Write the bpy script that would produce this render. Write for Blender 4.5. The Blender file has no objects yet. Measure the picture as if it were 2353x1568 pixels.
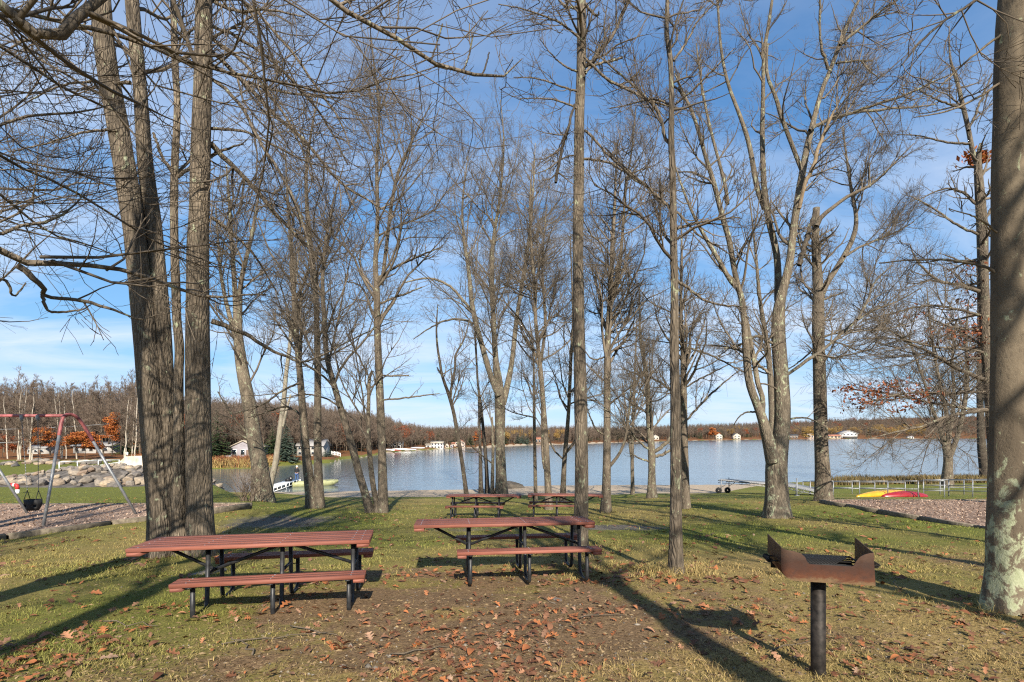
import bpy, bmesh, math, random
import numpy as np
from mathutils import Vector, Matrix

random.seed(7)
RNG = np.random.default_rng(11)
R = math.radians
sc = bpy.context.scene
C = sc.collection

# ------------------------------------------------------------------ camera, sky, sun, exposure
IMG_W, IMG_H = 2353.0, 1568.0          # picture units used for all measurements
FPX, CX, HV = 1200.0, 1176.5, 1000.0   # focal length, centre column and horizon row in those units
cam_d = bpy.data.cameras.new('camera')
cam = bpy.data.objects.new('camera', cam_d)
C.objects.link(cam)
cam.location = (0, 0, 0)
cam.rotation_euler = (R(90), 0, 0)
cam_d.sensor_fit = 'HORIZONTAL'
cam_d.sensor_width = 36.0
cam_d.lens = FPX / IMG_W * 36.0
cam_d.shift_y = (HV - IMG_H / 2) / IMG_W
cam_d.clip_start = 0.05
cam_d.clip_end = 6000
sc.camera = cam

SUN_DIR = Vector((0.16, -1.0, 0.62)).normalized()      # towards the sun: behind the camera, a little right
SUN_ELEV = math.asin(SUN_DIR.z)
SUN_ROT = math.atan2(SUN_DIR.x, SUN_DIR.y)
world = bpy.data.worlds.new('World')
sc.world = world
world.use_nodes = True
wn, wl = world.node_tree.nodes, world.node_tree.links
wn.clear()
w_out = wn.new('ShaderNodeOutputWorld')
w_bg = wn.new('ShaderNodeBackground')
w_bg.inputs['Strength'].default_value = 0.112
w_sky = wn.new('ShaderNodeTexSky')
w_sky.sky_type = 'NISHITA'
w_sky.sun_disc = False
w_sky.sun_elevation = SUN_ELEV
w_sky.sun_rotation = SUN_ROT
w_sky.altitude = 450
w_sky.air_density = 1.0
w_sky.dust_density = 0.35
w_sky.ozone_density = 3.0
w_tc = wn.new('ShaderNodeTexCoord')
w_sep = wn.new('ShaderNodeSeparateXYZ')
wl.new(w_tc.outputs['Generated'], w_sep.inputs[0])
def wmath(op, a, b):
    n = wn.new('ShaderNodeMath'); n.operation = op
    for i, v in enumerate((a, b)):
        if isinstance(v, (int, float)): n.inputs[i].default_value = v
        else: wl.new(v, n.inputs[i])
    return n.outputs[0]
w_z = wmath('ADD', wmath('MAXIMUM', w_sep.outputs['Z'], 0.0), 0.16)
w_px = wmath('DIVIDE', w_sep.outputs['X'], w_z)
w_py = wmath('DIVIDE', w_sep.outputs['Y'], w_z)
w_cmb = wn.new('ShaderNodeCombineXYZ')
wl.new(w_px, w_cmb.inputs[0]); wl.new(w_py, w_cmb.inputs[1])
w_map = wn.new('ShaderNodeMapping')
w_map.inputs['Rotation'].default_value = (0, 0, R(24))
w_map.inputs['Scale'].default_value = (0.42, 1.05, 1)
w_map.inputs['Location'].default_value = (3.2, 1.4, 0)
wl.new(w_cmb.outputs[0], w_map.inputs[0])
w_n1 = wn.new('ShaderNodeTexNoise')
w_n1.inputs['Scale'].default_value = 1.15
w_n1.inputs['Detail'].default_value = 9
w_n1.inputs['Roughness'].default_value = 0.58
w_n1.inputs['Distortion'].default_value = 0.9
wl.new(w_map.outputs[0], w_n1.inputs['Vector'])
w_ramp = wn.new('ShaderNodeValToRGB')
w_ramp.color_ramp.elements[0].position = 0.37
w_ramp.color_ramp.elements[0].color = (0, 0, 0, 1)
w_ramp.color_ramp.elements[1].position = 0.66
w_ramp.color_ramp.elements[1].color = (0.85, 0.85, 0.85, 1)
wl.new(w_n1.outputs['Fac'], w_ramp.inputs[0])
def wvec(op, a, b):
    n = wn.new('ShaderNodeVectorMath'); n.operation = op
    for i, v in enumerate((a, b)):
        if isinstance(v, tuple): n.inputs[i].default_value = v
        else: wl.new(v, n.inputs[i])
    return n.outputs[0]
w_soft = wvec('ADD', wvec('MULTIPLY', w_sky.outputs[0], (0.09, 0.148, 0.145)), (1, 1, 1))   # a clear late-autumn sky: paler towards the horizon but not white
w_blue = wvec('MULTIPLY', wvec('DIVIDE', w_sky.outputs[0], w_soft), (0.57, 0.95, 1.25))
w_mix = wn.new('ShaderNodeMix'); w_mix.data_type = 'RGBA'
w_cf = wmath('MULTIPLY', w_ramp.outputs[0], wmath('SUBTRACT', 1.08, wmath('MULTIPLY', wmath('MAXIMUM', w_sep.outputs['Z'], 0.0), 1.05)))   # cirrus thins out overhead
wl.new(w_cf, w_mix.inputs['Factor'])
wl.new(w_blue, w_mix.inputs['A'])
w_mix.inputs['B'].default_value = (3.7, 4.1, 4.8, 1)
wl.new(w_mix.outputs['Result'], w_bg.inputs['Color'])
wl.new(w_bg.outputs[0], w_out.inputs['Surface'])

sun_d = bpy.data.lights.new('sun', 'SUN')
sun_d.energy = 4.6
sun_d.angle = R(0.53)
sun_d.color = (1.0, 0.91, 0.78)
sun = bpy.data.objects.new('sun', sun_d)
sun.rotation_euler = (-SUN_DIR).to_track_quat('-Z', 'Y').to_euler()
sun.location = SUN_DIR * 60
C.objects.link(sun)

sc.render.engine = 'CYCLES'
sc.view_settings.view_transform = 'Standard'
sc.view_settings.look = 'None'
sc.view_settings.gamma = 1.0
sc.view_settings.use_curve_mapping = False
sc.view_settings.exposure = 1.08
sc.cycles.max_bounces = 6
sc.cycles.diffuse_bounces = 3
sc.cycles.glossy_bounces = 3
sc.cycles.transparent_max_bounces = 6
sc.cycles.use_denoising = False
sc.cycles.filter_width = 1.2

# ------------------------------------------------------------------ noise and terrain
_perm = np.random.default_rng(3).random((256, 256))
def vnoise(x, y):
    x = np.asarray(x, float); y = np.asarray(y, float)
    xi = np.floor(x).astype(int); yi = np.floor(y).astype(int)
    fx = x - xi; fy = y - yi
    fx = fx * fx * (3 - 2 * fx); fy = fy * fy * (3 - 2 * fy)
    a = _perm[xi & 255, yi & 255]; b = _perm[(xi + 1) & 255, yi & 255]
    c = _perm[xi & 255, (yi + 1) & 255]; d = _perm[(xi + 1) & 255, (yi + 1) & 255]
    return (a * (1 - fx) + b * fx) * (1 - fy) + (c * (1 - fx) + d * fx) * fy
def fbm(x, y, o=4):
    v = 0; a = 0.5; s = 0
    x = np.asarray(x, float); y = np.asarray(y, float)
    for i in range(o):
        v = v + a * vnoise(x * 2 ** i + 17.3 * i, y * 2 ** i + 5.1 * i); s += a; a *= 0.5
    return v / s
def sstep(a, b, x):
    t = np.clip((np.asarray(x, float) - a) / (b - a), 0, 1)
    return t * t * (3 - 2 * t)

LAKE = 5.5                              # metres from the eye down to the water
GC = np.array([(-60, -0.4), (-20, 0.9), (0, 1.44), (3.5, 1.72), (5, 1.84), (7, 1.95), (10, 2.2), (17, 2.72), (25, 3.35), (36, 4.33), (44, 5.0), (50.6, 5.46), (4000, 5.46)])
GR = np.array([(-60, -0.4), (-20, 0.9), (0, 1.42), (6, 1.87), (12, 2.33), (16, 2.6), (23, 3.0), (27, 3.3), (35, 4.15), (46, 5.05), (58, 5.46), (4000, 5.46)])
GL = np.array([(-60, -0.4), (-20, 0.9), (0, 1.5), (6, 2.1), (9, 2.3), (12, 2.44), (18, 2.58), (21, 2.85), (31, 3.4), (36, 3.5), (60, 3.35), (75, 3.25), (95, 2.8), (120, 1.6), (160, -0.5), (300, -4), (4000, -20)])
DN = np.array([(-600, 200), (405, 84), (425, 60), (488, 49.6), (640, 49.6), (858, 51.5), (1080, 52.4), (1165, 55), (1267, 56.9), (1470, 57), (1647, 57.4), (1880, 61.7), (2280, 65), (2700, 70), (9000, 90)])
DS = np.array([(-600, 200), (405, 84), (488, 84.6), (579, 85.7), (616, 90), (687, 97), (722, 100), (762, 103), (781, 116), (828, 127), (870, 145), (886, 161), (972, 188), (1019, 206), (1066, 220), (1118, 228), (1163, 254), (1222, 287), (1327, 314), (1470, 412), (1585, 508), (1815, 660), (1910, 733), (2255, 825), (2700, 900), (9000, 900)])
SKYL = np.array([(-600, 905), (340, 905), (490, 930), (620, 934), (740, 942), (800, 951), (886, 962), (927, 975), (989, 983), (1163, 981), (1300, 982), (1470, 982), (1695, 974), (1900, 964), (2080, 958), (2260, 955), (3000, 965), (9000, 965)])
def interp(T, v): return np.interp(v, T[:, 0], T[:, 1])
def G(x, y):
    """depth of the ground below the eye"""
    x = np.asarray(x, float); y = np.asarray(y, float)
    ys = np.maximum(y, 2.0)
    u = CX + FPX * np.clip(x / ys, -1.4, 1.9)
    dn = interp(DN, u); ds = interp(DS, u)
    wr = sstep(3.0, 6.5, x - 0.1 * y)
    near = interp(GC, y) * (1 - wr) + interp(GR, y) * wr
    near = np.where(y > 36, np.minimum(near, LAKE + 0.03 * (y - dn)), near)
    lake = LAKE + np.clip(0.12 * np.minimum(y - dn, ds - y), 0, 2.0)
    zr = (HV - interp(SKYL, u)) / FPX
    dr = ds + np.maximum(120, 0.55 * ds)
    hr = np.maximum(zr * dr - 11.0, -3.0)
    t = np.clip((y - ds) / (dr - ds), 0, 1.35)
    rise = np.minimum((y - ds) * 0.3, 0.7) + (hr + LAKE - 0.7) * t * (0.55 + 0.45 * np.clip(t, 0, 1))
    far = LAKE - rise
    g = np.where(y < dn, near, np.where(y < ds, lake, far))
    xb = np.where(y < 19.5, -6.4, -6.4 - (y - 19.5) * 0.70)
    wlf = sstep(0, 3.2, xb - x)
    g = g * (1 - wlf) + interp(GL, y) * wlf
    r = np.hypot(x, y)
    bump = (fbm(x * 0.55, y * 0.55, 3) - 0.5) * 0.10 + (fbm(x * 2.1 + 40, y * 2.1, 3) - 0.5) * 0.05
    return g - bump * sstep(60, 25, r)
def gz(x, y): return -float(G(x, y))
_YS = np.concatenate([np.linspace(2.2, 60, 2400), np.geomspace(60, 2200, 2400)])
def gp(u, v):
    """ground point that a picture point falls on"""
    s = (u - CX) / FPX; p = (v - HV) / FPX
    g = G(s * _YS, _YS)
    hit = np.nonzero(g <= p * _YS)[0]
    i = hit[0] if len(hit) else len(_YS) - 1
    y = _YS[i]
    return Vector((s * y, y, -float(g[i])))
def at(u, v, y):
    return Vector(((u - CX) / FPX * y, y, (HV - v) / FPX * y))
def at_ground(u, y):
    x = (u - CX) / FPX * y
    return Vector((x, y, gz(x, y)))

# ------------------------------------------------------------------ object helpers
def mesh_raw(name, verts, faces_list):
    me = bpy.data.meshes.new(name)
    verts = np.ascontiguousarray(verts, dtype=np.float32).reshape(-1, 3)
    me.vertices.add(len(verts)); me.vertices.foreach_set('co', verts.ravel())
    loops = []; starts = []; tot = []; s = 0
    for f in faces_list:
        f = np.asarray(f, dtype=np.int32)
        if f.size == 0: continue
        k = f.shape[1]
        loops.append(f.ravel()); starts.append(s + np.arange(len(f)) * k); tot.append(np.full(len(f), k)); s += f.size
    if loops:
        loops = np.concatenate(loops).astype(np.int32); starts = np.concatenate(starts).astype(np.int32); tot = np.concatenate(tot).astype(np.int32)
        me.loops.add(len(loops)); me.loops.foreach_set('vertex_index', loops)
        me.polygons.add(len(starts)); me.polygons.foreach_set('loop_start', starts); me.polygons.foreach_set('loop_total', tot)
    me.update(calc_edges=True)
    return me
def smooth_mesh(me):
    me.polygons.foreach_set('use_smooth', np.ones(len(me.polygons), dtype=bool))
def link(name, me, mat=None, parent=None, loc=None, smooth=False):
    if smooth: smooth_mesh(me)
    if mat is not None: me.materials.append(mat)
    o = bpy.data.objects.new(name, me); C.objects.link(o)
    if loc is not None: o.location = loc
    if parent is not None: o.parent = parent
    return o
def tag(o, label=None, cat=None, group=None, kind=None):
    if label: o['label'] = label
    if cat: o['category'] = cat
    if group: o['group'] = group
    if kind: o['kind'] = kind
    return o
def thing(name, label, cat, loc=(0, 0, 0), rz=0.0, group=None):
    o = bpy.data.objects.new(name, None); C.objects.link(o)
    o.empty_display_size = 0.2
    o.location = loc; o.rotation_euler = (0, 0, rz)
    return tag(o, label, cat, group)
def copy_tree(root, loc, rz=0.0, scale=None, label=None):
    r = root.copy(); C.objects.link(r); r.location = loc; r.rotation_euler = (root.rotation_euler[0], root.rotation_euler[1], rz)
    if scale: r.scale = (scale, scale, scale)
    if label: r['label'] = label
    for ch in list(root.children):
        c = ch.copy(); C.objects.link(c); c.parent = r
        for g in list(ch.children):
            d = g.copy(); C.objects.link(d); d.parent = c
    return r

class MB:
    """collects shapes into one mesh"""
    def __init__(s): s.v = []; s.q = []; s.t = []; s.n = 0
    def add(s, verts, quads=(), tris=()):
        verts = np.asarray(verts, float).reshape(-1, 3)
        if len(quads): s.q.append(np.asarray(quads, int) + s.n)
        if len(tris): s.t.append(np.asarray(tris, int) + s.n)
        s.v.append(verts); s.n += len(verts); return s
    def box(s, c, size, rz=0.0, M=None):
        hx, hy, hz = size[0] / 2, size[1] / 2, size[2] / 2
        v = np.array([(x, y, z) for z in (-hz, hz) for (x, y) in ((-hx, -hy), (hx, -hy), (hx, hy), (-hx, hy))])
        if rz: ca, sa = math.cos(rz), math.sin(rz); v[:, :2] = np.stack([v[:, 0] * ca - v[:, 1] * sa, v[:, 0] * sa + v[:, 1] * ca], 1)
        if M is not None: v = v @ np.array(M.to_3x3()).T
        v = v + np.array(c)
        return s.add(v, [(0, 3, 2, 1), (4, 5, 6, 7), (0, 1, 5, 4), (1, 2, 6, 5), (2, 3, 7, 6), (3, 0, 4, 7)])
    def beam(s, p0, p1, w, h, ch=0.0, up=(0, 0, 1)):
        """board from p0 to p1 with chamfered long edges"""
        p0 = Vector(p0); p1 = Vector(p1); d = (p1 - p0).normalized()
        side = d.cross(Vector(up)).normalized(); upv = side.cross(d).normalized()
        a, b = w / 2, h / 2; c = ch
        if c > 0: sec = [(-a + c, -b), (a - c, -b), (a, -b + c), (a, b - c), (a - c, b), (-a + c, b), (-a, b - c), (-a, -b + c)]
        else: sec = [(-a, -b), (a, -b), (a, b), (-a, b)]
        n = len(sec)
        vs = [p + side * x + upv * y for p in (p0, p1) for (x, y) in sec]
        q = [(i, n + i, n + (i + 1) % n, (i + 1) % n) for i in range(n)]
        t = [(0, i, i + 1) for i in range(1, n - 1)] + [(n, n + i + 1, n + i) for i in range(1, n - 1)]
        return s.add([tuple(v) for v in vs], q, t)
    def tube(s, pts, r, sides=8, caps=True):
        pts = np.asarray([tuple(p) for p in pts], float)
        rr = np.full(len(pts), r) if np.isscalar(r) else np.asarray(r, float)
        v, f = tubes(pts[None], rr[None], sides)
        t = []
        if caps:
            k = len(pts)
            t = [(0, i + 1, i) for i in range(1, sides - 1)] + [((k - 1) * sides, (k - 1) * sides + i, (k - 1) * sides + i + 1) for i in range(1, sides - 1)]
        return s.add(v, f, t)
    def lathe(s, prof, c=(0, 0, 0), sides=16):
        a = np.arange(sides) / sides * 2 * math.pi
        vs = np.concatenate([np.stack([r * np.cos(a), r * np.sin(a), np.full(sides, z)], 1) for r, z in prof]) + np.array(c)
        q = [(k * sides + i, k * sides + (i + 1) % sides, (k + 1) * sides + (i + 1) % sides, (k + 1) * sides + i) for k in range(len(prof) - 1) for i in range(sides)]
        return s.add(vs, q)
    def mesh(s, name):
        return mesh_raw(name, np.concatenate(s.v) if s.v else np.zeros((0, 3)), ([np.concatenate(s.q)] if s.q else []) + ([np.concatenate(s.t)] if s.t else []))
    def build(s, name, mat, parent=None, loc=None, smooth=False):
        return link(name, s.mesh(name), mat, parent, loc, smooth)

def tubes(P, Rr, sides):
    """N tubes of K rings; returns vertices and quads"""
    P = np.asarray(P, float); Rr = np.asarray(Rr, float)
    N, K, _ = P.shape
    T = np.empty_like(P)
    T[:, 1:-1] = P[:, 2:] - P[:, :-2]; T[:, 0] = P[:, 1] - P[:, 0]; T[:, -1] = P[:, -1] - P[:, -2]
    T /= np.linalg.norm(T, axis=2, keepdims=True) + 1e-12
    mean = np.abs(P[:, -1] - P[:, 0])
    ref = np.zeros((N, 3)); ref[np.arange(N), np.argmin(mean, axis=1)] = 1.0
    A = np.cross(T, ref[:, None, :]); A /= np.linalg.norm(A, axis=2, keepdims=True) + 1e-12
    B = np.cross(T, A)
    ang = np.arange(sides) / sides * 2 * math.pi
    ca, sa = np.cos(ang), np.sin(ang)
    V = P[:, :, None, :] + Rr[:, :, None, None] * (A[:, :, None, :] * ca[None, None, :, None] + B[:, :, None, :] * sa[None, None, :, None])
    base = (np.arange(N) * K * sides)[:, None, None]
    k = (np.arange(K - 1) * sides)[None, :, None]
    i = np.arange(sides)[None, None, :]; j = (i + 1) % sides
    F = np.stack([base + k + i, base + k + j, base + k + sides + j, base + k + sides + i], axis=-1).reshape(-1, 4)
    return V.reshape(-1, 3), F

# ------------------------------------------------------------------ materials
class NT:
    def __init__(s, name):
        s.m = bpy.data.materials.new(name); s.m.use_nodes = True
        s.n, s.l = s.m.node_tree.nodes, s.m.node_tree.links
        s.b = s.n['Principled BSDF']
        s.b.inputs['Specular IOR Level'].default_value = 0.25
    def put(s, sock, v):
        if isinstance(v, (int, float)): sock.default_value = v
        elif isinstance(v, tuple): sock.default_value = v if len(v) == 4 or sock.type == 'VECTOR' else v + (1,)
        else: s.l.new(v, sock)
    def coord(s, kind='Object', scale=(1, 1, 1)):
        t = s.n.new('ShaderNodeTexCoord'); m = s.n.new('ShaderNodeMapping')
        m.inputs['Scale'].default_value = scale; s.l.new(t.outputs[kind], m.inputs[0]); return m.outputs[0]
    def noise(s, vec, scale, detail=4, rough=0.55, dist=0.0):
        n = s.n.new('ShaderNodeTexNoise'); s.l.new(vec, n.inputs['Vector'])
        n.inputs['Scale'].default_value = scale; n.inputs['Detail'].default_value = detail
        n.inputs['Roughness'].default_value = rough; n.inputs['Distortion'].default_value = dist
        return n.outputs['Fac']
    def voro(s, vec, scale, feature='F1', out='Distance'):
        n = s.n.new('ShaderNodeTexVoronoi'); n.feature = feature; s.l.new(vec, n.inputs['Vector'])
        n.inputs['Scale'].default_value = scale; return n.outputs[out]
    def ramp(s, fac, stops):
        n = s.n.new('ShaderNodeValToRGB'); s.l.new(fac, n.inputs[0]); cr = n.color_ramp
        while len(cr.elements) < len(stops): cr.elements.new(0.5)
        for e, (p, c) in zip(cr.elements, stops):
            e.position = p; e.color = (c, c, c, 1) if isinstance(c, (int, float)) else tuple(c) + (1,)
        return n.outputs[0]
    def mix(s, fac, a, b, mode='MIX'):
        n = s.n.new('ShaderNodeMix'); n.data_type = 'RGBA'; n.blend_type = mode
        s.put(n.inputs['Factor'], fac); s.put(n.inputs['A'], a); s.put(n.inputs['B'], b); return n.outputs['Result']
    def math(s, op, a, b=0.0, clamp=False):
        n = s.n.new('ShaderNodeMath'); n.operation = op; n.use_clamp = clamp
        s.put(n.inputs[0], a); s.put(n.inputs[1], b); return n.outputs[0]
    def attr(s, name):
        n = s.n.new('ShaderNodeAttribute'); n.attribute_name = name; return n
    def island(s):
        return s.n.new('ShaderNodeNewGeometry').outputs['Random Per Island']
    def objrand(s):
        return s.n.new('ShaderNodeObjectInfo').outputs['Random']
    def bump(s, h, strength=0.5, dist=0.02):
        n = s.n.new('ShaderNodeBump'); s.l.new(h, n.inputs['Height'])
        n.inputs['Strength'].default_value = strength; n.inputs['Distance'].default_value = dist
        s.l.new(n.outputs[0], s.b.inputs['Normal']); return n.outputs[0]
    def base(s, c): s.put(s.b.inputs['Base Color'], c); return s
    def rough(s, r): s.put(s.b.inputs['Roughness'], r); return s

def mat_bark(name, dark, mid, light, lichen=0.0, crack=1.0, lcol=(0.34, 0.37, 0.24)):
    t = NT(name)
    c = t.coord('Object', (1, 1, 0.22))
    n1 = t.noise(c, 9, 8, 0.65, 0.6)
    n2 = t.noise(t.coord('Object', (1, 1, 0.6)), 1.6, 4)
    v = t.voro(c, 22, 'DISTANCE_TO_EDGE')
    h = t.math('ADD', t.math('MULTIPLY', t.ramp(v, [(0.0, 0.0), (0.22, 1.0)]), 0.6), n1)
    col = t.ramp(n1, [(0.28, dark), (0.52, mid), (0.75, light)])
    col = t.mix(t.math('MULTIPLY', t.ramp(v, [(0.0, 1.0), (0.14, 0.0)]), 0.55 * crack), col, dark)
    col = t.mix(t.ramp(n2, [(0.35, 0.0), (0.7, 0.5)]), col, t.mix(0.5, mid, light))
    if lichen > 0:
        ln = t.noise(t.coord('Object', (1, 1, 0.7)), 5.5, 7, 0.7, 0.8)
        col = t.mix(t.ramp(ln, [(0.62 - 0.16 * lichen, 0.0), (0.68 - 0.12 * lichen, 0.85)]), col, lcol)
    ov = t.ramp(t.objrand(), [(0, 0.85), (1, 1.12)])
    col = t.mix(1.0, col, ov, 'MULTIPLY')
    t.base(col).rough(0.9)
    t.bump(h, 0.85 * crack, 0.03)
    return t.m
def mat_plain(name, col, rough=0.6, metal=0.0, nscale=8, namt=0.12, bump=0.0, spec=0.3):
    t = NT(name)
    n = t.noise(t.coord('Object'), nscale, 5)
    lo = tuple(max(0, x * (1 - namt * 2)) for x in col); hi = tuple(min(1, x * (1 + namt * 2)) for x in col)
    t.base(t.ramp(n, [(0.3, lo), (0.7, hi)])).rough(rough)
    t.b.inputs['Metallic'].default_value = metal
    t.b.inputs['Specular IOR Level'].default_value = spec
    if bump: t.bump(n, bump, 0.01)
    return t.m

M = {}
M['bark_big'] = mat_bark('bark_grey_brown', (0.032, 0.025, 0.018), (0.135, 0.108, 0.078), (0.27, 0.22, 0.158), 0.12, 1.15)
M['bark_mid'] = mat_bark('bark_maple', (0.032, 0.026, 0.019), (0.125, 0.10, 0.073), (0.25, 0.205, 0.148), 0.22, 0.95)
M['bark_lichen'] = mat_bark('bark_lichen', (0.036, 0.029, 0.021), (0.135, 0.11, 0.08), (0.26, 0.215, 0.155), 0.4, 0.9)
def mat_smooth_bark():
    t = NT('bark_smooth_lichen')
    c = t.coord('Object', (1, 1, 0.55)); n1 = t.noise(c, 26, 6, 0.7, 0.4); n2 = t.noise(t.coord('Object', (1, 1, 0.35)), 2.2, 5); n3 = t.noise(t.coord('Object', (1, 1, 2.2)), 34, 4, 0.7)
    col = t.ramp(n2, [(0.3, (0.085, 0.066, 0.045)), (0.55, (0.145, 0.115, 0.078)), (0.75, (0.19, 0.155, 0.106))])
    col = t.mix(t.ramp(n1, [(0.32, 0.75), (0.45, 0.0)]), col, (0.06, 0.047, 0.034))
    col = t.mix(t.ramp(n3, [(0.66, 0.0), (0.72, 0.7)]), col, (0.36, 0.33, 0.25))
    zz = t.n.new('ShaderNodeSeparateXYZ'); t.l.new(t.coord('Object'), zz.inputs[0])
    low = t.ramp(t.math('MULTIPLY', zz.outputs[2], 0.25), [(0.1, 0.14), (0.55, 0.0)])            # lichen grows thicker low on the stem
    ln = t.math('ADD', t.noise(t.coord('Object', (1, 1, 0.8)), 6.5, 8, 0.72, 0.5), low)
    col = t.mix(t.ramp(ln, [(0.60, 0.0), (0.66, 0.85)]), col, t.ramp(n1, [(0.3, (0.24, 0.27, 0.15)), (0.7, (0.42, 0.44, 0.30))]))
    t.base(col).rough(0.9); t.bump(t.math('ADD', n1, t.math('MULTIPLY', ln, 0.8)), 0.55, 0.02); return t.m
M['bark_edge'] = mat_smooth_bark()
M['bark_pale'] = mat_bark('bark_pale', (0.09, 0.075, 0.055), (0.27, 0.235, 0.18), (0.42, 0.38, 0.3), 0.25, 0.6)
M['bark_dark'] = mat_bark('bark_dark', (0.02, 0.016, 0.012), (0.07, 0.056, 0.042), (0.14, 0.115, 0.085), 0.1)
M['dead_wood'] = mat_bark('dead_wood', (0.08, 0.055, 0.034), (0.22, 0.165, 0.105), (0.34, 0.26, 0.17), 0.0, 0.4)
def mat_twig(name, a, b):
    t = NT(name)
    t.base(t.mix(1.0, t.ramp(t.noise(t.coord('Object'), 2.5, 4), [(0.3, a), (0.7, b)]), t.ramp(t.island(), [(0, 0.75), (1, 1.25)]), 'MULTIPLY')).rough(0.85)
    return t.m
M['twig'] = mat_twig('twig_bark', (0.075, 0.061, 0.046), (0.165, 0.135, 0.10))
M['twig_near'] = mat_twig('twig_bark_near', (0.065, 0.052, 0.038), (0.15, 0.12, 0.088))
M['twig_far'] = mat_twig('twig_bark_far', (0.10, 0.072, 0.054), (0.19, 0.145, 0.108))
M['birch'] = mat_bark('bark_birch', (0.12, 0.1, 0.08), (0.48, 0.42, 0.34), (0.62, 0.56, 0.46), 0.0, 0.3)
def mat_leaf(name, stops):
    t = NT(name)
    col = t.mix(1.0, t.ramp(t.math('FRACT', t.math('ADD', t.island(), t.objrand())), stops), t.ramp(t.noise(t.coord('Object'), 14, 4), [(0.3, 0.8), (0.7, 1.2)]), 'MULTIPLY')
    t.base(col).rough(0.7)
    return t.m
M['leaf'] = mat_leaf('fallen_leaf', [(0.0, (0.085, 0.038, 0.02)), (0.25, (0.16, 0.062, 0.028)), (0.5, (0.16, 0.09, 0.055)), (0.68, (0.24, 0.088, 0.034)), (0.86, (0.34, 0.125, 0.045)), (1.0, (0.28, 0.19, 0.13))])
M['leaf_brown'] = mat_leaf('oak_leaf_brown', [(0.0, (0.10, 0.032, 0.014)), (0.5, (0.19, 0.06, 0.025)), (1.0, (0.28, 0.1, 0.04))])
M['leaf_orange'] = mat_leaf('maple_leaf_orange', [(0.0, (0.17, 0.05, 0.016)), (0.5, (0.28, 0.075, 0.02)), (0.85, (0.38, 0.12, 0.025)), (1.0, (0.42, 0.19, 0.035))])
M['leaf_rust'] = mat_leaf('rust_leaf', [(0.0, (0.16, 0.04, 0.015)), (1.0, (0.30, 0.08, 0.025))])
M['leaf_gold'] = mat_leaf('gold_leaf', [(0.0, (0.20, 0.125, 0.04)), (1.0, (0.33, 0.21, 0.06))])
M['needle_green'] = mat_leaf('needle_green', [(0.0, (0.022, 0.042, 0.016)), (1.0, (0.055, 0.085, 0.03))])
M['needle_blue'] = mat_leaf('needle_blue', [(0.0, (0.035, 0.06, 0.045)), (1.0, (0.11, 0.145, 0.105))])
M['metal_dark'] = mat_plain('dark_steel_tube', (0.035, 0.036, 0.038), 0.45, 0.4, 14, 0.25)
M['galv'] = mat_plain('galvanised_pipe', (0.24, 0.25, 0.26), 0.5, 0.5, 10, 0.15)
M['screw'] = mat_plain('zinc_screw', (0.62, 0.62, 0.6), 0.35, 0.8)
M['red_paint'] = mat_plain('faded_red_paint', (0.27, 0.085, 0.085), 0.5, 0.0, 6, 0.25)
M['white_paint'] = mat_plain('white_paint', (0.78, 0.78, 0.75), 0.6, 0, 6, 0.06)
M['hyd_red'] = mat_plain('hydrant_red', (0.42, 0.03, 0.03), 0.5, 0, 6, 0.2)
M['rubber'] = mat_plain('black_rubber', (0.02, 0.02, 0.021), 0.7, 0, 8, 0.2)
M['yellow'] = mat_plain('kayak_yellow', (0.55, 0.29, 0.012), 0.35, 0, 3, 0.08, 0, 0.5)
M['kred'] = mat_plain('kayak_red', (0.24, 0.012, 0.018), 0.35, 0, 3, 0.1, 0, 0.5)
M['olive'] = mat_plain('boat_olive', (0.30, 0.31, 0.16), 0.5, 0, 5, 0.1)
M['alu'] = mat_plain('aluminium', (0.62, 0.64, 0.66), 0.4, 0.6, 5, 0.08)
M['concrete'] = mat_plain('stained_concrete', (0.52, 0.46, 0.37), 0.9, 0, 1.2, 0.22, 0.2)
M['timber'] = mat_plain('weathered_timber', (0.15, 0.125, 0.09), 0.9, 0, 9, 0.25, 0.5)
M['jeans'] = mat_plain('blue_jeans', (0.045, 0.09, 0.2), 0.9)
M['jacket'] = mat_plain('dark_jacket', (0.02, 0.021, 0.024), 0.9)
M['skin'] = mat_plain('skin', (0.5, 0.3, 0.2), 0.6)
M['black'] = mat_plain('black_plastic', (0.015, 0.015, 0.017), 0.4)
def mat_rock():
    t = NT('rock')
    n = t.noise(t.coord('Object'), 3, 7, 0.6)
    c = t.mix(1.0, t.ramp(n, [(0.3, (0.55, 0.55, 0.56)), (0.7, (1.15, 1.1, 1.05))]), t.ramp(t.objrand(), [(0, (0.14, 0.13, 0.12)), (0.4, (0.24, 0.215, 0.185)), (0.7, (0.33, 0.275, 0.205)), (0.85, (0.18, 0.13, 0.1)), (1, (0.42, 0.34, 0.24))]), 'MULTIPLY')
    t.base(c).rough(0.92); t.bump(n, 0.6, 0.05); return t.m
M['rock'] = mat_rock()
def mat_rock_isl():
    t = NT('rock_small')
    t.base(t.ramp(t.island(), [(0, (0.09, 0.078, 0.065)), (0.6, (0.16, 0.14, 0.115)), (1, (0.25, 0.22, 0.18))])).rough(0.92); return t.m
M['pebble'] = mat_rock_isl()
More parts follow.
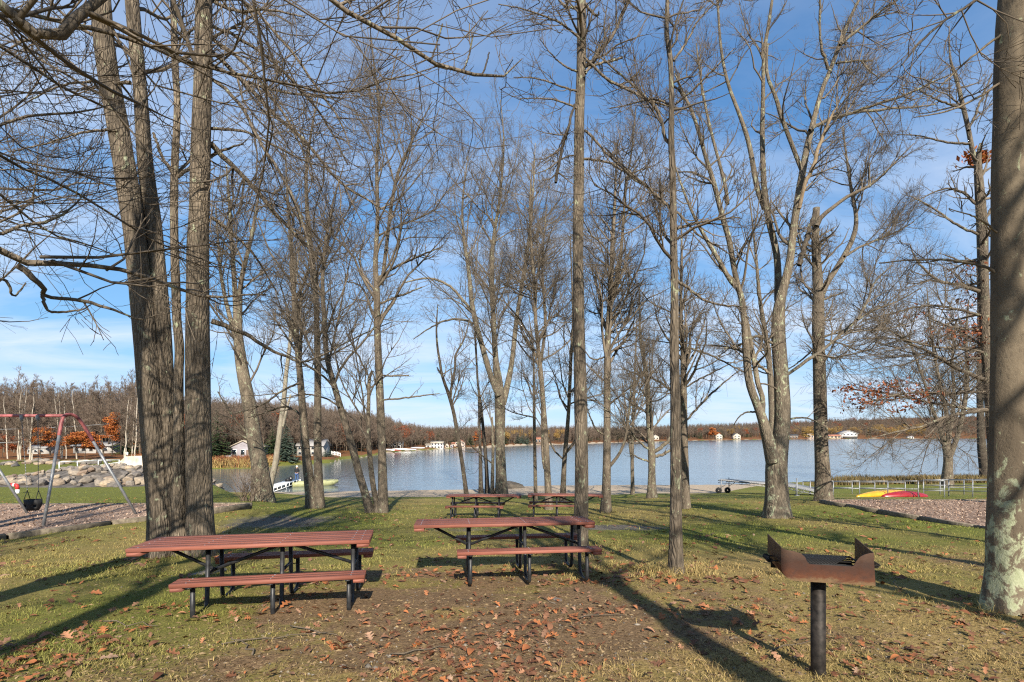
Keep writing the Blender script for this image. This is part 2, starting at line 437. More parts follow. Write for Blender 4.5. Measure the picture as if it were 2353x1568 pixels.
def mat_plank():
    t = NT('recycled_plank_red')
    c = t.coord('Object', (0.35, 6, 6))
    n = t.noise(c, 9, 6, 0.6); n2 = t.noise(t.coord('Object'), 2.0, 4)
    col = t.ramp(n, [(0.25, (0.155, 0.052, 0.034)), (0.6, (0.235, 0.084, 0.056)), (0.85, (0.31, 0.125, 0.088))])
    col = t.mix(t.ramp(n2, [(0.4, 0.0), (0.75, 0.35)]), col, (0.22, 0.105, 0.085))
    col = t.mix(1.0, col, t.ramp(t.objrand(), [(0, 0.86), (1, 1.12)]), 'MULTIPLY')
    t.base(col).rough(t.ramp(n2, [(0.3, 0.55), (0.7, 0.72)])); t.b.inputs['Specular IOR Level'].default_value = 0.25
    t.bump(n, 0.25, 0.004); return t.m
M['plank'] = mat_plank()
def mat_grill():
    t = NT('heat_rusted_steel')
    n = t.noise(t.coord('Object', (1, 1, 2.0)), 5, 9, 0.7, 0.4); n2 = t.noise(t.coord('Object', (1, 1, 1)), 16, 8, 0.75); n3 = t.noise(t.coord('Object', (30, 30, 30)), 3, 3)
    zz = t.n.new('ShaderNodeSeparateXYZ'); t.l.new(t.coord('Object'), zz.inputs[0])
    band = t.math('ADD', t.math('MULTIPLY', t.math('SUBTRACT', zz.outputs[2], 0.69), 3.6), t.math('MULTIPLY', t.math('SUBTRACT', n, 0.5), 0.75))   # heat bands: tan at the floor, rust, then sooty brown
    col = t.ramp(band, [(0.02, (0.15, 0.098, 0.052)), (0.14, (0.18, 0.118, 0.064)), (0.24, (0.12, 0.048, 0.027)), (0.42, (0.075, 0.034, 0.023)), (0.62, (0.06, 0.034, 0.026)), (0.9, (0.10, 0.06, 0.042))])
    col = t.mix(t.ramp(n2, [(0.5, 0.0), (0.72, 0.75)]), col, (0.028, 0.021, 0.019))
    t.base(col).rough(t.ramp(n2, [(0.3, 0.34), (0.7, 0.6)])); t.b.inputs['Metallic'].default_value = 0.4
    t.bump(n3, 0.15, 0.003); return t.m
M['grill'] = mat_grill()
M['soot'] = mat_plain('sooty_steel', (0.014, 0.013, 0.012), 0.6, 0.3, 20, 0.3, 0.3)
M['post'] = mat_plain('grill_post_steel', (0.022, 0.018, 0.015), 0.6, 0.3, 18, 0.45, 0.3)

def mat_ground():
    t = NT('park_ground')
    c = t.coord('Object')
    a = t.attr('mask'); sp = t.n.new('ShaderNodeSeparateColor'); t.l.new(a.outputs['Color'], sp.inputs[0])
    a2 = t.attr('mask2'); sp2 = t.n.new('ShaderNodeSeparateColor'); t.l.new(a2.outputs['Color'], sp2.inputs[0])
    fine = t.noise(c, 38, 5, 0.7); mid = t.noise(c, 5, 6, 0.65); big = t.noise(c, 0.7, 4)
    blades = t.noise(t.coord('Object', (1, 1, 1)), 90, 3, 0.7)
    green = t.ramp(fine, [(0.3, (0.06, 0.078, 0.014)), (0.55, (0.135, 0.145, 0.03)), (0.75, (0.22, 0.21, 0.055))])
    dry = t.ramp(fine, [(0.3, (0.145, 0.10, 0.035)), (0.55, (0.29, 0.205, 0.082)), (0.75, (0.43, 0.32, 0.145))])
    dirt = t.ramp(t.noise(c, 22, 8, 0.75), [(0.3, (0.08, 0.05, 0.027)), (0.55, (0.195, 0.128, 0.07)), (0.8, (0.33, 0.235, 0.14))])
    sand = t.ramp(mid, [(0.3, (0.30, 0.235, 0.165)), (0.7, (0.44, 0.36, 0.265))])
    floor = t.ramp(mid, [(0.3, (0.10, 0.05, 0.022)), (0.6, (0.19, 0.085, 0.035)), (0.8, (0.26, 0.14, 0.07))])
    gravel = t.ramp(t.voro(c, 30), [(0.1, (0.2, 0.18, 0.16)), (0.6, (0.11, 0.095, 0.085))])
    f_dry = t.math('ADD', sp.outputs[1], t.math('MULTIPLY', t.math('SUBTRACT', mid, 0.5), 1.1), True)
    f_dirt = t.ramp(t.math('ADD', sp.outputs[0], t.math('MULTIPLY', t.math('SUBTRACT', mid, 0.5), 0.9)), [(0.38, 0.0), (0.62, 1.0)])
    col = t.mix(f_dry, green, dry)
    col = t.mix(f_dirt, col, dirt)
    col = t.mix(t.ramp(t.math('ADD', sp2.outputs[1], t.math('MULTIPLY', t.math('SUBTRACT', mid, 0.5), 0.6)), [(0.35, 0.0), (0.6, 0.9)]), col, gravel)
    col = t.mix(t.ramp(t.math('ADD', sp2.outputs[0], t.math('MULTIPLY', t.math('SUBTRACT', big, 0.5), 0.5)), [(0.4, 0.0), (0.6, 1.0)]), col, floor)
    col = t.mix(t.ramp(t.math('ADD', sp.outputs[2], t.math('MULTIPLY', t.math('SUBTRACT', mid, 0.5), 0.4)), [(0.42, 0.0), (0.58, 1.0)]), col, sand)
    t.base(col).rough(0.95); t.b.inputs['Specular IOR Level'].default_value = 0.112
    t.bump(t.math('ADD', t.math('MULTIPLY', fine, 0.6), t.math('ADD', mid, t.math('MULTIPLY', blades, 0.3))), 0.7, 0.05)
    return t.m
M['ground'] = mat_ground()
def mat_water():
    t = NT('lake_water')
    c = t.coord('Object', (0.55, 1.0, 1))
    n1 = t.noise(c, 2.2, 4, 0.6); n2 = t.noise(t.coord('Object', (0.4, 1, 1)), 0.35, 4, 0.6); n3 = t.noise(t.coord('Object', (0.25, 1, 1)), 0.03, 3)
    h = t.math('ADD', t.math('MULTIPLY', n1, t.math('ADD', t.math('MULTIPLY', n3, 1.0), 0.05)), t.math('MULTIPLY', n2, 0.9))
    t.base((0.10, 0.125, 0.135)).rough(0.12)
    t.b.inputs['IOR'].default_value = 1.333; t.b.inputs['Specular IOR Level'].default_value = 0.5
    t.bump(h, 0.3, 0.14); return t.m
M['water'] = mat_water()
def mat_mulch(name, stops):
    t = NT(name)
    c = t.coord('Object'); v = t.voro(t.coord('Object', (1, 2.2, 1)), 26, 'F1', 'Color'); sp = t.n.new('ShaderNodeSeparateColor'); t.l.new(v, sp.inputs[0])
    n = t.noise(c, 1.3, 5)
    col = t.mix(1.0, t.ramp(sp.outputs[0], stops), t.ramp(n, [(0.3, 0.7), (0.7, 1.15)]), 'MULTIPLY')
    t.base(col).rough(0.95); t.bump(sp.outputs[1], 0.8, 0.03); return t.m
M['mulch'] = mat_mulch('wood_mulch', [(0, (0.17, 0.105, 0.07)), (0.5, (0.33, 0.22, 0.155)), (1, (0.48, 0.35, 0.255))])
M['mulch2'] = mat_mulch('old_mulch', [(0, (0.14, 0.088, 0.06)), (0.5, (0.27, 0.18, 0.13)), (1, (0.40, 0.29, 0.22))])
def mat_grass():
    t = NT('grass_blade')
    a = t.attr('tint')
    t.base(t.mix(1.0, a.outputs['Color'], t.ramp(t.island(), [(0, 0.7), (1, 1.3)]), 'MULTIPLY')).rough(0.75)
    t.b.inputs['Specular IOR Level'].default_value = 0.2
    return t.m
M['grass'] = mat_grass()
M['litter'] = mat_leaf('dead_litter', [(0, (0.07, 0.045, 0.025)), (0.6, (0.17, 0.115, 0.06)), (1, (0.26, 0.19, 0.10))])
M['chip'] = mat_leaf('wood_chip', [(0, (0.18, 0.11, 0.075)), (0.5, (0.33, 0.225, 0.16)), (1, (0.48, 0.36, 0.27))])
def mat_house(name, col): return mat_plain(name, col, 0.8, 0, 0.8, 0.06)
M['glass'] = mat_plain('window_glass', (0.03, 0.04, 0.05), 0.1, 0, 1, 0.1, 0, 0.6)

# ------------------------------------------------------------------ ground sheet, lake
def masks(x, y):
    """dirt, dry, sand, forest floor, gravel as functions of place"""
    ys = np.maximum(y, 2.0); u = CX + FPX * np.clip(x / ys, -1.4, 1.9)
    dn = interp(DN, u); ds = interp(DS, u)
    n1 = fbm(x * 0.45 + 3, y * 0.45, 4); n2 = fbm(x * 0.22 + 9, y * 0.22 + 4, 3); n3 = fbm(x * 1.3, y * 1.3 + 8, 3)
    def blob(cx, cy, rx, ry): return np.exp(-(((x - cx) / rx) ** 2 + ((y - cy) / ry) ** 2))
    dirt = 0.10 + 0.75 * (n1 - 0.45) + 0.36 * blob(0.2, 4.8, 3.0, 1.6) + 0.30 * blob(-2.2, 4.0, 1.8, 0.8) + 0.42 * blob(0.1, 7.1, 1.7, 1.1) + 0.25 * blob(-2.6, 5.6, 1.5, 0.9) \
        + 0.2 * blob(1.2, 5.6, 1.3, 0.8) + 0.75 * (n3 - 0.5) - 0.25 * blob(-4.2, 5.6, 1.4, 1.6)
    dirt = np.clip(dirt * 0.95 + 0.03, 0, 1) * sstep(14, 9, y)
    dry = 0.52 + 1.25 * (n2 - 0.5) + 0.7 * (n1 - 0.5) + 0.25 * sstep(7, 4, y) - 0.16 * sstep(8, 13, y) - 0.38 * blob(-3.6, 6.6, 1.8, 1.4) - 0.3 * blob(7, 12, 5, 4)
    dry = dry - 0.32 * sstep(24, 34, y)
    xb = np.where(y < 19.5, -6.4, -6.4 - (y - 19.5) * 0.70)
    left = sstep(0, 3.2, xb - x)
    dry = np.clip(dry - 0.55 * left * sstep(17, 22, y) * sstep(70, 60, y), 0, 1)
    edge = np.where(u < 620, 1.0, np.where(u < 760, 1.0 + 13.0 * (u - 620) / 140, np.where(u > 1640, 14.0 - np.clip((u - 1640) / 140, 0, 1) * 14.0, 14.0)))
    sand = sstep(-1.0, 0.6, (y - dn) + edge) * (1 - left)
    sand = np.where((y > ds - 1) & (u > 1100) & (u < 1480), sstep(6, 3, y - ds), np.where(y > ds - 1, 0.25 * sstep(3, 1, y - ds), sand))
    far = sstep(0, 4, y - ds) * (1 - left) + left * sstep(66, 74, y + 6 * (n2 - 0.5))
    grav = 0.9 * blob(2.9, 14.2, 1.6, 0.9) + 0.85 * blob(-6.9, 15.8, 1.9, 2.4) + 0.5 * blob(-1.0, 13.6, 2, 0.7) + 0.4 * (n3 - 0.5)
    return dirt, dry, sand, far, np.clip(grav, 0, 1)
rr = np.concatenate([np.geomspace(0.5, 3, 9)[:-1], np.geomspace(3, 30, 130)[:-1], np.geomspace(30, 135, 130)[:-1], np.geomspace(135, 3000, 90)])
th = np.concatenate([np.linspace(-180, -56, 42)[:-1], np.linspace(-56, 56, 300)[:-1], np.linspace(56, 180, 42)[:-1]])
nr, nt = len(rr), len(th)
TH, RRg = np.meshgrid(np.radians(th), rr)
gx, gy = (RRg * np.sin(TH)).ravel(), (RRg * np.cos(TH)).ravel()
gv = np.stack([gx, gy, -G(gx, gy)], 1)
gv = np.vstack([gv, [[0, 0, gz(0, 0)]]])
ii, jj = np.meshgrid(np.arange(nr - 1), np.arange(nt), indexing='ij')
a = ii * nt + jj; b = ii * nt + (jj + 1) % nt
gq = np.stack([a, a + nt, b + nt, b], -1).reshape(-1, 4)
gt = np.stack([np.full(nt, len(gv) - 1), np.arange(nt), (np.arange(nt) + 1) % nt], 1)
me = mesh_raw('ground', gv, [gq, gt])
dirt, dry, sand, far, grav = masks(gv[:, 0], gv[:, 1])
col = np.ones((len(gv), 4), np.float32); col[:, 0] = dirt; col[:, 1] = dry; col[:, 2] = sand
me.color_attributes.new('mask', 'FLOAT_COLOR', 'POINT').data.foreach_set('color', col.ravel())
col[:, 0] = far; col[:, 1] = grav; col[:, 2] = 0
me.color_attributes.new('mask2', 'FLOAT_COLOR', 'POINT').data.foreach_set('color', col.ravel())
ground = tag(link('ground', me, M['ground'], smooth=True), 'grassy park slope with bare dirt and sand running down to the lake', kind='structure')

wm = MB()
wx = np.linspace(-260, 1900, 3); wy = np.linspace(38, 1150, 3)
wm.add([(-110, 44, -LAKE), (1900, 44, -LAKE), (1900, 1150, -LAKE), (-110, 1150, -LAKE)], [(0, 1, 2, 3)])
tag(wm.build('lake_water', M['water']), 'rippled blue lake behind the trees', kind='structure')

# ------------------------------------------------------------------ branches
def chaikin(P, it=2):
    for _ in range(it):
        Q = [P[:1]]
        a, b = P[:-1], P[1:]
        Q.append(np.stack([a * 0.75 + b * 0.25, a * 0.25 + b * 0.75], 1).reshape(-1, P.shape[1])); Q.append(P[-1:])
        P = np.concatenate(Q)
    return P
def resample(P, n):
    P = np.asarray(P, float)
    d = np.concatenate([[0], np.cumsum(np.linalg.norm(np.diff(P[:, :3], axis=0), axis=1))])
    t = np.linspace(0, d[-1], n)
    return np.stack([np.interp(t, d, P[:, k]) for k in range(P.shape[1])], 1)
def grow(par, n, t0, t1, ang, angj, length, K, rratio, rmax, rtip, up, wob, rng, bias=None, tip_pow=1.0):
    """par = (P (N,K,3), R (N,K)); length = function(parent length, t) -> child length"""
    P, Rd = par
    N, K0, _ = P.shape
    seg = np.linalg.norm(np.diff(P, axis=1), axis=2); L = seg.sum(1)
    pi = rng.choice(N, n, p=L / L.sum())
    t = t0 + (t1 - t0) * rng.random(n) ** tip_pow
    f = t * (K0 - 1); i0 = np.clip(f.astype(int), 0, K0 - 2); fr = (f - i0)[:, None]
    pos = P[pi, i0] * (1 - fr) + P[pi, i0 + 1] * fr
    tan = P[pi, i0 + 1] - P[pi, i0]; tan /= np.linalg.norm(tan, axis=1, keepdims=True) + 1e-9
    rad = Rd[pi, i0] * (1 - fr[:, 0]) + Rd[pi, i0 + 1] * fr[:, 0]
    rnd = rng.normal(size=(n, 3))
    if bias is not None: rnd += np.asarray(bias)
    perp = rnd - (rnd * tan).sum(1, keepdims=True) * tan; perp /= np.linalg.norm(perp, axis=1, keepdims=True) + 1e-9
    a = np.radians(ang + angj * rng.normal(size=n))[:, None]
    d = np.cos(a) * tan + np.sin(a) * perp
    ln = length(L[pi], t) * rng.uniform(0.6, 1.3, n)
    Q = np.empty((n, K, 3)); Q[:, 0] = pos
    step = (ln / (K - 1))[:, None]
    for k in range(1, K):
        d = d + rng.normal(size=(n, 3)) * wob
        d[:, 2] += up
        d /= np.linalg.norm(d, axis=1, keepdims=True) + 1e-9
        Q[:, k] = Q[:, k - 1] + d * step
    r0 = np.minimum(rad * rratio, rmax)
    r0 = np.maximum(r0, rtip)
    tt = np.linspace(0, 1, K)[None, :]
    Rq = r0[:, None] * (1 - tt) ** 0.8 * 0.85 + r0[:, None] * 0.15
    Rq = np.maximum(Rq, rtip)
    return Q, Rq
def world_line(pts, y0, drift=0.0, depths=None):
    """picture polyline with widths -> world points and radii; drift = metres of depth gained per metre travelled sideways or up"""
    A = np.asarray(pts, float)
    if depths is not None:
        y = np.interp(np.linspace(0, 1, len(A)), np.linspace(0, 1, len(depths)), depths)
    else:
        d = np.concatenate([[0], np.cumsum(np.hypot(*np.diff(A[:, :2], axis=0).T))]) / FPX * y0
        y = y0 + drift * d
    return np.stack([(A[:, 0] - CX) / FPX * y, y, (HV - A[:, 1]) / FPX * y, A[:, 2] * 0.5 / FPX * y], 1)

def trunk_mesh(Q, sides, base_z=None, flare=0.5, rough=0.05, rng=RNG, spacing=None, buttress=5):
    """one continuous stem from resampled (x, y, z, r) points, with root flare and uneven girth"""
    Q = chaikin(np.asarray(Q, float), 2)
    ln = np.linalg.norm(np.diff(Q[:, :3], axis=0), axis=1).sum()
    n = int(np.clip(ln / (spacing or 0.12), 8, 160))
    Q = resample(Q, n)
    V, F = tubes(Q[None, :, :3], Q[None, :, 3], sides)
    V = V.reshape(n, sides, 3)
    ang = np.arange(sides) / sides * 2 * math.pi
    h = np.concatenate([[0], np.cumsum(np.linalg.norm(np.diff(Q[:, :3], axis=0), axis=1))])
    mod = np.ones((n, sides))
    for k in range(2, 7):
        mod += rough / (k - 0.5) * np.sin(k * ang[None, :] + rng.uniform(0, 6.3) + np.sin(h[:, None] * rng.uniform(0.5, 1.6) + rng.uniform(0, 6)) * 1.2)
    mod += rough * 0.9 * (fbm(h * 3.1 + rng.uniform(0, 90), np.zeros(n) + 3.3, 3) - 0.5)[:, None]
    if base_z is not None:
        hh = np.maximum(Q[:, 2] - base_z, 0)
        r0 = Q[:3, 3].mean()
        fl = np.exp(-hh / (1.6 * r0))
        mod += fl[:, None] * flare * (0.6 + 0.5 * np.cos(buttress * ang[None, :] + rng.uniform(0, 6)) + 0.25 * np.cos((buttress - 2) * ang[None, :] + rng.uniform(0, 6)))
    V = Q[:, None, :3] + (V - Q[:, None, :3]) * mod[:, :, None]
    cap = np.arange(sides) + (n - 1) * sides
    tris = np.stack([np.full(sides - 2, cap[0]), cap[1:-1], cap[2:]], 1)
    return V.reshape(-1, 3), F, tris, Q
class Tris: n = 0
def make_tree(name, label, base, stems, limbs=(), mat='bark_mid', twig='twig', n1=24, Lc=None, t0=0.35, dens=1.0, seed=1, group=None,
              drift=0.0, world=False, sides=None, tipr=None, ang1=44, up1=0.08, r1max=0.06, crown=True, levels=(6.5, 5.2, 4.4), flare=0.5, leaves=None, limb_mats=None, limb_dens=1.0, cat='tree', up3=0.10):
    rng = np.random.default_rng(seed)
    if world: b = Vector(base)
    else: b = gp(*base)
    y0 = b.y
    dist = max(2.5, math.hypot(b.x, b.y))
    sides = sides or (22 if dist < 13 else 14 if dist < 30 else 9)
    root = thing(name, label, cat, b, 0, group)
    bb = np.array(b)
    lines = []
    for si, s in enumerate(stems):
        dr = drift if not isinstance(drift, (list, tuple)) else drift[si]
        if world: Q = np.asarray(s, float)
        else: Q = world_line(s, y0, 0)
        onground = si == 0 or abs(Q[0, 2] - b.z) < 0.6
        if not world:
            hgt = np.maximum(Q[:, 2] - b.z, 0)
            y = y0 + dr * hgt                       # a real lean towards or away from the eye
            k = (y / y0)[:, None]
            Q = np.concatenate([Q[:, :3] * k, Q[:, 3:] * k], 1)
            if s[-1][1] <= 8 and s[-1][2] > 4:      # leaves the picture: carry on upwards
                dd = Q[-1, :3] - Q[-2, :3]; dd /= np.linalg.norm(dd); e = Q[-1, 3] * 75
                Q = np.vstack([Q, np.append(Q[-1, :3] + dd * e * 0.5 + rng.normal(size=3) * 0.1 * e * 0.3, Q[-1, 3] * 0.6), np.append(Q[-1, :3] + dd * e + rng.normal(size=3) * 0.12 * e * 0.4, 0.012)])
        if onground:
            below = Q[0].copy(); below[2] = min(gz(Q[0, 0], Q[0, 1]), Q[0, 2]) - 0.35
            Q[0, 2] = max(Q[0, 2], below[2] + 0.3)
            Q = np.vstack([below, Q])
        V, F, T, Qr = trunk_mesh(Q - np.append(bb, 0), sides if Q[0, 3] > 0.05 else max(7, sides - 6), 0.0 if onground else None, flare, 0.06, rng, spacing=max(0.10, 0.012 * dist))
        link('trunk' if onground else 'limb', mesh_raw('trunk', V, [F, T]), M[mat], root, smooth=True)
        lines.append(Qr)
    K = 26
    SP = [resample(q, K) for q in lines]
    par = (np.stack([q[:, :3] for q in SP]), np.stack([q[:, 3] for q in SP]))
    lim = []
    for li, l in enumerate(limbs):
        if isinstance(l, dict):
            Q = world_line(l['p'], y0, 0, l.get('d'))
            if 'root' in l: Q = np.vstack([np.append(np.array(l['root']), Q[0, 3] * 1.25), Q])
        else: Q = world_line(l, y0, rng.uniform(-0.5, 0.5))
        Q = Q - np.append(bb, 0)
        Qs = resample(chaikin(Q, 2), 22)
        Qs[1:-1, :3] += rng.normal(size=(20, 3)) * Qs[1:-1, 3:4] * 0.25
        V, F = tubes(Qs[None, :, :3], Qs[None, :, 3], 8 if Qs[0, 3] > 0.02 else 6)
        mm = M[mat]
        if isinstance(l, dict) and 'mat' in l: mm = M[l['mat']]
        link('limb', mesh_raw('limb', V, [F]), mm, root, smooth=True)
        lim.append(resample(Qs, K))
    if crown:
        ztop = max(q[:, 2].max() for q in lines); H = ztop
        Lc_ = Lc or 0.27 * H
        tip = tipr or max(0.0030, 0.00015 * dist)
        V = []; Fq = []; off = 0
        groups = []
        if n1 > 0:
            L1 = grow(par, int(n1), t0, 0.99, ang1, 13, lambda L, t: Lc_ * (0.30 + 0.70 * np.clip(1 - (t - t0) / (1 - t0), 0, 1) ** 0.8), 9, 0.5, r1max, tip * 1.6, up1, 0.17, rng)
            groups.append((L1, 5))
            p2 = L1
        if lim:
            LP = np.stack([q[:, :3] for q in lim]); LR = np.stack([q[:, 3] for q in lim])
            w = np.linspace(0, K - 1, 9); i0 = np.clip(w.astype(int), 0, K - 2); fr = w - i0
            LP9 = LP[:, i0] * (1 - fr)[None, :, None] + LP[:, i0 + 1] * fr[None, :, None]; LR9 = LR[:, i0] * (1 - fr) + LR[:, i0 + 1] * fr
            if n1 > 0: p2 = (np.concatenate([p2[0], LP9]), np.concatenate([p2[1], LR9]))
            else: p2 = (LP9, LR9)
        n2 = int((n1 * levels[0] + len(lim) * 9 * limb_dens) * dens)
        L2 = grow(p2, n2, 0.12, 1.0, 46, 14, lambda L, t: np.clip(L * 0.5, 0.35, 3.2) * (1.05 - 0.5 * t), 6, 0.6, 0.03, tip * 1.25, 0.09, 0.17, rng)
        groups.append((L2, 4))
        n3 = int(n2 * levels[1])
        L3 = grow(L2, n3, 0.12, 1.0, 44, 14, lambda L, t: np.clip(L * 0.52, 0.26, 1.7) * (1.1 - 0.5 * t), 4, 0.65, 0.012, tip, up3, 0.2, rng)
        groups.append((L3, 3))
        n4 = int(n3 * levels[2] * 1.25)
        L4 = grow(L3, n4, 0.1, 1.0, 42, 15, lambda L, t: np.clip(L * 0.5, 0.14, 0.5), 3 if dist < 13 else 2, 0.7, 0.006, tip * 0.8, up3 * 1.5, 0.22, rng)
        groups.append((L4, 3))
        for (Pq, Rq), sd in groups:
            v, f = tubes(Pq, Rq, sd); V.append(v); Fq.append(f + off); off += len(v)
        me = mesh_raw('crown', np.concatenate(V), [np.concatenate(Fq)])
        Tris.n += len(me.polygons) * 2
        link('crown', me, M[twig], root)
        root_l3 = (L3[0][:, -1], L4[0][:, -1])
    else: root_l3 = None
    return root, bb, root_l3

# ------------------------------------------------------------------ the grove (stems traced from the picture, standing where their feet meet the grass)
bl_root = (-5.4, 2.0, gz(-5.4, 2.0))
# clump of four stems behind the left table
make_tree('maple_clump', 'thick four-stemmed maple clump standing behind the left picnic table', (415, 1276),
    [[(376, 1286, 72), (374, 1230, 61), (370, 1160, 55), (356, 1042, 52), (337, 801, 50), (311, 551, 43), (306, 508, 44), (288, 391, 43), (261, 234, 40), (245, 156, 40), (229, 0, 39)],
     [(402, 1278, 36), (396, 1200, 30), (388, 1042, 29), (379, 801, 32), (356, 551, 32), (351, 508, 34), (334, 391, 34), (324, 234, 29), (317, 156, 28), (302, 0, 29)],
     [(414, 1282, 42), (411, 1200, 31), (412, 1042, 24), (410, 864, 19), (414, 801, 19), (406, 739, 17), (405, 676, 18), (400, 551, 16), (400, 391, 16), (409, 250, 13), (402, 156, 14), (398, 0, 12)],
     [(462, 1272, 64), (459, 1210, 55), (457, 1042, 50), (455, 801, 49), (454, 551, 47), (457, 508, 44), (460, 391, 44), (464, 234, 38), (468, 156, 38), (468, 0, 34)]],
    [[(488, 120, 9), (551, 176, 9), (618, 254, 9), (708, 328, 7), (778, 422, 6), (840, 455, 5), (905, 500, 2)],
     [(484, 330, 13), (551, 398, 10), (590, 440, 9), (650, 510, 7), (700, 560, 6), (750, 612, 3)],
     [(486, 738, 13), (520, 748, 11), (560, 767, 9), (600, 790, 8), (633, 811, 7), (667, 822, 6), (686, 836, 5), (726, 823, 4), (775, 798, 2)],
     [(480, 0, 8), (560, -10, 7), (622, 66, 6), (680, 129, 6), (739, 219, 5), (782, 274, 4), (805, 340, 2)],
     [(486, 296, 7), (551, 297, 6), (622, 330, 5), (700, 372, 4), (770, 390, 2)],
     [(484, 180, 8), (540, 220, 8), (600, 330, 7), (660, 420, 6), (700, 520, 5), (720, 620, 3)],
     [(486, 60, 7), (560, 90, 7), (650, 160, 6), (740, 260, 5), (800, 380, 3)],
     [(400, 400, 8), (370, 360, 7), (362, 330, 6), (352, 306, 6)],
     [(402, 410, 8), (440, 385, 8), (480, 365, 8), (510, 345, 6), (560, 330, 3)],
     [(300, 190, 8), (240, 190, 7), (200, 186, 5), (120, 200, 4), (40, 250, 2)],
     [(250, 230, 7), (150, 170, 5), (60, 120, 4), (10, 60, 2)],
     [(270, 300, 7), (200, 300, 5), (110, 330, 4), (20, 350, 2)],
     [(486, 500, 8), (540, 540, 7), (590, 590, 5), (640, 680, 3)],
     [(484, 0, 8), (540, 30, 7), (620, 20, 5), (700, 40, 3)],
     [(488, 90, 8), (560, 140, 7), (640, 240, 6), (690, 330, 4), (720, 420, 3)],
     [(488, 150, 7), (590, 200, 6), (690, 220, 5), (790, 226, 3)]],
    mat='bark_big', twig='twig_near', n1=34, Lc=3.2, t0=0.42, dens=1.0, seed=21, drift=[0.02, 0.06, 0.0, -0.02], flare=0.14, levels=(6, 4.6, 3.2), ang1=62, up1=0.0, r1max=0.04)

mid = dict(mat='bark_mid')
make_tree('big_maple', 'stout pale maple with twisted trunk by the corner of the swing bed', (600, 1152),
    [[(602, 1153, 44), (597, 1069, 36), (585, 1022, 33), (577, 952, 28), (566, 900, 26), (556, 850, 25), (547, 780, 20), (542, 700, 12), (535, 600, 10), (528, 480, 7), (520, 380, 3)],
     [(552, 820, 15), (549, 720, 12), (553, 640, 10), (575, 560, 8), (590, 480, 6), (600, 400, 2)],
     [(545, 790, 12), (520, 700, 9), (505, 620, 7), (500, 540, 4), (495, 470, 2)]],
    [[(585, 1010, 5), (560, 990, 5), (530, 950, 4), (500, 900, 3)], [(596, 1040, 5), (560, 1000, 4), (520, 985, 3), (490, 960, 2)]],
    mat='bark_lichen', n1=34, dens=0.8, seed=31, t0=0.3, flare=0.3)
make_tree('leaning_birch', 'slim pale trunk leaning right beside the boat ramp', (617, 1137),
    [[(617, 1137, 13), (624, 1100, 13), (633, 1069, 13), (642, 999, 12), (654, 905, 10), (657, 858, 9), (665, 800, 8), (672, 740, 7), (680, 640, 5), (690, 560, 2)],
     [(650, 980, 6), (659, 940, 5), (668, 907, 4)]], mat='bark_pale', n1=14, seed=32, t0=0.45, levels=(5, 4, 3))
make_tree('twin_maple', 'twin-stemmed grey maple left of the leaning trunk by the beach', (722, 1168),
    [[(719, 1168, 27), (706, 1069, 22), (700, 999, 18), (694, 928, 15), (689, 858, 14), (678, 739, 12.5), (674, 645, 11), (668, 551, 8), (660, 450, 6), (655, 330, 2)],
     [(735, 1168, 22), (730, 1069, 18), (730, 960, 16), (730, 858, 14), (728, 739, 12), (726, 676, 12), (719, 614, 12), (712, 551, 11), (705, 480, 9), (702, 400, 7), (715, 300, 5), (735, 200, 2)]],
    [[(690, 880, 5), (650, 895, 5), (600, 935, 4), (540, 950, 3)], [(700, 960, 5), (660, 930, 5), (620, 945, 4), (570, 960, 2)], [(735, 820, 4), (790, 790, 4), (850, 760, 3), (900, 740, 2)]],
    n1=34, dens=0.75, seed=33, t0=0.3, drift=[0.03, -0.02], flare=0.35)
make_tree('leaning_maple', 'maple of three stems, the left one leaning far over, before the beach', (862, 1178),
    [[(880, 1180, 24), (879, 1069, 19), (876, 975, 17), (871, 864, 17), (866, 739, 15), (867, 676, 14), (862, 614, 11), (865, 551, 10), (868, 508, 9), (866, 430, 8), (866, 352, 7), (874, 254, 5), (860, 156, 4), (850, 60, 2)],
     [(851, 1180, 22), (838, 1130, 18), (826, 1092, 17), (808, 1022, 16), (787, 952, 15), (766, 880, 14), (749, 817, 11), (746, 739, 11), (741, 676, 9), (742, 600, 8), (760, 480, 5), (790, 380, 2)],
     [(868, 1176, 12), (853, 1092, 12), (846, 999, 10), (847, 928, 8), (848, 864, 8), (856, 852, 6)],
     [(877, 655, 9), (890, 551, 8), (899, 469, 8), (915, 391, 7), (942, 336, 6), (958, 300, 4), (993, 234, 2)],
     [(874, 254, 4), (900, 180, 3), (915, 110, 2)]],
    [[(872, 862, 4), (900, 865, 4), (940, 863, 3)], [(874, 920, 4), (930, 915, 4), (980, 908, 3), (1010, 905, 2)], [(845, 862, 5), (820, 810, 4), (795, 765, 3)],
     [(868, 640, 7), (905, 615, 6), (960, 590, 5), (1010, 570, 3)], [(868, 700, 6), (920, 680, 5), (970, 660, 3)], [(766, 890, 5), (740, 860, 5), (690, 830, 4), (640, 800, 2)], [(780, 935, 4), (740, 910, 4), (690, 905, 3), (640, 920, 2)]],
    n1=60, seed=34, t0=0.38, drift=[0.0, 0.05, 0.0, 0.03, 0.0], flare=0.3)
make_tree('forked_sapling', 'thin dark forked tree behind the far left picnic table', (1073, 1153),
    [[(1074, 1154, 11), (1064, 1075, 9), (1051, 997, 9), (1045, 958, 8), (1033, 911, 8), (1015, 864, 6), (1011, 833, 6), (1005, 801, 5), (1002, 755, 4), (1006, 700, 2)],
     [(1034, 912, 7), (1039, 880, 5), (1048, 839, 5), (1042, 820, 5), (1067, 783, 4), (1080, 730, 2)]],
    [[(1015, 862, 4), (1004, 845, 3)]], n1=10, seed=35, t0=0.45, levels=(5, 4, 3.4), mat='bark_dark')
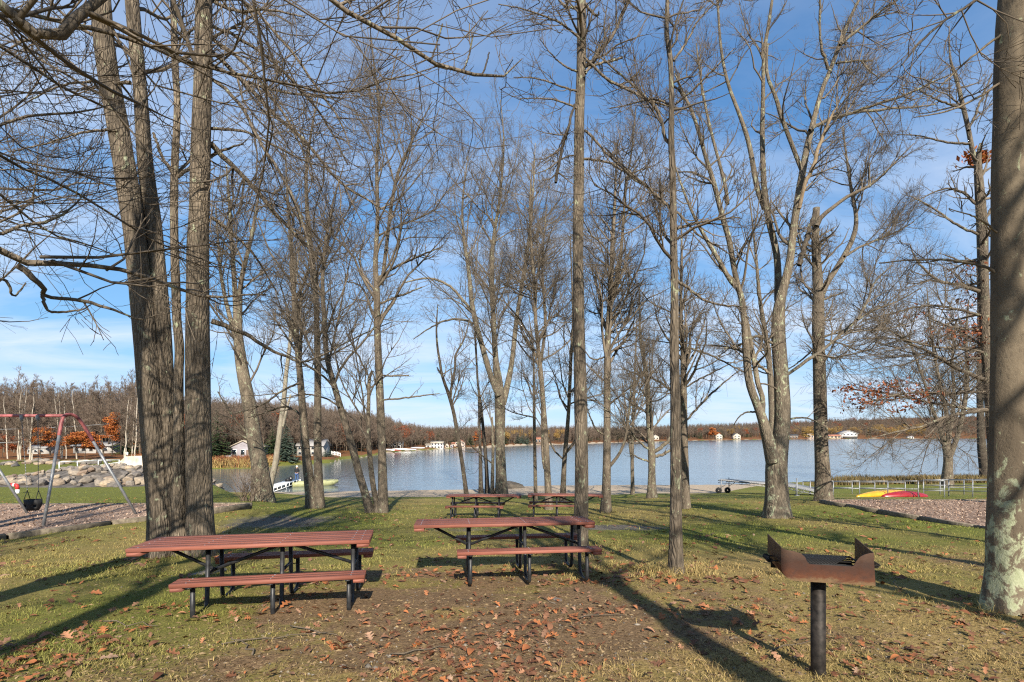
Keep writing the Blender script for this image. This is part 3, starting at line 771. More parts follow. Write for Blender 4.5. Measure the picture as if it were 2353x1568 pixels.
make_tree('bare_oak', 'big oak forking into three tall limbs above the dark beach boulder', (1152, 1140),
    [[(1152, 1141, 30), (1151, 1075, 24), (1149, 997, 23), (1149, 919, 26), (1145, 870, 20), (1139, 833, 14), (1134, 739, 12), (1131, 676, 12), (1130, 614, 11), (1133, 551, 9), (1150, 450, 6), (1160, 330, 4), (1150, 230, 2)],
     [(1146, 910, 15), (1127, 864, 13), (1108, 795, 12), (1092, 739, 12), (1083, 692, 11), (1077, 614, 9), (1067, 567, 7), (1060, 480, 5), (1075, 360, 2)],
     [(1156, 930, 15), (1164, 895, 14), (1177, 833, 12), (1186, 739, 10), (1200, 650, 9), (1215, 560, 8), (1225, 450, 5), (1230, 330, 2)],
     [(1131, 1138, 11), (1132, 1075, 7), (1133, 1023, 7), (1131, 958, 4)]],
    [[(1088, 720, 7), (1040, 660, 6), (990, 635, 5), (930, 650, 3)], [(1092, 745, 6), (1050, 730, 5), (1000, 745, 4), (950, 780, 2)]],
    n1=76, seed=36, t0=0.34, drift=[0.02, -0.03, 0.05, 0], mat='bark_lichen', flare=0.25, ang1=44)
make_tree('young_maple', 'pair of slim crossing stems left of the big oak on the sand', (1112, 1134),
    [[(1105, 1134, 11), (1104, 1049, 8), (1101, 971, 6), (1101, 919, 5), (1096, 850, 4), (1090, 770, 2)],
     [(1120, 1134, 11), (1118, 1075, 9), (1114, 1023, 8), (1109, 971, 7), (1104, 919, 6), (1097, 880, 5), (1095, 820, 4), (1091, 730, 2)]],
    n1=12, seed=37, t0=0.4, mat='bark_dark', levels=(5, 4, 3))
make_tree('slim_maple', 'slender straight tree right of the big oak behind the gap between far tables', (1231, 1150),
    [[(1231, 1150, 9), (1229, 1049, 8), (1227, 919, 7), (1227, 864, 5), (1225, 801, 4), (1215, 720, 2)]], n1=12, seed=38, t0=0.4, levels=(5, 4, 3))
make_tree('forked_maple', 'maple dividing in two above the far right picnic table', (1261, 1172),
    [[(1262, 1174, 18), (1257, 1075, 14), (1253, 997, 13), (1250, 958, 12), (1244, 864, 11), (1238, 810, 9), (1230, 739, 8), (1228, 645, 7), (1222, 583, 6), (1215, 480, 4), (1225, 370, 2)],
     [(1242, 840, 8), (1248, 795, 7), (1255, 739, 8), (1246, 645, 6), (1247, 583, 5), (1256, 470, 2)],
     [(1251, 1078, 6), (1246, 1050, 5), (1245, 980, 5), (1246, 919, 4), (1236, 850, 2)]], n1=58, seed=39, t0=0.4, drift=[0, 0.03, 0], ang1=46)
make_tree('crooked_maple', 'slightly leaning tree just left of the tall centre trunk', (1294, 1155),
    [[(1293, 1156, 15), (1296, 1075, 11), (1298, 1044, 11), (1305, 971, 9), (1309, 900, 8), (1312, 817, 8), (1318, 740, 6), (1314, 640, 4), (1310, 540, 2)],
     [(1299, 1042, 7), (1310, 1030, 7), (1322, 1015, 6), (1334, 980, 4), (1350, 930, 2)]],
    [[(1294, 1055, 4), (1275, 1040, 4), (1262, 1010, 3), (1250, 990, 2)]], n1=24, dens=0.6, seed=40, t0=0.28)
make_tree('tall_maple', 'tall straight tree in the middle with a hanging dead branch', (1333, 1256),
    [[(1333, 1256, 36), (1336, 1150, 31), (1336, 1042, 29), (1333, 864, 28), (1330, 739, 27), (1330, 676, 25), (1327, 586, 24), (1330, 391, 23), (1331, 274, 22), (1336, 156, 22), (1337, 0, 22)]],
    [[(1345, 166, 6), (1360, 150, 6), (1395, 143, 6), (1430, 133, 5)], [(1346, 170, 5), (1366, 130, 5), (1385, 90, 4), (1401, 60, 3)],
     {'p': [(1320, 240, 5), (1312, 270, 6), (1298, 320, 6), (1284, 370, 7), (1277, 420, 7)], 'd': [10.3, 10.1], 'mat': 'bark_dark'},
     [(1328, 18, 6), (1302, 18, 6), (1286, 4, 5), (1276, -14, 4)], [(1345, 10, 7), (1356, 25, 6), (1374, 40, 5), (1376, 26, 3)],
     [(1344, 100, 5), (1300, 60, 5), (1260, 40, 4), (1200, 20, 3), (1145, 10, 2)], [(1325, 210, 5), (1290, 200, 4), (1240, 180, 3), (1180, 178, 2)],
     [(1326, 165, 5), (1300, 155, 4), (1270, 130, 3), (1240, 90, 2)], [(1344, 300, 6), (1374, 330, 6), (1415, 374, 5), (1480, 424, 5), (1530, 478, 3)],
     [(1342, 366, 6), (1400, 370, 5), (1440, 400, 5), (1500, 440, 4), (1540, 475, 3)], [(1326, 250, 5), (1296, 235, 4), (1250, 225, 3), (1190, 228, 2)], [(1324, 355, 4), (1290, 365, 4), (1260, 390, 3), (1230, 400, 2)],
     [(1342, 130, 6), (1390, 180, 6), (1440, 205, 6), (1500, 235, 5), (1560, 250, 3)]],
    n1=16, Lc=2.0, seed=41, t0=0.5, drift=0.02, flare=0.22, mat='bark_mid', twig='twig_near', levels=(5, 4, 2.6), ang1=66)
make_tree('vase_maple', 'vase-shaped maple with pale trunk right of the tall centre tree', (1392, 1178),
    [[(1392, 1180, 24), (1394, 1075, 19), (1395, 997, 17), (1395, 864, 16), (1396, 801, 15), (1398, 739, 13), (1404, 676, 13), (1406, 614, 9), (1409, 551, 8), (1414, 430, 6), (1418, 320, 2)],
     [(1402, 700, 11), (1412, 660, 10), (1422, 630, 9), (1430, 551, 7), (1437, 430, 6), (1453, 344, 4), (1461, 250, 2)],
     [(1399, 1074, 8), (1423, 1046, 7), (1438, 1010, 6), (1446, 945, 5), (1450, 880, 2)]],
    [[(1402, 800, 5), (1420, 770, 5), (1440, 740, 4), (1456, 690, 3), (1480, 640, 2)], [(1390, 1000, 4), (1370, 990, 4), (1352, 950, 3), (1345, 920, 2)], [(1394, 820, 4), (1360, 830, 4), (1340, 800, 2)],
     [(1400, 930, 4), (1430, 905, 4), (1460, 880, 3), (1490, 850, 2)], [(1394, 880, 4), (1360, 850, 3), (1340, 830, 2)]],
    n1=60, seed=42, t0=0.38, drift=[0, 0.04, 0], ang1=44, flare=0.35)
make_tree('lakeside_sapling', 'thin twin tree on the grass edge between two larger maples', (1454, 1137),
    [[(1454, 1137, 10), (1452, 1049, 8), (1455, 958, 7), (1458, 864, 5), (1461, 801, 4), (1464, 720, 2)], [(1450, 1050, 5), (1444, 1000, 5), (1438, 940, 4), (1430, 880, 2)]], n1=16, dens=0.7, seed=43, t0=0.3, levels=(5, 4, 3.4))
make_tree('burled_maple', 'low-branched maple with burl and thick side limbs near the lake', (1497, 1145),
    [[(1497, 1146, 20), (1498, 1083, 16), (1498, 1040, 18), (1491, 970, 13), (1489, 895, 11), (1486, 864, 9), (1473, 801, 7), (1469, 739, 5), (1470, 660, 2)]],
    [[(1502, 1038, 9), (1527, 1023, 9), (1540, 1008, 7), (1556, 975, 4)], [(1502, 1050, 7), (1522, 1046, 7), (1540, 1036, 6), (1560, 1020, 3)], [(1494, 1036, 6), (1474, 1020, 5), (1452, 1000, 4), (1440, 960, 2)], [(1492, 1060, 5), (1470, 1055, 4), (1448, 1040, 2)]],
    n1=30, dens=0.6, seed=44, t0=0.22, mat='bark_lichen', limb_dens=1.6)
make_tree('slim_ash', 'slim pale upright tree standing alone in the right foreground grass', (1553, 1318),
    [[(1553, 1320, 34), (1553, 1200, 27), (1553, 1100, 25), (1552, 1000, 24), (1552, 900, 22), (1549, 801, 20), (1551, 676, 17), (1548, 586, 16), (1546, 391, 14), (1542, 332, 14), (1543, 234, 11), (1542, 137, 12), (1530, 78, 10), (1534, 0, 9)]],
    [[(1540, 330, 9), (1531, 326, 8), (1518, 266, 7), (1496, 234, 6), (1461, 203, 5), (1398, 145, 4), (1350, 110, 2)], [(1548, 140, 6), (1580, 95, 5), (1600, 50, 4), (1640, 10, 3)],
     [(1542, 480, 7), (1520, 460, 6), (1490, 430, 5), (1440, 390, 4), (1390, 340, 3)], [(1556, 525, 8), (1590, 515, 6), (1640, 505, 5), (1700, 500, 3)], [(1556, 645, 7), (1580, 660, 7), (1600, 680, 6), (1640, 700, 5), (1720, 706, 3)],
     [(1550, 240, 5), (1590, 210, 5), (1640, 160, 4), (1690, 110, 2)], [(1538, 240, 5), (1500, 225, 4), (1450, 240, 3), (1400, 250, 2)], [(1546, 480, 6), (1570, 500, 6), (1600, 540, 5), (1640, 560, 4), (1700, 600, 2)]],
    mat='bark_mid', twig='twig_near', n1=14, Lc=1.5, seed=45, t0=0.45, drift=-0.015, flare=0.2, levels=(5, 4, 2.6), ang1=60)
make_tree('rough_oak', 'rough-barked tree half hidden behind the slim upright one', (1576, 1169),
    [[(1576, 1170, 20), (1573, 1045, 17), (1570, 858, 14), (1570, 801, 11), (1563, 708, 8), (1567, 600, 6), (1565, 480, 2)]],
    [[(1578, 965, 5), (1610, 930, 5), (1650, 890, 4), (1700, 850, 2)], [(1576, 890, 4), (1610, 870, 4), (1650, 850, 3), (1690, 830, 2)], [(1574, 800, 5), (1606, 806, 5), (1650, 825, 4), (1730, 865, 3)]],
    n1=30, dens=0.6, seed=46, t0=0.32, mat='bark_mid')
make_tree('great_maple', 'massive many-limbed maple with lichen on its trunk beside the dock section', (1786, 1190),
    [[(1788, 1192, 56), (1785, 1120, 45), (1784, 1060, 45), (1795, 1008, 33), (1799, 950, 32), (1795, 864, 32), (1789, 786, 31), (1788, 739, 28), (1792, 692, 22), (1806, 640, 17), (1816, 598, 16), (1820, 551, 16), (1829, 488, 16), (1845, 391, 14), (1856, 332, 13), (1872, 266, 11), (1888, 207, 10), (1907, 164, 9), (1929, 102, 9), (1958, 31, 7), (1974, 0, 6)],
     [(1776, 1062, 30), (1765, 1008, 27), (1750, 956, 21), (1735, 920, 17), (1720, 880, 17), (1714, 801, 16), (1711, 745, 13), (1706, 690, 14), (1692, 645, 12), (1683, 598, 12), (1676, 551, 12), (1660, 500, 11), (1641, 422, 11), (1621, 360, 9), (1606, 305, 8), (1590, 254, 7), (1567, 211, 6), (1551, 168, 4)],
     [(1752, 948, 12), (1754, 914, 11), (1741, 884, 11), (1736, 848, 11), (1727, 801, 11), (1716, 745, 11), (1708, 705, 9)],
     [(1788, 690, 16), (1788, 614, 14), (1782, 567, 14), (1763, 496, 13), (1755, 430, 12), (1751, 313, 10), (1753, 234, 9), (1755, 117, 8), (1766, 59, 7), (1774, 0, 6)],
     [(1757, 480, 11), (1738, 430, 11), (1723, 332, 10), (1699, 262, 8), (1672, 195, 7), (1656, 117, 6), (1649, 6, 5)],
     [(1845, 400, 9), (1809, 305, 9), (1794, 266, 9), (1782, 219, 8), (1759, 172, 7), (1764, 100, 4)],
     [(1692, 660, 11), (1677, 645, 10), (1652, 598, 9), (1633, 567, 9), (1600, 510, 7), (1570, 440, 5), (1545, 360, 3)],
     [(1672, 470, 9), (1668, 430, 8), (1652, 371, 7), (1629, 285, 6), (1612, 200, 5), (1600, 100, 3)]],
    [{'p': [(1836, 480, 9), (1846, 430, 9), (1868, 383, 9), (1888, 320, 8), (1907, 274, 7), (1923, 246, 2)], 'd': [16.4, 16.1], 'mat': 'dead_wood'},
     [(1903, 160, 7), (1888, 117, 6), (1884, 90, 5), (1884, 0, 5)], [(1929, 104, 7), (1989, 55, 6), (2028, 23, 5), (2063, 0, 4), (2100, -30, 3)], [(1922, 146, 5), (1960, 140, 4), (2005, 140, 4)], [(1980, 142, 4), (2000, 165, 3), (2020, 180, 2)],
     [(1860, 300, 8), (1900, 275, 8), (1960, 260, 7), (2030, 250, 6), (2100, 247, 4), (2150, 240, 2)], [(1960, 258, 6), (2030, 235, 6), (2090, 215, 5), (2140, 190, 4), (2200, 165, 2)],
     [(1808, 862, 7), (1850, 830, 8), (1900, 800, 7), (1950, 750, 6), (2000, 715, 5), (2060, 695, 4), (2120, 660, 2)], [(1970, 735, 5), (1996, 690, 5), (2005, 650, 4), (2050, 610, 3)],
     [(1774, 862, 6), (1745, 840, 6), (1725, 815, 5), (1700, 800, 3)], [(1775, 790, 6), (1745, 770, 6), (1720, 780, 5), (1690, 800, 4), (1660, 800, 3)], [(1745, 950, 5), (1720, 945, 4), (1700, 955, 3), (1680, 985, 2)],
     [(1812, 965, 5), (1840, 958, 4), (1870, 965, 3), (1900, 985, 2)], [(1800, 905, 5), (1770, 885, 4), (1740, 880, 3)]],
    mat='bark_lichen', n1=80, Lc=2.8, dens=0.85, seed=47, t0=0.4, drift=[0.02, -0.05, 0.0, 0.1, 0.12, 0.02, -0.08, 0.1], flare=0.3, levels=(6, 4.6, 3.4), ang1=46)
make_tree('hidden_maple', 'straight tree mostly hidden behind the massive many-limbed maple', (1776, 1138),
    [[(1776, 1140, 16), (1775, 1000, 15), (1773, 900, 14), (1765, 800, 11), (1745, 690, 8), (1735, 560, 5), (1720, 440, 2)]], n1=26, dens=0.6, seed=48, t0=0.4)
make_tree('broken_maple', 'straight rough maple with snapped top at the corner of the right mulch bed', (1892, 1152),
    [[(1893, 1154, 33), (1888, 1045, 29), (1884, 900, 26), (1880, 770, 25), (1881, 692, 24), (1877, 614, 19), (1873, 551, 16), (1876, 478, 14)],
     [(1886, 690, 14), (1893, 661, 14), (1916, 627, 13), (1938, 592, 12), (1962, 547, 11), (1970, 504, 9), (1958, 449, 7), (1946, 371, 5), (1936, 290, 3)],
     [(1876, 520, 12), (1884, 500, 11), (1919, 473, 8), (1950, 449, 8), (2005, 426, 6), (2060, 370, 4), (2100, 330, 2)]],
    [{'p': [(1874, 484, 9), (1862, 520, 10), (1850, 560, 11), (1836, 610, 12)], 'd': [22.6, 22.0], 'mat': 'bark_dark'},
     [(1890, 690, 5), (1915, 680, 4), (1936, 673, 4)], [(1892, 780, 4), (1930, 790, 4), (1980, 808, 3), (2040, 800, 2)], [(1872, 800, 4), (1840, 830, 4), (1810, 850, 2)], [(1940, 590, 6), (1990, 560, 5), (2050, 540, 4), (2100, 510, 2)],
     [(1878, 620, 5), (1850, 590, 5), (1830, 540, 4), (1825, 480, 2)]],
    mat='bark_mid', n1=44, Lc=3.0, dens=0.8, seed=49, t0=0.45, drift=[0, 0.08, -0.06], ang1=50)
make_tree('shore_maple', 'fan-branched tree with dark stems standing in the reeds by the lake', (2176, 1118),
    [[(2176, 1120, 22), (2178, 1075, 19), (2180, 1045, 20), (2166, 1005, 10), (2155, 970, 9), (2138, 933, 7), (2128, 890, 6), (2113, 848, 5), (2091, 790, 3)],
     [(2180, 1046, 12), (2180, 970, 9), (2164, 900, 7), (2150, 833, 6), (2135, 739, 4), (2130, 660, 2)],
     [(2184, 1046, 12), (2202, 1000, 10), (2217, 933, 9), (2224, 858, 8), (2218, 780, 6), (2226, 690, 3)],
     [(2182, 1000, 8), (2195, 920, 7), (2186, 830, 6), (2196, 740, 3)]], n1=44, dens=0.8, seed=50, t0=0.22, drift=[0, 0.05, -0.04, 0.02], ang1=48, mat='bark_mid')
make_tree('dark_shore_tree', 'dark leaning trunk at the water edge beside the big right tree', (2269, 1106),
    [[(2270, 1108, 24), (2256, 1045, 17), (2253, 970, 14), (2251, 880, 12), (2252, 800, 10), (2250, 700, 7), (2245, 600, 3)]], n1=24, dens=0.6, seed=51, t0=0.35, mat='bark_dark')
rt, rtb, rte = make_tree('oak_with_leaves', 'tall oak with snapped top and clinging brown leaves behind the right foreground trunk', (2292, 1162),
    [[(2292, 1164, 28), (2285, 1042, 24), (2277, 942, 22), (2272, 864, 22), (2266, 770, 22), (2260, 676, 20), (2258, 551, 20), (2256, 508, 20), (2250, 430, 17), (2246, 371, 14), (2253, 330, 5)],
     [(2246, 380, 11), (2235, 352, 9), (2224, 289, 9), (2210, 234, 8), (2200, 188, 7), (2181, 137, 4), (2181, 60, 2)]],
    [[(2250, 670, 9), (2216, 658, 8), (2185, 651, 7), (2153, 648, 6), (2105, 600, 4), (2090, 560, 2)], [(2263, 873, 11), (2231, 861, 9), (2185, 839, 8), (2138, 811, 7), (2091, 792, 5), (2040, 755, 3), (1960, 700, 2)],
     [(2253, 808, 5), (2216, 802, 5), (2138, 798, 4), (2060, 775, 3), (1960, 780, 2)], [(2266, 942, 10), (2216, 948, 8), (2169, 958, 7), (2122, 980, 5), (2060, 992, 4), (1990, 1010, 2)],
     [(2262, 945, 7), (2200, 935, 6), (2130, 925, 5), (2050, 905, 4), (1940, 893, 2)], [(2262, 900, 6), (2180, 905, 5), (2090, 900, 4), (1985, 925, 2)], [(2253, 725, 6), (2200, 710, 6), (2130, 700, 5), (2050, 720, 4), (1990, 735, 2)],
     [(2252, 480, 7), (2215, 440, 6), (2170, 430, 4), (2110, 460, 2)], [(2250, 540, 6), (2200, 520, 5), (2150, 480, 4), (2090, 450, 2)], [(2216, 250, 5), (2150, 230, 4), (2100, 200, 2)], [(2230, 330, 6), (2180, 330, 5), (2110, 310, 3), (2060, 310, 2)],
     [(2266, 500, 6), (2290, 460, 5), (2310, 420, 3)], [(2225, 300, 6), (2250, 240, 5), (2280, 170, 3)]],
    mat='bark_mid', n1=34, Lc=3.2, seed=52, t0=0.4, drift=[0, 0.05], ang1=66, up1=0.0, levels=(6, 4.6, 3.6))
make_tree('right_maple', 'large smooth trunk with pale lichen at the right edge of the picture', (2318, 1404),
    [[(2318, 1408, 92), (2321, 1330, 80), (2321, 1200, 78), (2322, 1000, 72), (2323, 850, 70), (2321, 700, 68), (2320, 600, 66), (2320, 480, 62), (2318, 391, 58), (2320, 250, 54), (2320, 156, 53), (2325, 0, 50)],
     [(2378, 1418, 96), (2376, 1340, 70), (2388, 1200, 56), (2410, 1000, 48), (2440, 700, 40), (2470, 300, 32), (2480, 0, 28)]],
    [[(2290, 628, 7), (2270, 615, 6), (2200, 598, 5), (2110, 596, 4), (2020, 605, 3)], [(2355, 120, 8), (2420, 60, 7), (2480, 0, 5)], [(2300, 80, 6), (2260, 110, 5), (2210, 150, 4), (2130, 230, 2)],
     {'p': [(2330, -60, 9), (2260, -10, 7), (2180, 40, 6), (2120, 90, 5), (2072, 150, 3)], 'd': [5.2, 4.4], 'mat': 'bark_dark'}, [(2300, 190, 6), (2240, 230, 5), (2170, 260, 4), (2100, 270, 2)], [(2296, 540, 5), (2250, 500, 4), (2180, 480, 2)], [(2345, 200, 6), (2390, 150, 4)]],
    mat='bark_edge', twig='twig_near', n1=12, Lc=2.2, seed=53, t0=0.6, drift=[0.0, -0.03], flare=0.14, sides=26, levels=(5, 4, 2.5))

# trees beside and behind the photographer: their limbs hang into the picture and their shadows lie on the grass
def straight(x, y, h, r, lean=(0, 0), n=7, seed=0):
    rg = np.random.default_rng(seed); z0 = gz(x, y)
    return [(x + lean[0] * h * (k / (n - 1)) + rg.normal() * 0.05 * k, y + lean[1] * h * (k / (n - 1)) + rg.normal() * 0.05 * k, z0 + h * k / (n - 1), r * (1 - 0.88 * (k / (n - 1)) ** 1.3)) for k in range(n)]
bx, by = -5.4, 2.0
make_tree('overhanging_maple', 'maple just outside the picture on the left, its limbs hanging across the sky', bl_root, [straight(bx, by, 14, 0.26, seed=1)],
    [{'p': [(-60, -60, 24), (0, 10, 22), (39, 55, 23), (78, 86, 24), (105, 99, 25), (129, 92, 25), (152, 59, 22), (176, 31, 21), (219, 8, 19), (260, -20, 17), (330, -80, 12)], 'd': [3.3, 3.9], 'root': (-5.3, 2.1, 0.6)},
     {'p': [(-60, 0, 9), (0, 14, 9), (117, 45, 9), (219, 66, 9), (313, 94, 9), (340, 98, 9), (391, 125, 8), (449, 148, 7), (547, 172, 6), (602, 180, 6), (696, 201, 5), (794, 225, 4), (880, 182, 4), (931, 178, 3), (1013, 150, 2)], 'd': [4.0, 5.0], 'root': (-5.3, 2.2, 3.0)},
     {'p': [(640, -90, 13), (762, 0, 11), (817, 35, 11), (848, 59, 10), (903, 80, 10), (954, 125, 9), (989, 137, 9), (1032, 162, 8), (1060, 166, 8), (1106, 176, 7), (1130, 186, 7), (1157, 178, 5), (1181, 156, 4), (1200, 135, 2)], 'd': [3.2, 4.2], 'root': (-5.2, 2.1, 5.4)},
     {'p': [(907, 82, 4), (914, 50, 4), (917, 0, 3)], 'd': [3.62, 3.6]}, {'p': [(991, 138, 4), (1004, 100, 4), (1017, 55, 4)], 'd': [3.8, 3.75]}, {'p': [(1063, 166, 4), (1078, 130, 4), (1087, 80, 4)], 'd': [3.9, 3.95]}, {'p': [(1106, 175, 4), (1118, 150, 4), (1124, 120, 3)], 'd': [4.0, 4.0]},
     {'p': [(-50, 530, 18), (0, 577, 17), (41, 611, 16), (94, 602, 13), (175, 608, 11), (256, 614, 10), (331, 633, 9), (391, 658, 8), (447, 680, 7), (500, 687, 6), (531, 677, 5), (612, 677, 3)], 'd': [4.4, 6.0], 'root': (-5.3, 2.2, 2.2)},
     {'p': [(41, 611, 15), (78, 642, 13), (103, 667, 10), (97, 673, 9), (112, 686, 8), (187, 689, 8), (234, 705, 7), (275, 717, 5), (325, 739, 3), (359, 723, 2)], 'd': [4.55, 5.2]},
     {'p': [(97, 676, 8), (103, 702, 7), (115, 720, 6), (187, 714, 4), (210, 700, 2)], 'd': [4.6, 4.7]},
     {'p': [(-60, 320, 8), (0, 356, 7), (39, 383, 7), (98, 403, 6), (156, 434, 6), (219, 469, 5), (281, 508, 5), (336, 547, 4), (391, 571, 4), (469, 598, 3), (560, 630, 2)], 'd': [5.0, 7.4], 'root': (-5.3, 2.3, 3.6)},
     {'p': [(-60, 70, 8), (0, 105, 7), (59, 141, 7), (117, 188, 6), (168, 211, 5), (234, 246, 4), (293, 266, 3)], 'd': [4.6, 5.6], 'root': (-5.3, 2.2, 4.5)},
     {'p': [(-40, 555, 9), (0, 539, 8), (39, 520, 7), (78, 516, 7), (129, 504, 6), (164, 481, 4), (200, 440, 2)], 'd': [4.5, 5.0], 'root': (-5.3, 2.2, 2.4)},
     {'p': [(-40, 300, 8), (0, 292, 6), (40, 268, 6), (120, 262, 5), (200, 258, 4), (260, 240, 2)], 'd': [4.6, 5.2], 'root': (-5.3, 2.2, 3.7)},
     {'p': [(-40, 640, 9), (0, 640, 7), (22, 650, 6), (30, 690, 5), (60, 650, 3)], 'd': [4.4, 4.6]},
     {'p': [(-40, 420, 7), (30, 470, 6), (110, 540, 5), (200, 560, 4), (270, 590, 2)], 'd': [5.0, 6.2], 'root': (-5.3, 2.3, 3.2)}],
    world=True, mat='bark_mid', twig='twig_near', n1=12, Lc=3.2, r1max=0.03, seed=61, t0=0.35, tipr=0.0032, dens=0.9, levels=(5, 4, 3.0), limb_dens=1.0, up3=0.14)
make_tree('side_maple', 'bare maple left of the swings whose twigs reach into the picture', (-13.5, 10.8, gz(-13.5, 10.8)), [straight(-13.5, 10.8, 15, 0.24, (0.03, 0), seed=2), straight(-13.1, 11.0, 13, 0.18, (0.12, 0.05), seed=3)],
    world=True, n1=56, Lc=4.6, t0=0.35, seed=62, twig='twig_near', ang1=62, levels=(6, 4.4, 3.2), tipr=0.0034, r1max=0.032, up1=0.03)
for k, (x, y, h, r, sd, lb) in enumerate([(2.98, -4.2, 15, 0.21, 71, 'slim tree behind the photographer, its trunk shadow falling across the middle grass'),
        (8.9, -0.6, 15, 0.22, 72, 'straight tree right of the picture shading the grass by the grill'), (11.6, 1.6, 14, 0.2, 73, 'tree far right of the picture whose shadow reaches the massive maple'),
        (-2.6, -5.4, 15, 0.24, 74, 'tree behind the photographer shading the left foreground'), (-8.8, -7.0, 15, 0.2, 75, 'stout tree behind and left of the photographer'), (6.3, -4.2, 14, 0.17, 76, 'slim tree behind and right of the photographer')]):
    make_tree('park_tree', lb, (x, y, gz(x, y)), [straight(x, y, h, r, (0.01, 0.0), seed=sd)], world=True, n1=26, Lc=3.4, t0=0.4, seed=sd, dens=0.9, levels=(5, 3.6, 2.4), tipr=0.006, sides=12)

# leaf sprays that still cling to the oak behind the right trunk
def leaf_spray(name, parent, base, blobs, size, mat, rng):
    V = []; Tn = []; n = 0
    for (u, v, y, su, sv, cnt) in blobs:
        c = np.array(at(u, v, y)) - base
        k = y / FPX
        P = c + rng.normal(size=(cnt, 3)) * np.array([su * k, su * k * 1.1, sv * k])
        for p in P:
            for q in range(2):
                a = rng.normal(size=3); a /= np.linalg.norm(a); b = np.cross(a, rng.normal(size=3)); b /= np.linalg.norm(b) + 1e-9
                s = size * rng.uniform(0.7, 1.4); o = p + rng.normal(size=3) * size * 0.6
                V += [o - a * s, o - b * s * 0.45, o + a * s, o + b * s * 0.45]; Tn += [(n, n + 1, n + 2), (n, n + 2, n + 3)]; n += 4
    return link(name, mesh_raw(name, np.array(V), [np.array(Tn)]), mat, parent)
lr = np.random.default_rng(5)
leaf_spray('leaves', rt, rtb, [(2000, 905, 21.0, 28, 10, 90), (2055, 895, 21.3, 28, 12, 90), (1985, 925, 21, 22, 7, 60), (2100, 915, 21.5, 22, 10, 60), (1950, 893, 21, 10, 5, 22), (2070, 940, 21.4, 14, 5, 30),
    (2220, 770, 22, 30, 18, 110), (2265, 750, 22, 18, 30, 90), (2180, 765, 22, 24, 14, 60), (2090, 730, 21.6, 16, 8, 26), (2230, 690, 22, 18, 16, 50), (2240, 620, 22, 22, 12, 50), (2250, 820, 22, 16, 10, 40)], 0.075, M['leaf_brown'], lr)
leaf_spray('leaf_clump', rt, rtb, [(2246, 362, 22.9, 13, 5, 90)], 0.12, M['leaf_orange'], lr)

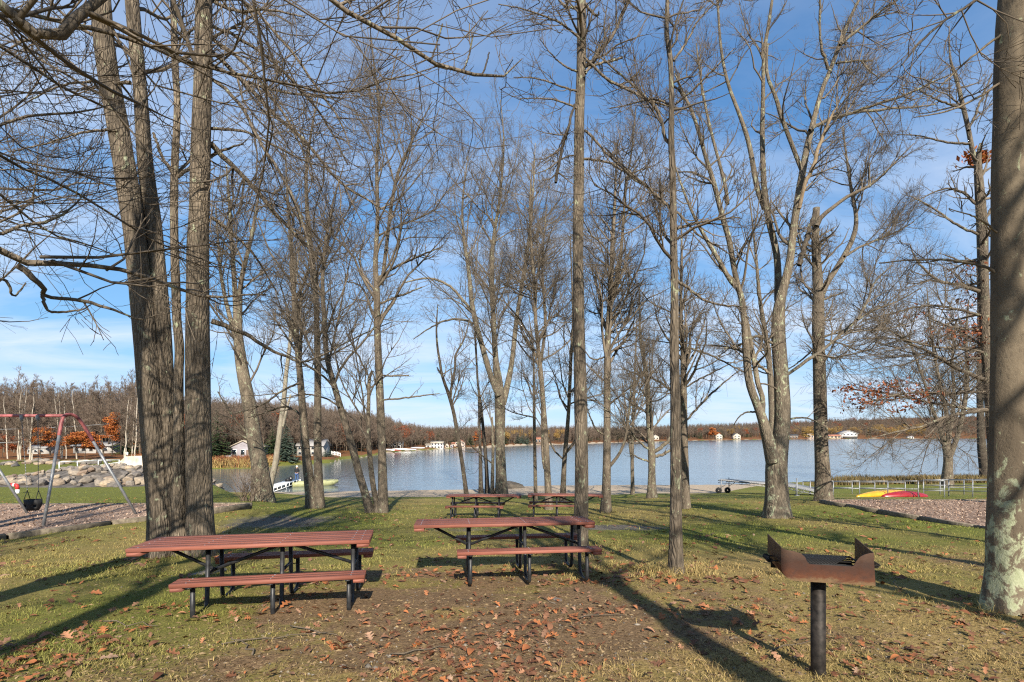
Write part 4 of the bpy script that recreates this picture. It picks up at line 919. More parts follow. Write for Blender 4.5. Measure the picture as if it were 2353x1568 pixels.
# ------------------------------------------------------------------ picnic tables
def picnic_table(label, centre, rz, tilt, flip):
    """8 ft top over 6 ft benches; the top runs out beyond the legs at one end"""
    z = centre[2]
    t = thing('picnic_table', label, 'picnic table', centre, rz, 'red plank picnic tables')
    t.rotation_euler = (tilt, 0, rz)
    s = -1 if not flip else 1                      # side of the overhang
    TH, TW, TL, BH = 0.745, 0.74, 2.44, 0.445
    x0, x1 = -TL / 2, TL / 2
    npl = 6; pw = TW / npl
    pm = MB().beam((x0, 0, 0), (x1, 0, 0), pw - 0.007, 0.04, 0.005).mesh('plank'); pm.materials.append(M['plank'])
    for i in range(npl):
        o = bpy.data.objects.new('plank', pm); C.objects.link(o); o.parent = t
        o.location = (0, -TW / 2 + pw * (i + 0.5), TH - 0.02 + (0.0015 if i % 2 else 0))
    for xe in (x0 + 0.07, x1 - 0.07):
        MB().beam((xe, -TW / 2 + 0.006, TH - 0.062), (xe, TW / 2 - 0.006, TH - 0.062), 0.13, 0.038, 0.004).build('cleat', M['plank'], t)
    bx0 = -0.93 - s * 0.27; bx1 = 0.93 - s * 0.27    # bench ends
    bm = MB().beam((bx0, 0, 0), (bx1, 0, 0), 0.081, 0.04, 0.005).mesh('bench_plank'); bm.materials.append(M['plank'])
    by = 0.62
    frames = [bx0 + 0.17, (bx0 + bx1) / 2, bx1 - 0.17]
    sc_m = MB()
    for xx in (x0 + 0.09, x1 - 0.09, frames[0], frames[1], frames[2]):
        for i in range(npl):
            for dy in (0.0,):
                sc_m.lathe([(0.0005, 0.0035), (0.006, 0.003), (0.008, 0)], (xx, -TW / 2 + pw * (i + 0.5) + dy, TH + 0.0005), 6)
    for sd in (-1, 1):
        for i in range(3):
            o = bpy.data.objects.new('bench_plank', bm); C.objects.link(o); o.parent = t
            o.location = (0, sd * by + (i - 1) * 0.086, BH - 0.02)
            for xx in (bx0 + 0.14, frames[1], bx1 - 0.14): sc_m.lathe([(0.0005, 0.0035), (0.006, 0.003), (0.008, 0)], (xx, sd * by + (i - 1) * 0.086, BH + 0.0005), 6)
        for xe in (bx0 + 0.06, bx1 - 0.06):
            MB().beam((xe, sd * by - 0.12, BH - 0.06), (xe, sd * by + 0.12, BH - 0.06), 0.11, 0.036, 0.004).build('bench_cleat', M['plank'], t)
    sc_m.build('screws', M['screw'], t)
    r = 0.024
    for xf in frames:
        for sd in (-1, 1):
            pts = [(xf, sd * by, BH - 0.05), (xf, sd * by, 0.09), (xf, sd * (by - 0.015), 0.045), (xf, sd * (by - 0.05), 0.02), (xf, sd * (by - 0.10), 0.012), (xf, sd * 0.37, 0.012), (xf, sd * 0.30, 0.025), (xf, sd * 0.255, 0.065), (xf, sd * 0.235, 0.13), (xf, sd * 0.20, TH - 0.05)]
            MB().tube(pts, r, 10).build('leg', M['metal_dark'], t, smooth=True)
            MB().box((xf, sd * by, BH - 0.05), (0.05, 0.24, 0.012)).build('bracket', M['metal_dark'], t)
        MB().box((xf, 0, TH - 0.048), (0.05, 0.62, 0.012)).build('bracket', M['metal_dark'], t)
        MB().tube([(xf, -0.215, BH - 0.03), (xf, 0.215, BH - 0.03)], 0.018, 8).build('crossbar', M['metal_dark'], t, smooth=True)
    fa, fb, fc = (frames[0], frames[1], frames[2]) if s < 0 else (frames[2], frames[1], frames[0])
    zl, zh = BH - 0.03, TH - 0.055
    for p0, p1 in (((x0 + 0.22 if s < 0 else x1 - 0.22, 0, zh), (fa, 0, zl)), ((fa, 0, zl), (fb, 0, zh)), ((fb, 0, zh), (fc, 0, zl))):
        MB().tube([p0, p1], 0.019, 8).build('brace', M['metal_dark'], t, smooth=True)
    return t
def on_ground(x, y, dz=0.0): return (x, y, gz(x, y) + dz)
t1 = (-2.874, 5.99, -1.188 - 0.745)
picnic_table('red plank picnic table nearest on the left, its near bench in dappled sun', t1, R(11.1), R(-1.0), False)
picnic_table('red plank picnic table in the middle before the tall centre tree', (-0.115, 7.31, -1.20 - 0.745), R(6.9), R(-2.6), False)
cL = at_ground(1113, 17.3); cR = at_ground(1298, 17.3)
picnic_table('farther red picnic table, the left one of the pair near the beach', (cL.x, cL.y, cL.z + 0.02), R(-1.5), R(-2.0), True)
picnic_table('farther red picnic table, the right one, partly behind the tall centre trunk', (cR.x, cR.y, cR.z + 0.02), R(-3.5), R(-2.0), True)

# ------------------------------------------------------------------ pedestal grill
gb = gp(1880, 1550)
SC = 3.75 / 3.75
gr = thing('pedestal_grill', 'rusty steel pedestal grill on a round post in the right foreground', 'grill', gb, R(-14))
px = gb.y / FPX                                    # metres per picture unit at the grill
zb = (1550 - 1326) * px                            # height of the box floor
W, HB, DP = 0.585, 0.225, 0.36
MB().lathe([(0.0, -0.3), (0.052, -0.3), (0.052, 0.02), (0.050, 0.05), (0.050, zb), (0.0, zb)], (0, 0, 0), 20).build('post', M['post'], gr, smooth=True)
def sheet(cols, thick, name, mat, tf, parent):
    """flat steel or concrete sheet given as columns (x, z_low, z_high), set in place by tf(x, z, side)"""
    n = len(cols); V = []
    for s_ in (0.0, thick):
        for x, lo, hi in cols: V += [tf(x, lo, s_), tf(x, hi, s_)]
    k = 2 * n; F = []
    for i in range(n - 1):
        a, b = 2 * i, 2 * i + 2
        F += [(a, b, b + 1, a + 1), (k + a, k + a + 1, k + b + 1, k + b), (a + 1, b + 1, k + b + 1, k + a + 1), (a, k + a, k + b, b)]
    F += [(0, 1, k + 1, k), (k - 2, 2 * k - 2, 2 * k - 1, k - 1)]
    bm = bmesh.new(); vs = [bm.verts.new(v) for v in V]
    for f in F: bm.faces.new([vs[i] for i in f])
    bmesh.ops.recalc_face_normals(bm, faces=bm.faces)
    me = bpy.data.meshes.new(name); bm.to_mesh(me); bm.free()
    return link(name, me, mat, parent)
ox = -W / 2 - 0.012
yf = -DP / 2
def arc(cx, cz, r, a0, a1, n=6): return [(cx + r * math.cos(R(a0 + (a1 - a0) * k / n)), cz + r * math.sin(R(a0 + (a1 - a0) * k / n))) for k in range(n + 1)]
gz0 = zb + 0.002
topc = [(-W / 2, 0.010), (-W / 2 + 0.015, 0.002), (-W / 2 + 0.04, -0.008), (-W / 2 + 0.08, -0.012), (-W / 2 + 0.13, -0.027), (-W / 2 + 0.155, -0.05), (-W / 2 + 0.17, -0.085), (-W / 2 + 0.185, -0.098), (-W / 2 + 0.2, -0.10),
        (W / 2 - 0.135, -0.10), (W / 2 - 0.12, -0.092), (W / 2 - 0.108, -0.065), (W / 2 - 0.085, -0.03), (W / 2 - 0.055, -0.012), (W / 2 - 0.02, 0.0), (W / 2, 0.002)]
def lowc(x):
    e = x + W / 2
    return 0.10 - math.sqrt(max(0, 0.01 - (0.10 - e) ** 2)) if e < 0.10 else 0.0
xs_ = sorted(set([p[0] for p in topc] + [-W / 2 + 0.10 * (1 - math.cos(R(a_))) for a_ in range(0, 91, 10)]))
front = [(x, gz0 + lowc(x), gz0 + HB + float(np.interp(x, [p[0] for p in topc], [p[1] for p in topc]))) for x in xs_]
sheet(front, 0.005, 'front_wall', M['grill'], lambda x, z, s: (x + 0.012 * (1 - (z - gz0) / HB) * (x > W / 2 - 0.1), yf + s, z), gr)
def side_out(sx): return [(-DP / 2, gz0 + (0.10 if sx < 0 else 0.0), gz0 + HB + (0.01 if sx < 0 else 0.002)), (DP / 2 - 0.05, gz0 + (0.115 if sx < 0 else 0.0), gz0 + HB + 0.036), (DP / 2, gz0 + (0.12 if sx < 0 else 0.0), gz0 + HB + 0.040)]
for sx in (-1, 1):
    sheet(side_out(sx), 0.005, 'side_wall', M['grill'], (lambda y, z, s, sx=sx: (sx * (W / 2 + (0.004 if sx > 0 else 0.0)) + s * sx * -1 + (0.012 * (y + DP / 2) / DP) * sx, y + 0.006, z)), gr)
# floor pan that curls up on the left
fp = [(-W / 2 + 0.002, 0.10), (-W / 2 + 0.012, 0.055), (-W / 2 + 0.04, 0.022), (-W / 2 + 0.09, 0.006), (W / 2, 0.003)]
fv = []; fq = []
for i, (x, z) in enumerate(fp):
    for y in (-DP / 2 + 0.006, DP / 2):
        fv += [(x, y, gz0 + z), (x, y, gz0 + z - 0.004)]
for i in range(len(fp) - 1):
    b0 = i * 4; b1 = b0 + 4
    fq += [(b0, b1, b1 + 2, b0 + 2), (b0 + 1, b0 + 3, b1 + 3, b1 + 1), (b0, b0 + 1, b1 + 1, b1), (b0 + 2, b1 + 2, b1 + 3, b0 + 3)]
MB().add(fv, fq).build('fire_pan', M['grill'], gr, smooth=False)
MB().box((0, DP / 2, gz0 + 0.045), (W - 0.02, 0.005, 0.085)).build('rear_lip', M['soot'], gr)
# cooking grate: frame, diagonal bars and coiled handles through the side walls
gzt = gz0 + HB - 0.105
fr = MB()
for y in (-DP / 2 + 0.03, DP / 2 - 0.02): fr.tube([(-W / 2 + 0.03, y, gzt), (W / 2 - 0.03, y, gzt)], 0.007, 8)
for x in (-W / 2 + 0.03, W / 2 - 0.03): fr.tube([(x, -DP / 2 + 0.03, gzt), (x, DP / 2 - 0.02, gzt)], 0.007, 8)
grate = fr.build('grate', M['soot'], gr, smooth=True)
bar = MB().tube([(-0.10, -DP / 2 + 0.03, 0), (0.10, DP / 2 - 0.02, 0)], 0.0055, 6).mesh('grate_bar'); bar.materials.append(M['soot'])
for k in range(17):
    o = bpy.data.objects.new('grate_bar', bar); C.objects.link(o); o.parent = grate; o.location = (-W / 2 + 0.14 + k * (W - 0.28) / 16, 0, gzt + 0.004)
for k in range(3): MB().tube([(-W / 2 + 0.03, -DP / 2 + 0.1 + k * 0.09, gzt - 0.008), (W / 2 - 0.03, -DP / 2 + 0.1 + k * 0.09, gzt - 0.008)], 0.005, 6).build('grate_bar', M['soot'], grate, smooth=True)
for sx in (-1, 1):
    hx = sx * (W / 2 + 0.005)
    h = MB()
    for y in (-0.10, 0.06): h.tube([(sx * (W / 2 - 0.03), y, gzt), (hx + sx * 0.045, y, gzt)], 0.006, 6)
    ring = [(hx + sx * (0.05 + 0.017 * math.cos(a)), -0.10 + 0.16 * a / (16 * math.pi), gzt + 0.017 * math.sin(a)) for a in np.linspace(0, 16 * math.pi, 90)]
    h.tube(ring, 0.0042, 5)
    h.build('coil_handle', M['soot'], gr, smooth=True)

# ------------------------------------------------------------------ mulch beds with timber edging
def bed(name, label, corners, zfun, mat, seed):
    A, B, Cc, D = [np.array(c, float) for c in corners]
    n, m = 60, 60
    s, t = np.meshgrid(np.linspace(0, 1, n), np.linspace(0, 1, m), indexing='ij')
    P = A * ((1 - s) * (1 - t))[..., None] + B * (s * (1 - t))[..., None] + Cc * (s * t)[..., None] + D * ((1 - s) * t)[..., None]
    x, y = P[..., 0].ravel(), P[..., 1].ravel()
    z = zfun(x, y) + (fbm(x * 0.9, y * 0.9, 4) - 0.5) * 0.09
    V = np.stack([x, y, z], 1)
    i, j = np.meshgrid(np.arange(n - 1), np.arange(m - 1), indexing='ij')
    q = (i * m + j); F = np.stack([q, q + m, q + m + 1, q + 1], -1).reshape(-1, 4)
    o = tag(link(name, mesh_raw(name, V, [F]), mat, smooth=True), label, kind='structure')
    rg = np.random.default_rng(seed); k = 14000
    a, b = rg.random(k), rg.random(k)
    Q = A * ((1 - a) * (1 - b))[:, None] + B * (a * (1 - b))[:, None] + Cc * (a * b)[:, None] + D * ((1 - a) * b)[:, None]
    zz = zfun(Q[:, 0], Q[:, 1]) + (fbm(Q[:, 0] * 0.9, Q[:, 1] * 0.9, 4) - 0.5) * 0.09 + 0.012
    an = rg.random(k) * 6.28; L = rg.uniform(0.02, 0.06, k); wd = rg.uniform(0.008, 0.018, k); ti = rg.normal(size=k) * 0.015
    dx, dy = np.cos(an) * L, np.sin(an) * L; ex, ey = -np.sin(an) * wd, np.cos(an) * wd
    c = np.stack([Q[:, 0], Q[:, 1], zz], 1)
    V = np.stack([c + np.stack([-dx - ex, -dy - ey, -ti], 1), c + np.stack([dx - ex, dy - ey, ti], 1), c + np.stack([dx + ex, dy + ey, ti], 1), c + np.stack([-dx + ex, -dy + ey, -ti], 1)], 1).reshape(-1, 3)
    F = np.arange(4 * k).reshape(-1, 4)
    tag(link('wood_chips', mesh_raw('wood_chips', V, [F]), M['chip'], o), kind='stuff')
    return o
zl_ = lambda x, y: -(2.2 + 0.0125 * y)
bedL = bed('mulch_bed', 'tan wood-chip bed under the swing set', [(-13.7, 8.3), (-9.2, 18.4), (-26, 17.9), (-29, 8.3)], zl_, M['mulch'], 81)
zr_ = lambda x, y: -(1.72 + 0.05 * y)
bedR = bed('mulch_bed', 'brown wood-chip bed at the right behind the trunk', [(13.6, 22.9), (12.0, 11.6), (26.0, 11.6), (26.0, 22.9)], zr_, M['mulch2'], 82)
def timbers(label, pts, zf, h=0.2, w=0.14, grp='landscape timber edging'):
    t = thing('timber_edging', label, 'timber edging', (pts[0][0], pts[0][1], zf(*pts[0])))
    b = np.array(t.location)
    for p, q in zip(pts[:-1], pts[1:]):
        L = math.hypot(q[0] - p[0], q[1] - p[1]); k = max(1, round(L / 2.4))
        for i in range(k):
            a0, a1 = i / k, (i + 1) / k - 0.006
            A = np.array([p[0] + (q[0] - p[0]) * a0, p[1] + (q[1] - p[1]) * a0]); B = np.array([p[0] + (q[0] - p[0]) * a1, p[1] + (q[1] - p[1]) * a1])
            zA, zB = zf(*A) + 0.03, zf(*B) + 0.03
            for lay in range(2):
                MB().beam(np.append(A, zA - h / 2 - lay * (h + 0.004)) - b, np.append(B, zB - h / 2 - lay * (h + 0.004)) - b, w, h, 0.012).build('timber', M['timber'], t)
    return t
timbers('weathered timber edging along the near side of the swing bed', [(-13.7, 8.3), (-9.2, 18.4)], zl_)
timbers('weathered timber edging along the far side of the swing bed', [(-9.25, 18.55), (-26, 18.0)], zl_)
timbers('weathered timber edging around the right mulch bed', [(11.95, 11.6), (13.55, 22.9)], zr_)
timbers('pale timber edging on the far side of the right mulch bed', [(13.6, 23.05), (26.0, 23.05)], zr_)

# ------------------------------------------------------------------ swing set
fA = np.array([-12.15, 13.5]); fB = np.array([-11.25, 15.8])
ap = np.array(at(153, 958, 14.6))
sw = thing('swing_set', 'pipe swing frame with red top bar and grey legs over the mulch', 'swing set', (ap[0], ap[1], zl_(0, 14.6)))
o0 = np.array(sw.location)
zA, zB = zl_(0, 13.5), zl_(0, 15.8)
for k in range(2):
    off = np.array([-3.42 * k, 0.16 * k, 0])
    apx = ap + off - o0
    A = np.append(fA, zA - 0.2) + off - o0; B = np.append(fB, zB - 0.2) + off - o0
    up = apx + np.array([0, 0, 0.03])
    ab = (B - A); ab[2] = 0; ab /= np.linalg.norm(ab)
    tA = apx - ab * 0.10; tB = apx + ab * 0.30
    jA = tA + (A - tA) * 0.17; jB = tB + (B - tB) * 0.22
    MB().tube([jA, A], 0.038, 12).build('leg', M['galv'], sw, smooth=True)
    MB().tube([jB, B], 0.038, 12).build('leg', M['galv'], sw, smooth=True)
    bend = resample(chaikin(np.array([jA, tA + (A - tA) * 0.06, apx - ab * 0.06 + (0, 0, 0.07), apx + ab * 0.20 + (0, 0, 0.07), tB + (B - tB) * 0.06, jB]), 3), 24)
    MB().tube(bend, 0.045, 12).build('bend', M['red_paint'], sw, smooth=True)
MB().tube([ap - o0 + (0.0, 0, 0.03), ap - o0 + (-3.42, 0.16, 0.03)], 0.042, 12).build('top_bar', M['red_paint'], sw, smooth=True)
hx = [at(50, 960, 14.64), at(87, 960, 14.62)]
for h in hx: MB().lathe([(0.052, -0.05), (0.052, 0.05)], (0, 0, 0), 12).box((0, 0, -0.07), (0.05, 0.04, 0.08)).build('hanger', M['galv'], sw, tuple(np.array(h) - o0 + (0, 0, 0.02)))
sb = np.array(at(76, 1148, 14.5))
swing = thing('bucket_swing', 'black rubber toddler bucket swing hanging on two chains', 'swing', sb)
def bucket():
    V = []; F = []; n = 24
    levels = [(0.0, 1.0), (-0.13, 0.98), (-0.20, 0.86), (-0.30, 0.6)]
    m = MB()
    for k, (z, s) in enumerate(levels):
        for i in range(n):
            a = i / n * 2 * math.pi
            V.append((0.19 * s * math.copysign(abs(math.cos(a)) ** 0.7, math.cos(a)), 0.13 * s * math.copysign(abs(math.sin(a)) ** 0.7, math.sin(a)), z))
    for k in range(len(levels) - 1):
        for i in range(n):
            if k == 1 and (i % 12) in (2, 3, 4, 8, 9): continue      # leg openings
            F.append((k * n + i, k * n + (i + 1) % n, (k + 1) * n + (i + 1) % n, (k + 1) * n + i))
    return m.add(V, F)
bo = bucket().build('seat', M['rubber'], swing); bo.modifiers.new('thick', 'SOLIDIFY').thickness = 0.018
for k, h in enumerate(hx):
    e = np.array([(-0.16, 0, 0.25), (0.15, 0, 0.25)][k]); top = np.array(h) - sb + np.array((0, 0, -0.05))
    nlk = 46
    ch = MB()
    for i in range(nlk):
        c0 = top + (e - top) * (i / nlk); c1 = top + (e - top) * ((i + 0.86) / nlk)
        ch.tube([c0, (c0 + c1) / 2 + ((0.011, 0, 0) if i % 2 else (0, 0.011, 0)), c1], 0.006, 4)
        ch.tube([c0, (c0 + c1) / 2 - ((0.011, 0, 0) if i % 2 else (0, 0.011, 0)), c1], 0.006, 4)
    ch.build('chain', M['galv'], swing)
    for yy in (-0.1, 0.1): MB().tube([e, (e[0] + (-0.01 if k == 0 else 0.01), yy, -0.02)], 0.009, 6).build('strap', M['rubber'], swing)

# ------------------------------------------------------------------ left lawn: red hydrant, boulders, spillway, railings, sign
hp = gp(40, 1134)
hy = thing('standpipe', 'red and white dry hydrant elbow standing on the left lawn', 'hydrant', hp)
MB().tube([(0, 0, -0.1), (0, 0, 0.22)], 0.10, 14).build('lower_pipe', M['white_paint'], hy, smooth=True)
MB().tube([(0, 0, 0.2), (0, 0, 0.36), (-0.01, -0.01, 0.42), (-0.05, 0, 0.46), (-0.12, 0, 0.47), (-0.2, 0, 0.47)], 0.098, 14).build('elbow', M['hyd_red'], hy, smooth=True)
MB().tube([(-0.13, 0, 0.47), (-0.22, 0, 0.47)], 0.103, 14).build('collar', M['white_paint'], hy, smooth=True)
MB().tube([(-0.22, 0, 0.47), (-0.32, 0, 0.47)], 0.12, 14).build('cap', M['hyd_red'], hy, smooth=True)

def rock_mesh(seed, sub=2):
    rg = np.random.default_rng(seed)
    bm = bmesh.new(); bmesh.ops.create_icosphere(bm, subdivisions=sub, radius=1.0)
    pl = [(rg.normal(size=3), rg.uniform(0.55, 0.9)) for _ in range(9)]
    for v in bm.verts:
        p = np.array(v.co)
        for nrm, d in pl:
            nn = nrm / np.linalg.norm(nrm); e = p @ nn - d
            if e > 0: p = p - nn * e * 0.9
        p *= 1 + rg.normal() * 0.03
        v.co = Vector(p)
    me = bpy.data.meshes.new('rock'); bm.to_mesh(me); bm.free(); me.materials.append(M['rock']); return me
rocks = [rock_mesh(k) for k in range(7)]
rg = np.random.default_rng(9)
def mound(x, y):      # riprap heap on the dam face
    return 1.05 * np.exp(-(((x + 30.5) / 5.2) ** 2 + ((y - 40) / 3.2) ** 2)) + 0.22 * np.exp(-(((x + 36) / 4) ** 2 + ((y - 40.5) / 1.8) ** 2))
cnt = 0
cand = []
for k in range(900):
    x = rg.uniform(-39.5, -22.5); y = rg.uniform(34.5, 43.5)
    mo = mound(x, y)
    if mo < 0.10 and rg.random() > 0.12: continue
    cand.append((x, y, rg.uniform(0.13, 0.34) * (1.35 if y < 37 else 1.0)))
cand = cand[:330]
for k, (x, y, s) in enumerate(cand[:290]):
    o = bpy.data.objects.new('riprap_rock', rocks[k % 7]); C.objects.link(o)
    o.location = (x, y, gz(x, y) + mound(x, y) + s * 0.12); o.rotation_euler = (rg.uniform(-0.5, 0.5), rg.uniform(-0.5, 0.5), rg.uniform(0, 6.3)); o.scale = (s * rg.uniform(1, 1.6), s * rg.uniform(0.8, 1.2), s * rg.uniform(0.6, 1.0))
    tag(o, 'tan and grey boulder in the riprap heap beyond the left lawn', 'rock', 'riprap boulders on the dam face')
# soil under the boulders
xs, ys_ = np.meshgrid(np.linspace(-46, -20, 50), np.linspace(32, 46, 40), indexing='ij')
V = np.stack([xs.ravel(), ys_.ravel(), -G(xs.ravel(), ys_.ravel()) + mound(xs.ravel(), ys_.ravel()) - 0.06 + 0.05 * (fbm(xs.ravel() * 2, ys_.ravel() * 2, 3) - 0.5)], 1)
i, j = np.meshgrid(np.arange(49), np.arange(39), indexing='ij'); q = i * 40 + j
tag(link('rubble_bank', mesh_raw('rubble_bank', V, [np.stack([q, q + 40, q + 41, q + 1], -1).reshape(-1, 4)]), mat_plain('rubble', (0.10, 0.088, 0.075), 0.95, 0, 3, 0.3, 0.8), smooth=True), 'low bank of rubble under the boulders', kind='structure')
# boulders lining the upper road
for k in range(46):
    u = rg.uniform(-10, 250); p = gp(u, 1064 + rg.uniform(-5, 4) + (6 if u < 40 else 0)); s = rg.uniform(0.18, 0.55)
    o = bpy.data.objects.new('verge_rock', rocks[k % 7]); C.objects.link(o); o.location = (p.x, p.y, p.z + s * 0.2); o.rotation_euler = (0.2, 0.1, rg.uniform(0, 6)); o.scale = (s * 1.7, s, s * 0.7)
    tag(o, 'low pale stone in the row along the upper left verge', 'rock', 'stones along the upper verge')
# concrete spillway wing wall
wA, wB = at(262, 1086, 50.5), at(350, 1092, 49.0)
sp = thing('spillway_wall', 'stained pale concrete spillway wall behind the boulders', 'wall', (wA.x, wA.y, gz(wA.x, wA.y)))
bz = sp.location.z
prof = [(-0.2, -0.9, 0.2), (0.8, -0.9, 0.55), (1.5, -0.9, 1.0), (4.6, -0.9, 1.15)]
d = (wB - wA); d.z = 0; d.normalize(); nrm = Vector((-d.y, d.x, 0))
sheet([(x, lo + 0.35, hi + 0.35) for x, lo, hi in prof], 0.35, 'wall_face', M['concrete'], lambda x, z, s: tuple(d * x + nrm * s + Vector((0, 0, z))), sp)
sheet([(0.3, -0.25, 0.05), (5.4, -0.25, 0.05)], 1.4, 'footing', M['concrete'], lambda x, z, s: tuple(d * x - nrm * (0.2 + s) + Vector((0, 0, z))), sp)
def pipe_rail(name, label, pts, h, nlev, mat, r=0.03, posts=True, cat='railing', group=None, zoff=None):
    """rail of horizontal pipes on posts, following the given ground points"""
    base = Vector(pts[0])
    t = thing(name, label, cat, base, 0, group)
    P = [Vector(p) - base for p in pts]
    for l in range(nlev):
        z = h * (l + 1) / nlev
        for a, b in zip(P[:-1], P[1:]): MB().tube([a + Vector((0, 0, z)), b + Vector((0, 0, z))], r, 6).build('rail', mat, t, smooth=True)
    for p in P: MB().tube([p + Vector((0, 0, -0.25)), p + Vector((0, 0, h + 0.03))], r * 1.1, 6).build('post', mat, t, smooth=True)
    return t
M['rail_white'] = mat_plain('white_rail', (0.62, 0.66, 0.66), 0.5, 0.2)
def gpt(u, y, dz=0.0): p = at_ground(u, y); return (p.x, p.y, p.z + dz)
pipe_rail('railing', 'pale pipe railing stepping down over the boulder heap', [at(136, 1082, 45), at(178, 1080, 46), at(226, 1077, 47), at(274, 1076, 48)], 0.75, 1, M['rail_white'], 0.035)
pipe_rail('railing', 'pale pipe railing on top of the spillway wall', [at(228, 1080, 49), at(288, 1070, 50.4), at(322, 1069, 50.4), at(345, 1069, 50.4)], 0.42, 1, M['rail_white'], 0.035)
sg = gp(290, 1058); sgn = thing('notice_sign', 'small white notice sign on a post above the spillway', 'sign', sg)
MB().tube([(0, 0, -0.1), (0, 0, 1.0)], 0.03, 6).build('post', M['galv'], sgn); MB().box((0, -0.04, 0.85), (0.55, 0.02, 0.42)).build('board', M['white_paint'], sgn)

# ------------------------------------------------------------------ kayaks, docks and pipe frames on the right shore
def kayak(label, p0, p1, width, depth, mat, roll=0.0):
    """upturned kayak hull from stern p0 to bow p1"""
    p0 = Vector(p0); p1 = Vector(p1); L = (p1 - p0).length
    t = thing('kayak', label, 'kayak', p0)
    ax = (p1 - p0).normalized(); side = ax.cross(Vector((0, 0, 1))).normalized(); upv = side.cross(ax)
    n, m = 22, 13; V = []; F = []
    for i in range(n):
        s = i / (n - 1); w = (math.sin(math.pi * min(1, max(0, s))) ** 0.62) * width / 2 + 0.01
        rock = 0.10 * (2 * s - 1) ** 2
        for j in range(m):
            a = math.pi * (j / (m - 1)); cy = math.cos(a); sz = math.sin(a)
            h = depth * (math.sin(math.pi * (0.06 + 0.88 * s)) ** 0.5) * (sz ** 0.75) * (1 + 0.06 * (abs(cy) < 0.2))
            V.append(tuple(ax * (s * L) + side * (cy * w) + upv * (h - rock * 0.7)))
    for i in range(n - 1):
        for j in range(m - 1): F.append((i * m + j, i * m + j + 1, (i + 1) * m + j + 1, (i + 1) * m + j))
    o = MB().add(V, F).build('hull', mat, t, smooth=True); o.modifiers.new('thick', 'SOLIDIFY').thickness = 0.012
    rail = [tuple(ax * (s * L) + side * (-(math.sin(math.pi * s) ** 0.62) * width / 2 - 0.012) + upv * (-0.07 * (2 * s - 1) ** 2 + 0.01)) for s in np.linspace(0.02, 0.98, 20)]
    MB().tube(rail, 0.014, 6).build('gunwale', M['black'], t, smooth=True)
    for s in (0.45, 0.55, 0.65): MB().box(tuple(ax * (s * L) + side * (-width * 0.46) + upv * 0.10), (0.12, 0.02, 0.02), math.atan2(ax.y, ax.x)).build('strap_slot', M['black'], t)
    return t
def G_pt(u, y, dz=0): p = at_ground(u, y); return Vector((p.x, p.y, p.z + dz))
yk = 35.0
kb = at(1968, 1143, yk - 0.3); kb2 = at(2092, 1134, yk + 3.2)
kayak('yellow kayak lying upturned, half behind the red one', kb, kb2, 0.78, 0.34, M['yellow'])
kayak('red kayak lying upturned in front of the yellow one', at(2026, 1142.5, yk - 0.4), at(2132, 1141.5, yk + 0.2), 0.8, 0.36, M['kred'])

M['deck'] = mat_plain('grey_dock_deck', (0.26, 0.26, 0.25), 0.7, 0, 6, 0.08)
def wheel(parent, c, r=0.24, w=0.2, ang=0.0):
    m = MB(); pr = [(0.05, -w / 2), (r * 0.8, -w / 2), (r, -w / 2 + 0.03), (r, w / 2 - 0.03), (r * 0.8, w / 2), (0.05, w / 2)]
    m.lathe(pr, (0, 0, 0), 16)
    for k in range(12):
        a = k / 12 * 2 * math.pi; m.box((math.cos(a) * r, math.sin(a) * r, 0), (0.05, 0.05, w * 0.8), a)
    o = m.build('wheel', M['rubber'], parent, c); o.rotation_euler = (R(90), 0, ang); return o
def rolling_dock(label, A, B, width, zs, legs, wheels):
    """dock section on legs; A, B ends of the near deck edge"""
    A = Vector(A); B = Vector(B); t = thing('dock_section', label, 'dock', (A.x, A.y, gz(A.x, A.y)))
    o = Vector(t.location); d = (B - A); L = d.length; dn_ = d.normalized(); back = Vector((-dn_.y, dn_.x, 0)).normalized()
    nb = 24
    pl = MB()
    for k in range(nb):
        a = A + d * (k / nb) - o; b = A + d * ((k + 0.94) / nb) - o
        m = MB(); m.add([tuple(a), tuple(b), tuple(b + back * width), tuple(a + back * width), *[tuple(v - Vector((0, 0, 0.035))) for v in (a, b, b + back * width, a + back * width)]], [(0, 1, 2, 3), (7, 6, 5, 4), (0, 4, 5, 1), (1, 5, 6, 2), (2, 6, 7, 3), (3, 7, 4, 0)])
        m.build('deck_slat', M['deck'], t)
    for off in (0.0, width):
        base = back * off
        for dz in (-0.05, -0.24): MB().tube([A - o + base + Vector((0, 0, dz)), B - o + base + Vector((0, 0, dz))], 0.028, 6).build('truss_rail', M['galv'], t)
        web = MB(); q = 14
        for k in range(q): web.tube([A + d * (k / q) - o + base + Vector((0, 0, -0.05 if k % 2 else -0.24)), A + d * ((k + 1) / q) - o + base + Vector((0, 0, -0.24 if k % 2 else -0.05))], 0.014, 5)
        web.build('truss_web', M['galv'], t)
    for f in legs:
        for off in (0.0, width):
            p = A + d * f + back * off; g = gz(p.x, p.y)
            MB().tube([p - o + Vector((0, 0, 0.12)), Vector((p.x, p.y, g)) - o], 0.04, 8).build('leg', M['galv'], t, smooth=True)
            q = p + dn_ * 0.55
            MB().tube([Vector((p.x, p.y, p.z - 0.62)) - o, q - o + Vector((0, 0, -0.22))], 0.022, 6).build('brace', M['galv'], t)
    for f in wheels:
        for off in (-0.1, width + 0.1):
            p = A + d * f + back * off; wheel(t, tuple(Vector((p.x - 0.16, p.y, gz(p.x, p.y) + 0.23)) - o), 0.24, 0.2, math.atan2(dn_.y, dn_.x) + 0.3)
    return t
rolling_dock('grey roll-in dock section on black wheels parked on the grass', at(1650, 1103, 43.5), at(1775, 1112, 40.5), 1.6, 0, (0.06, 0.98), (0.06, 0.98))
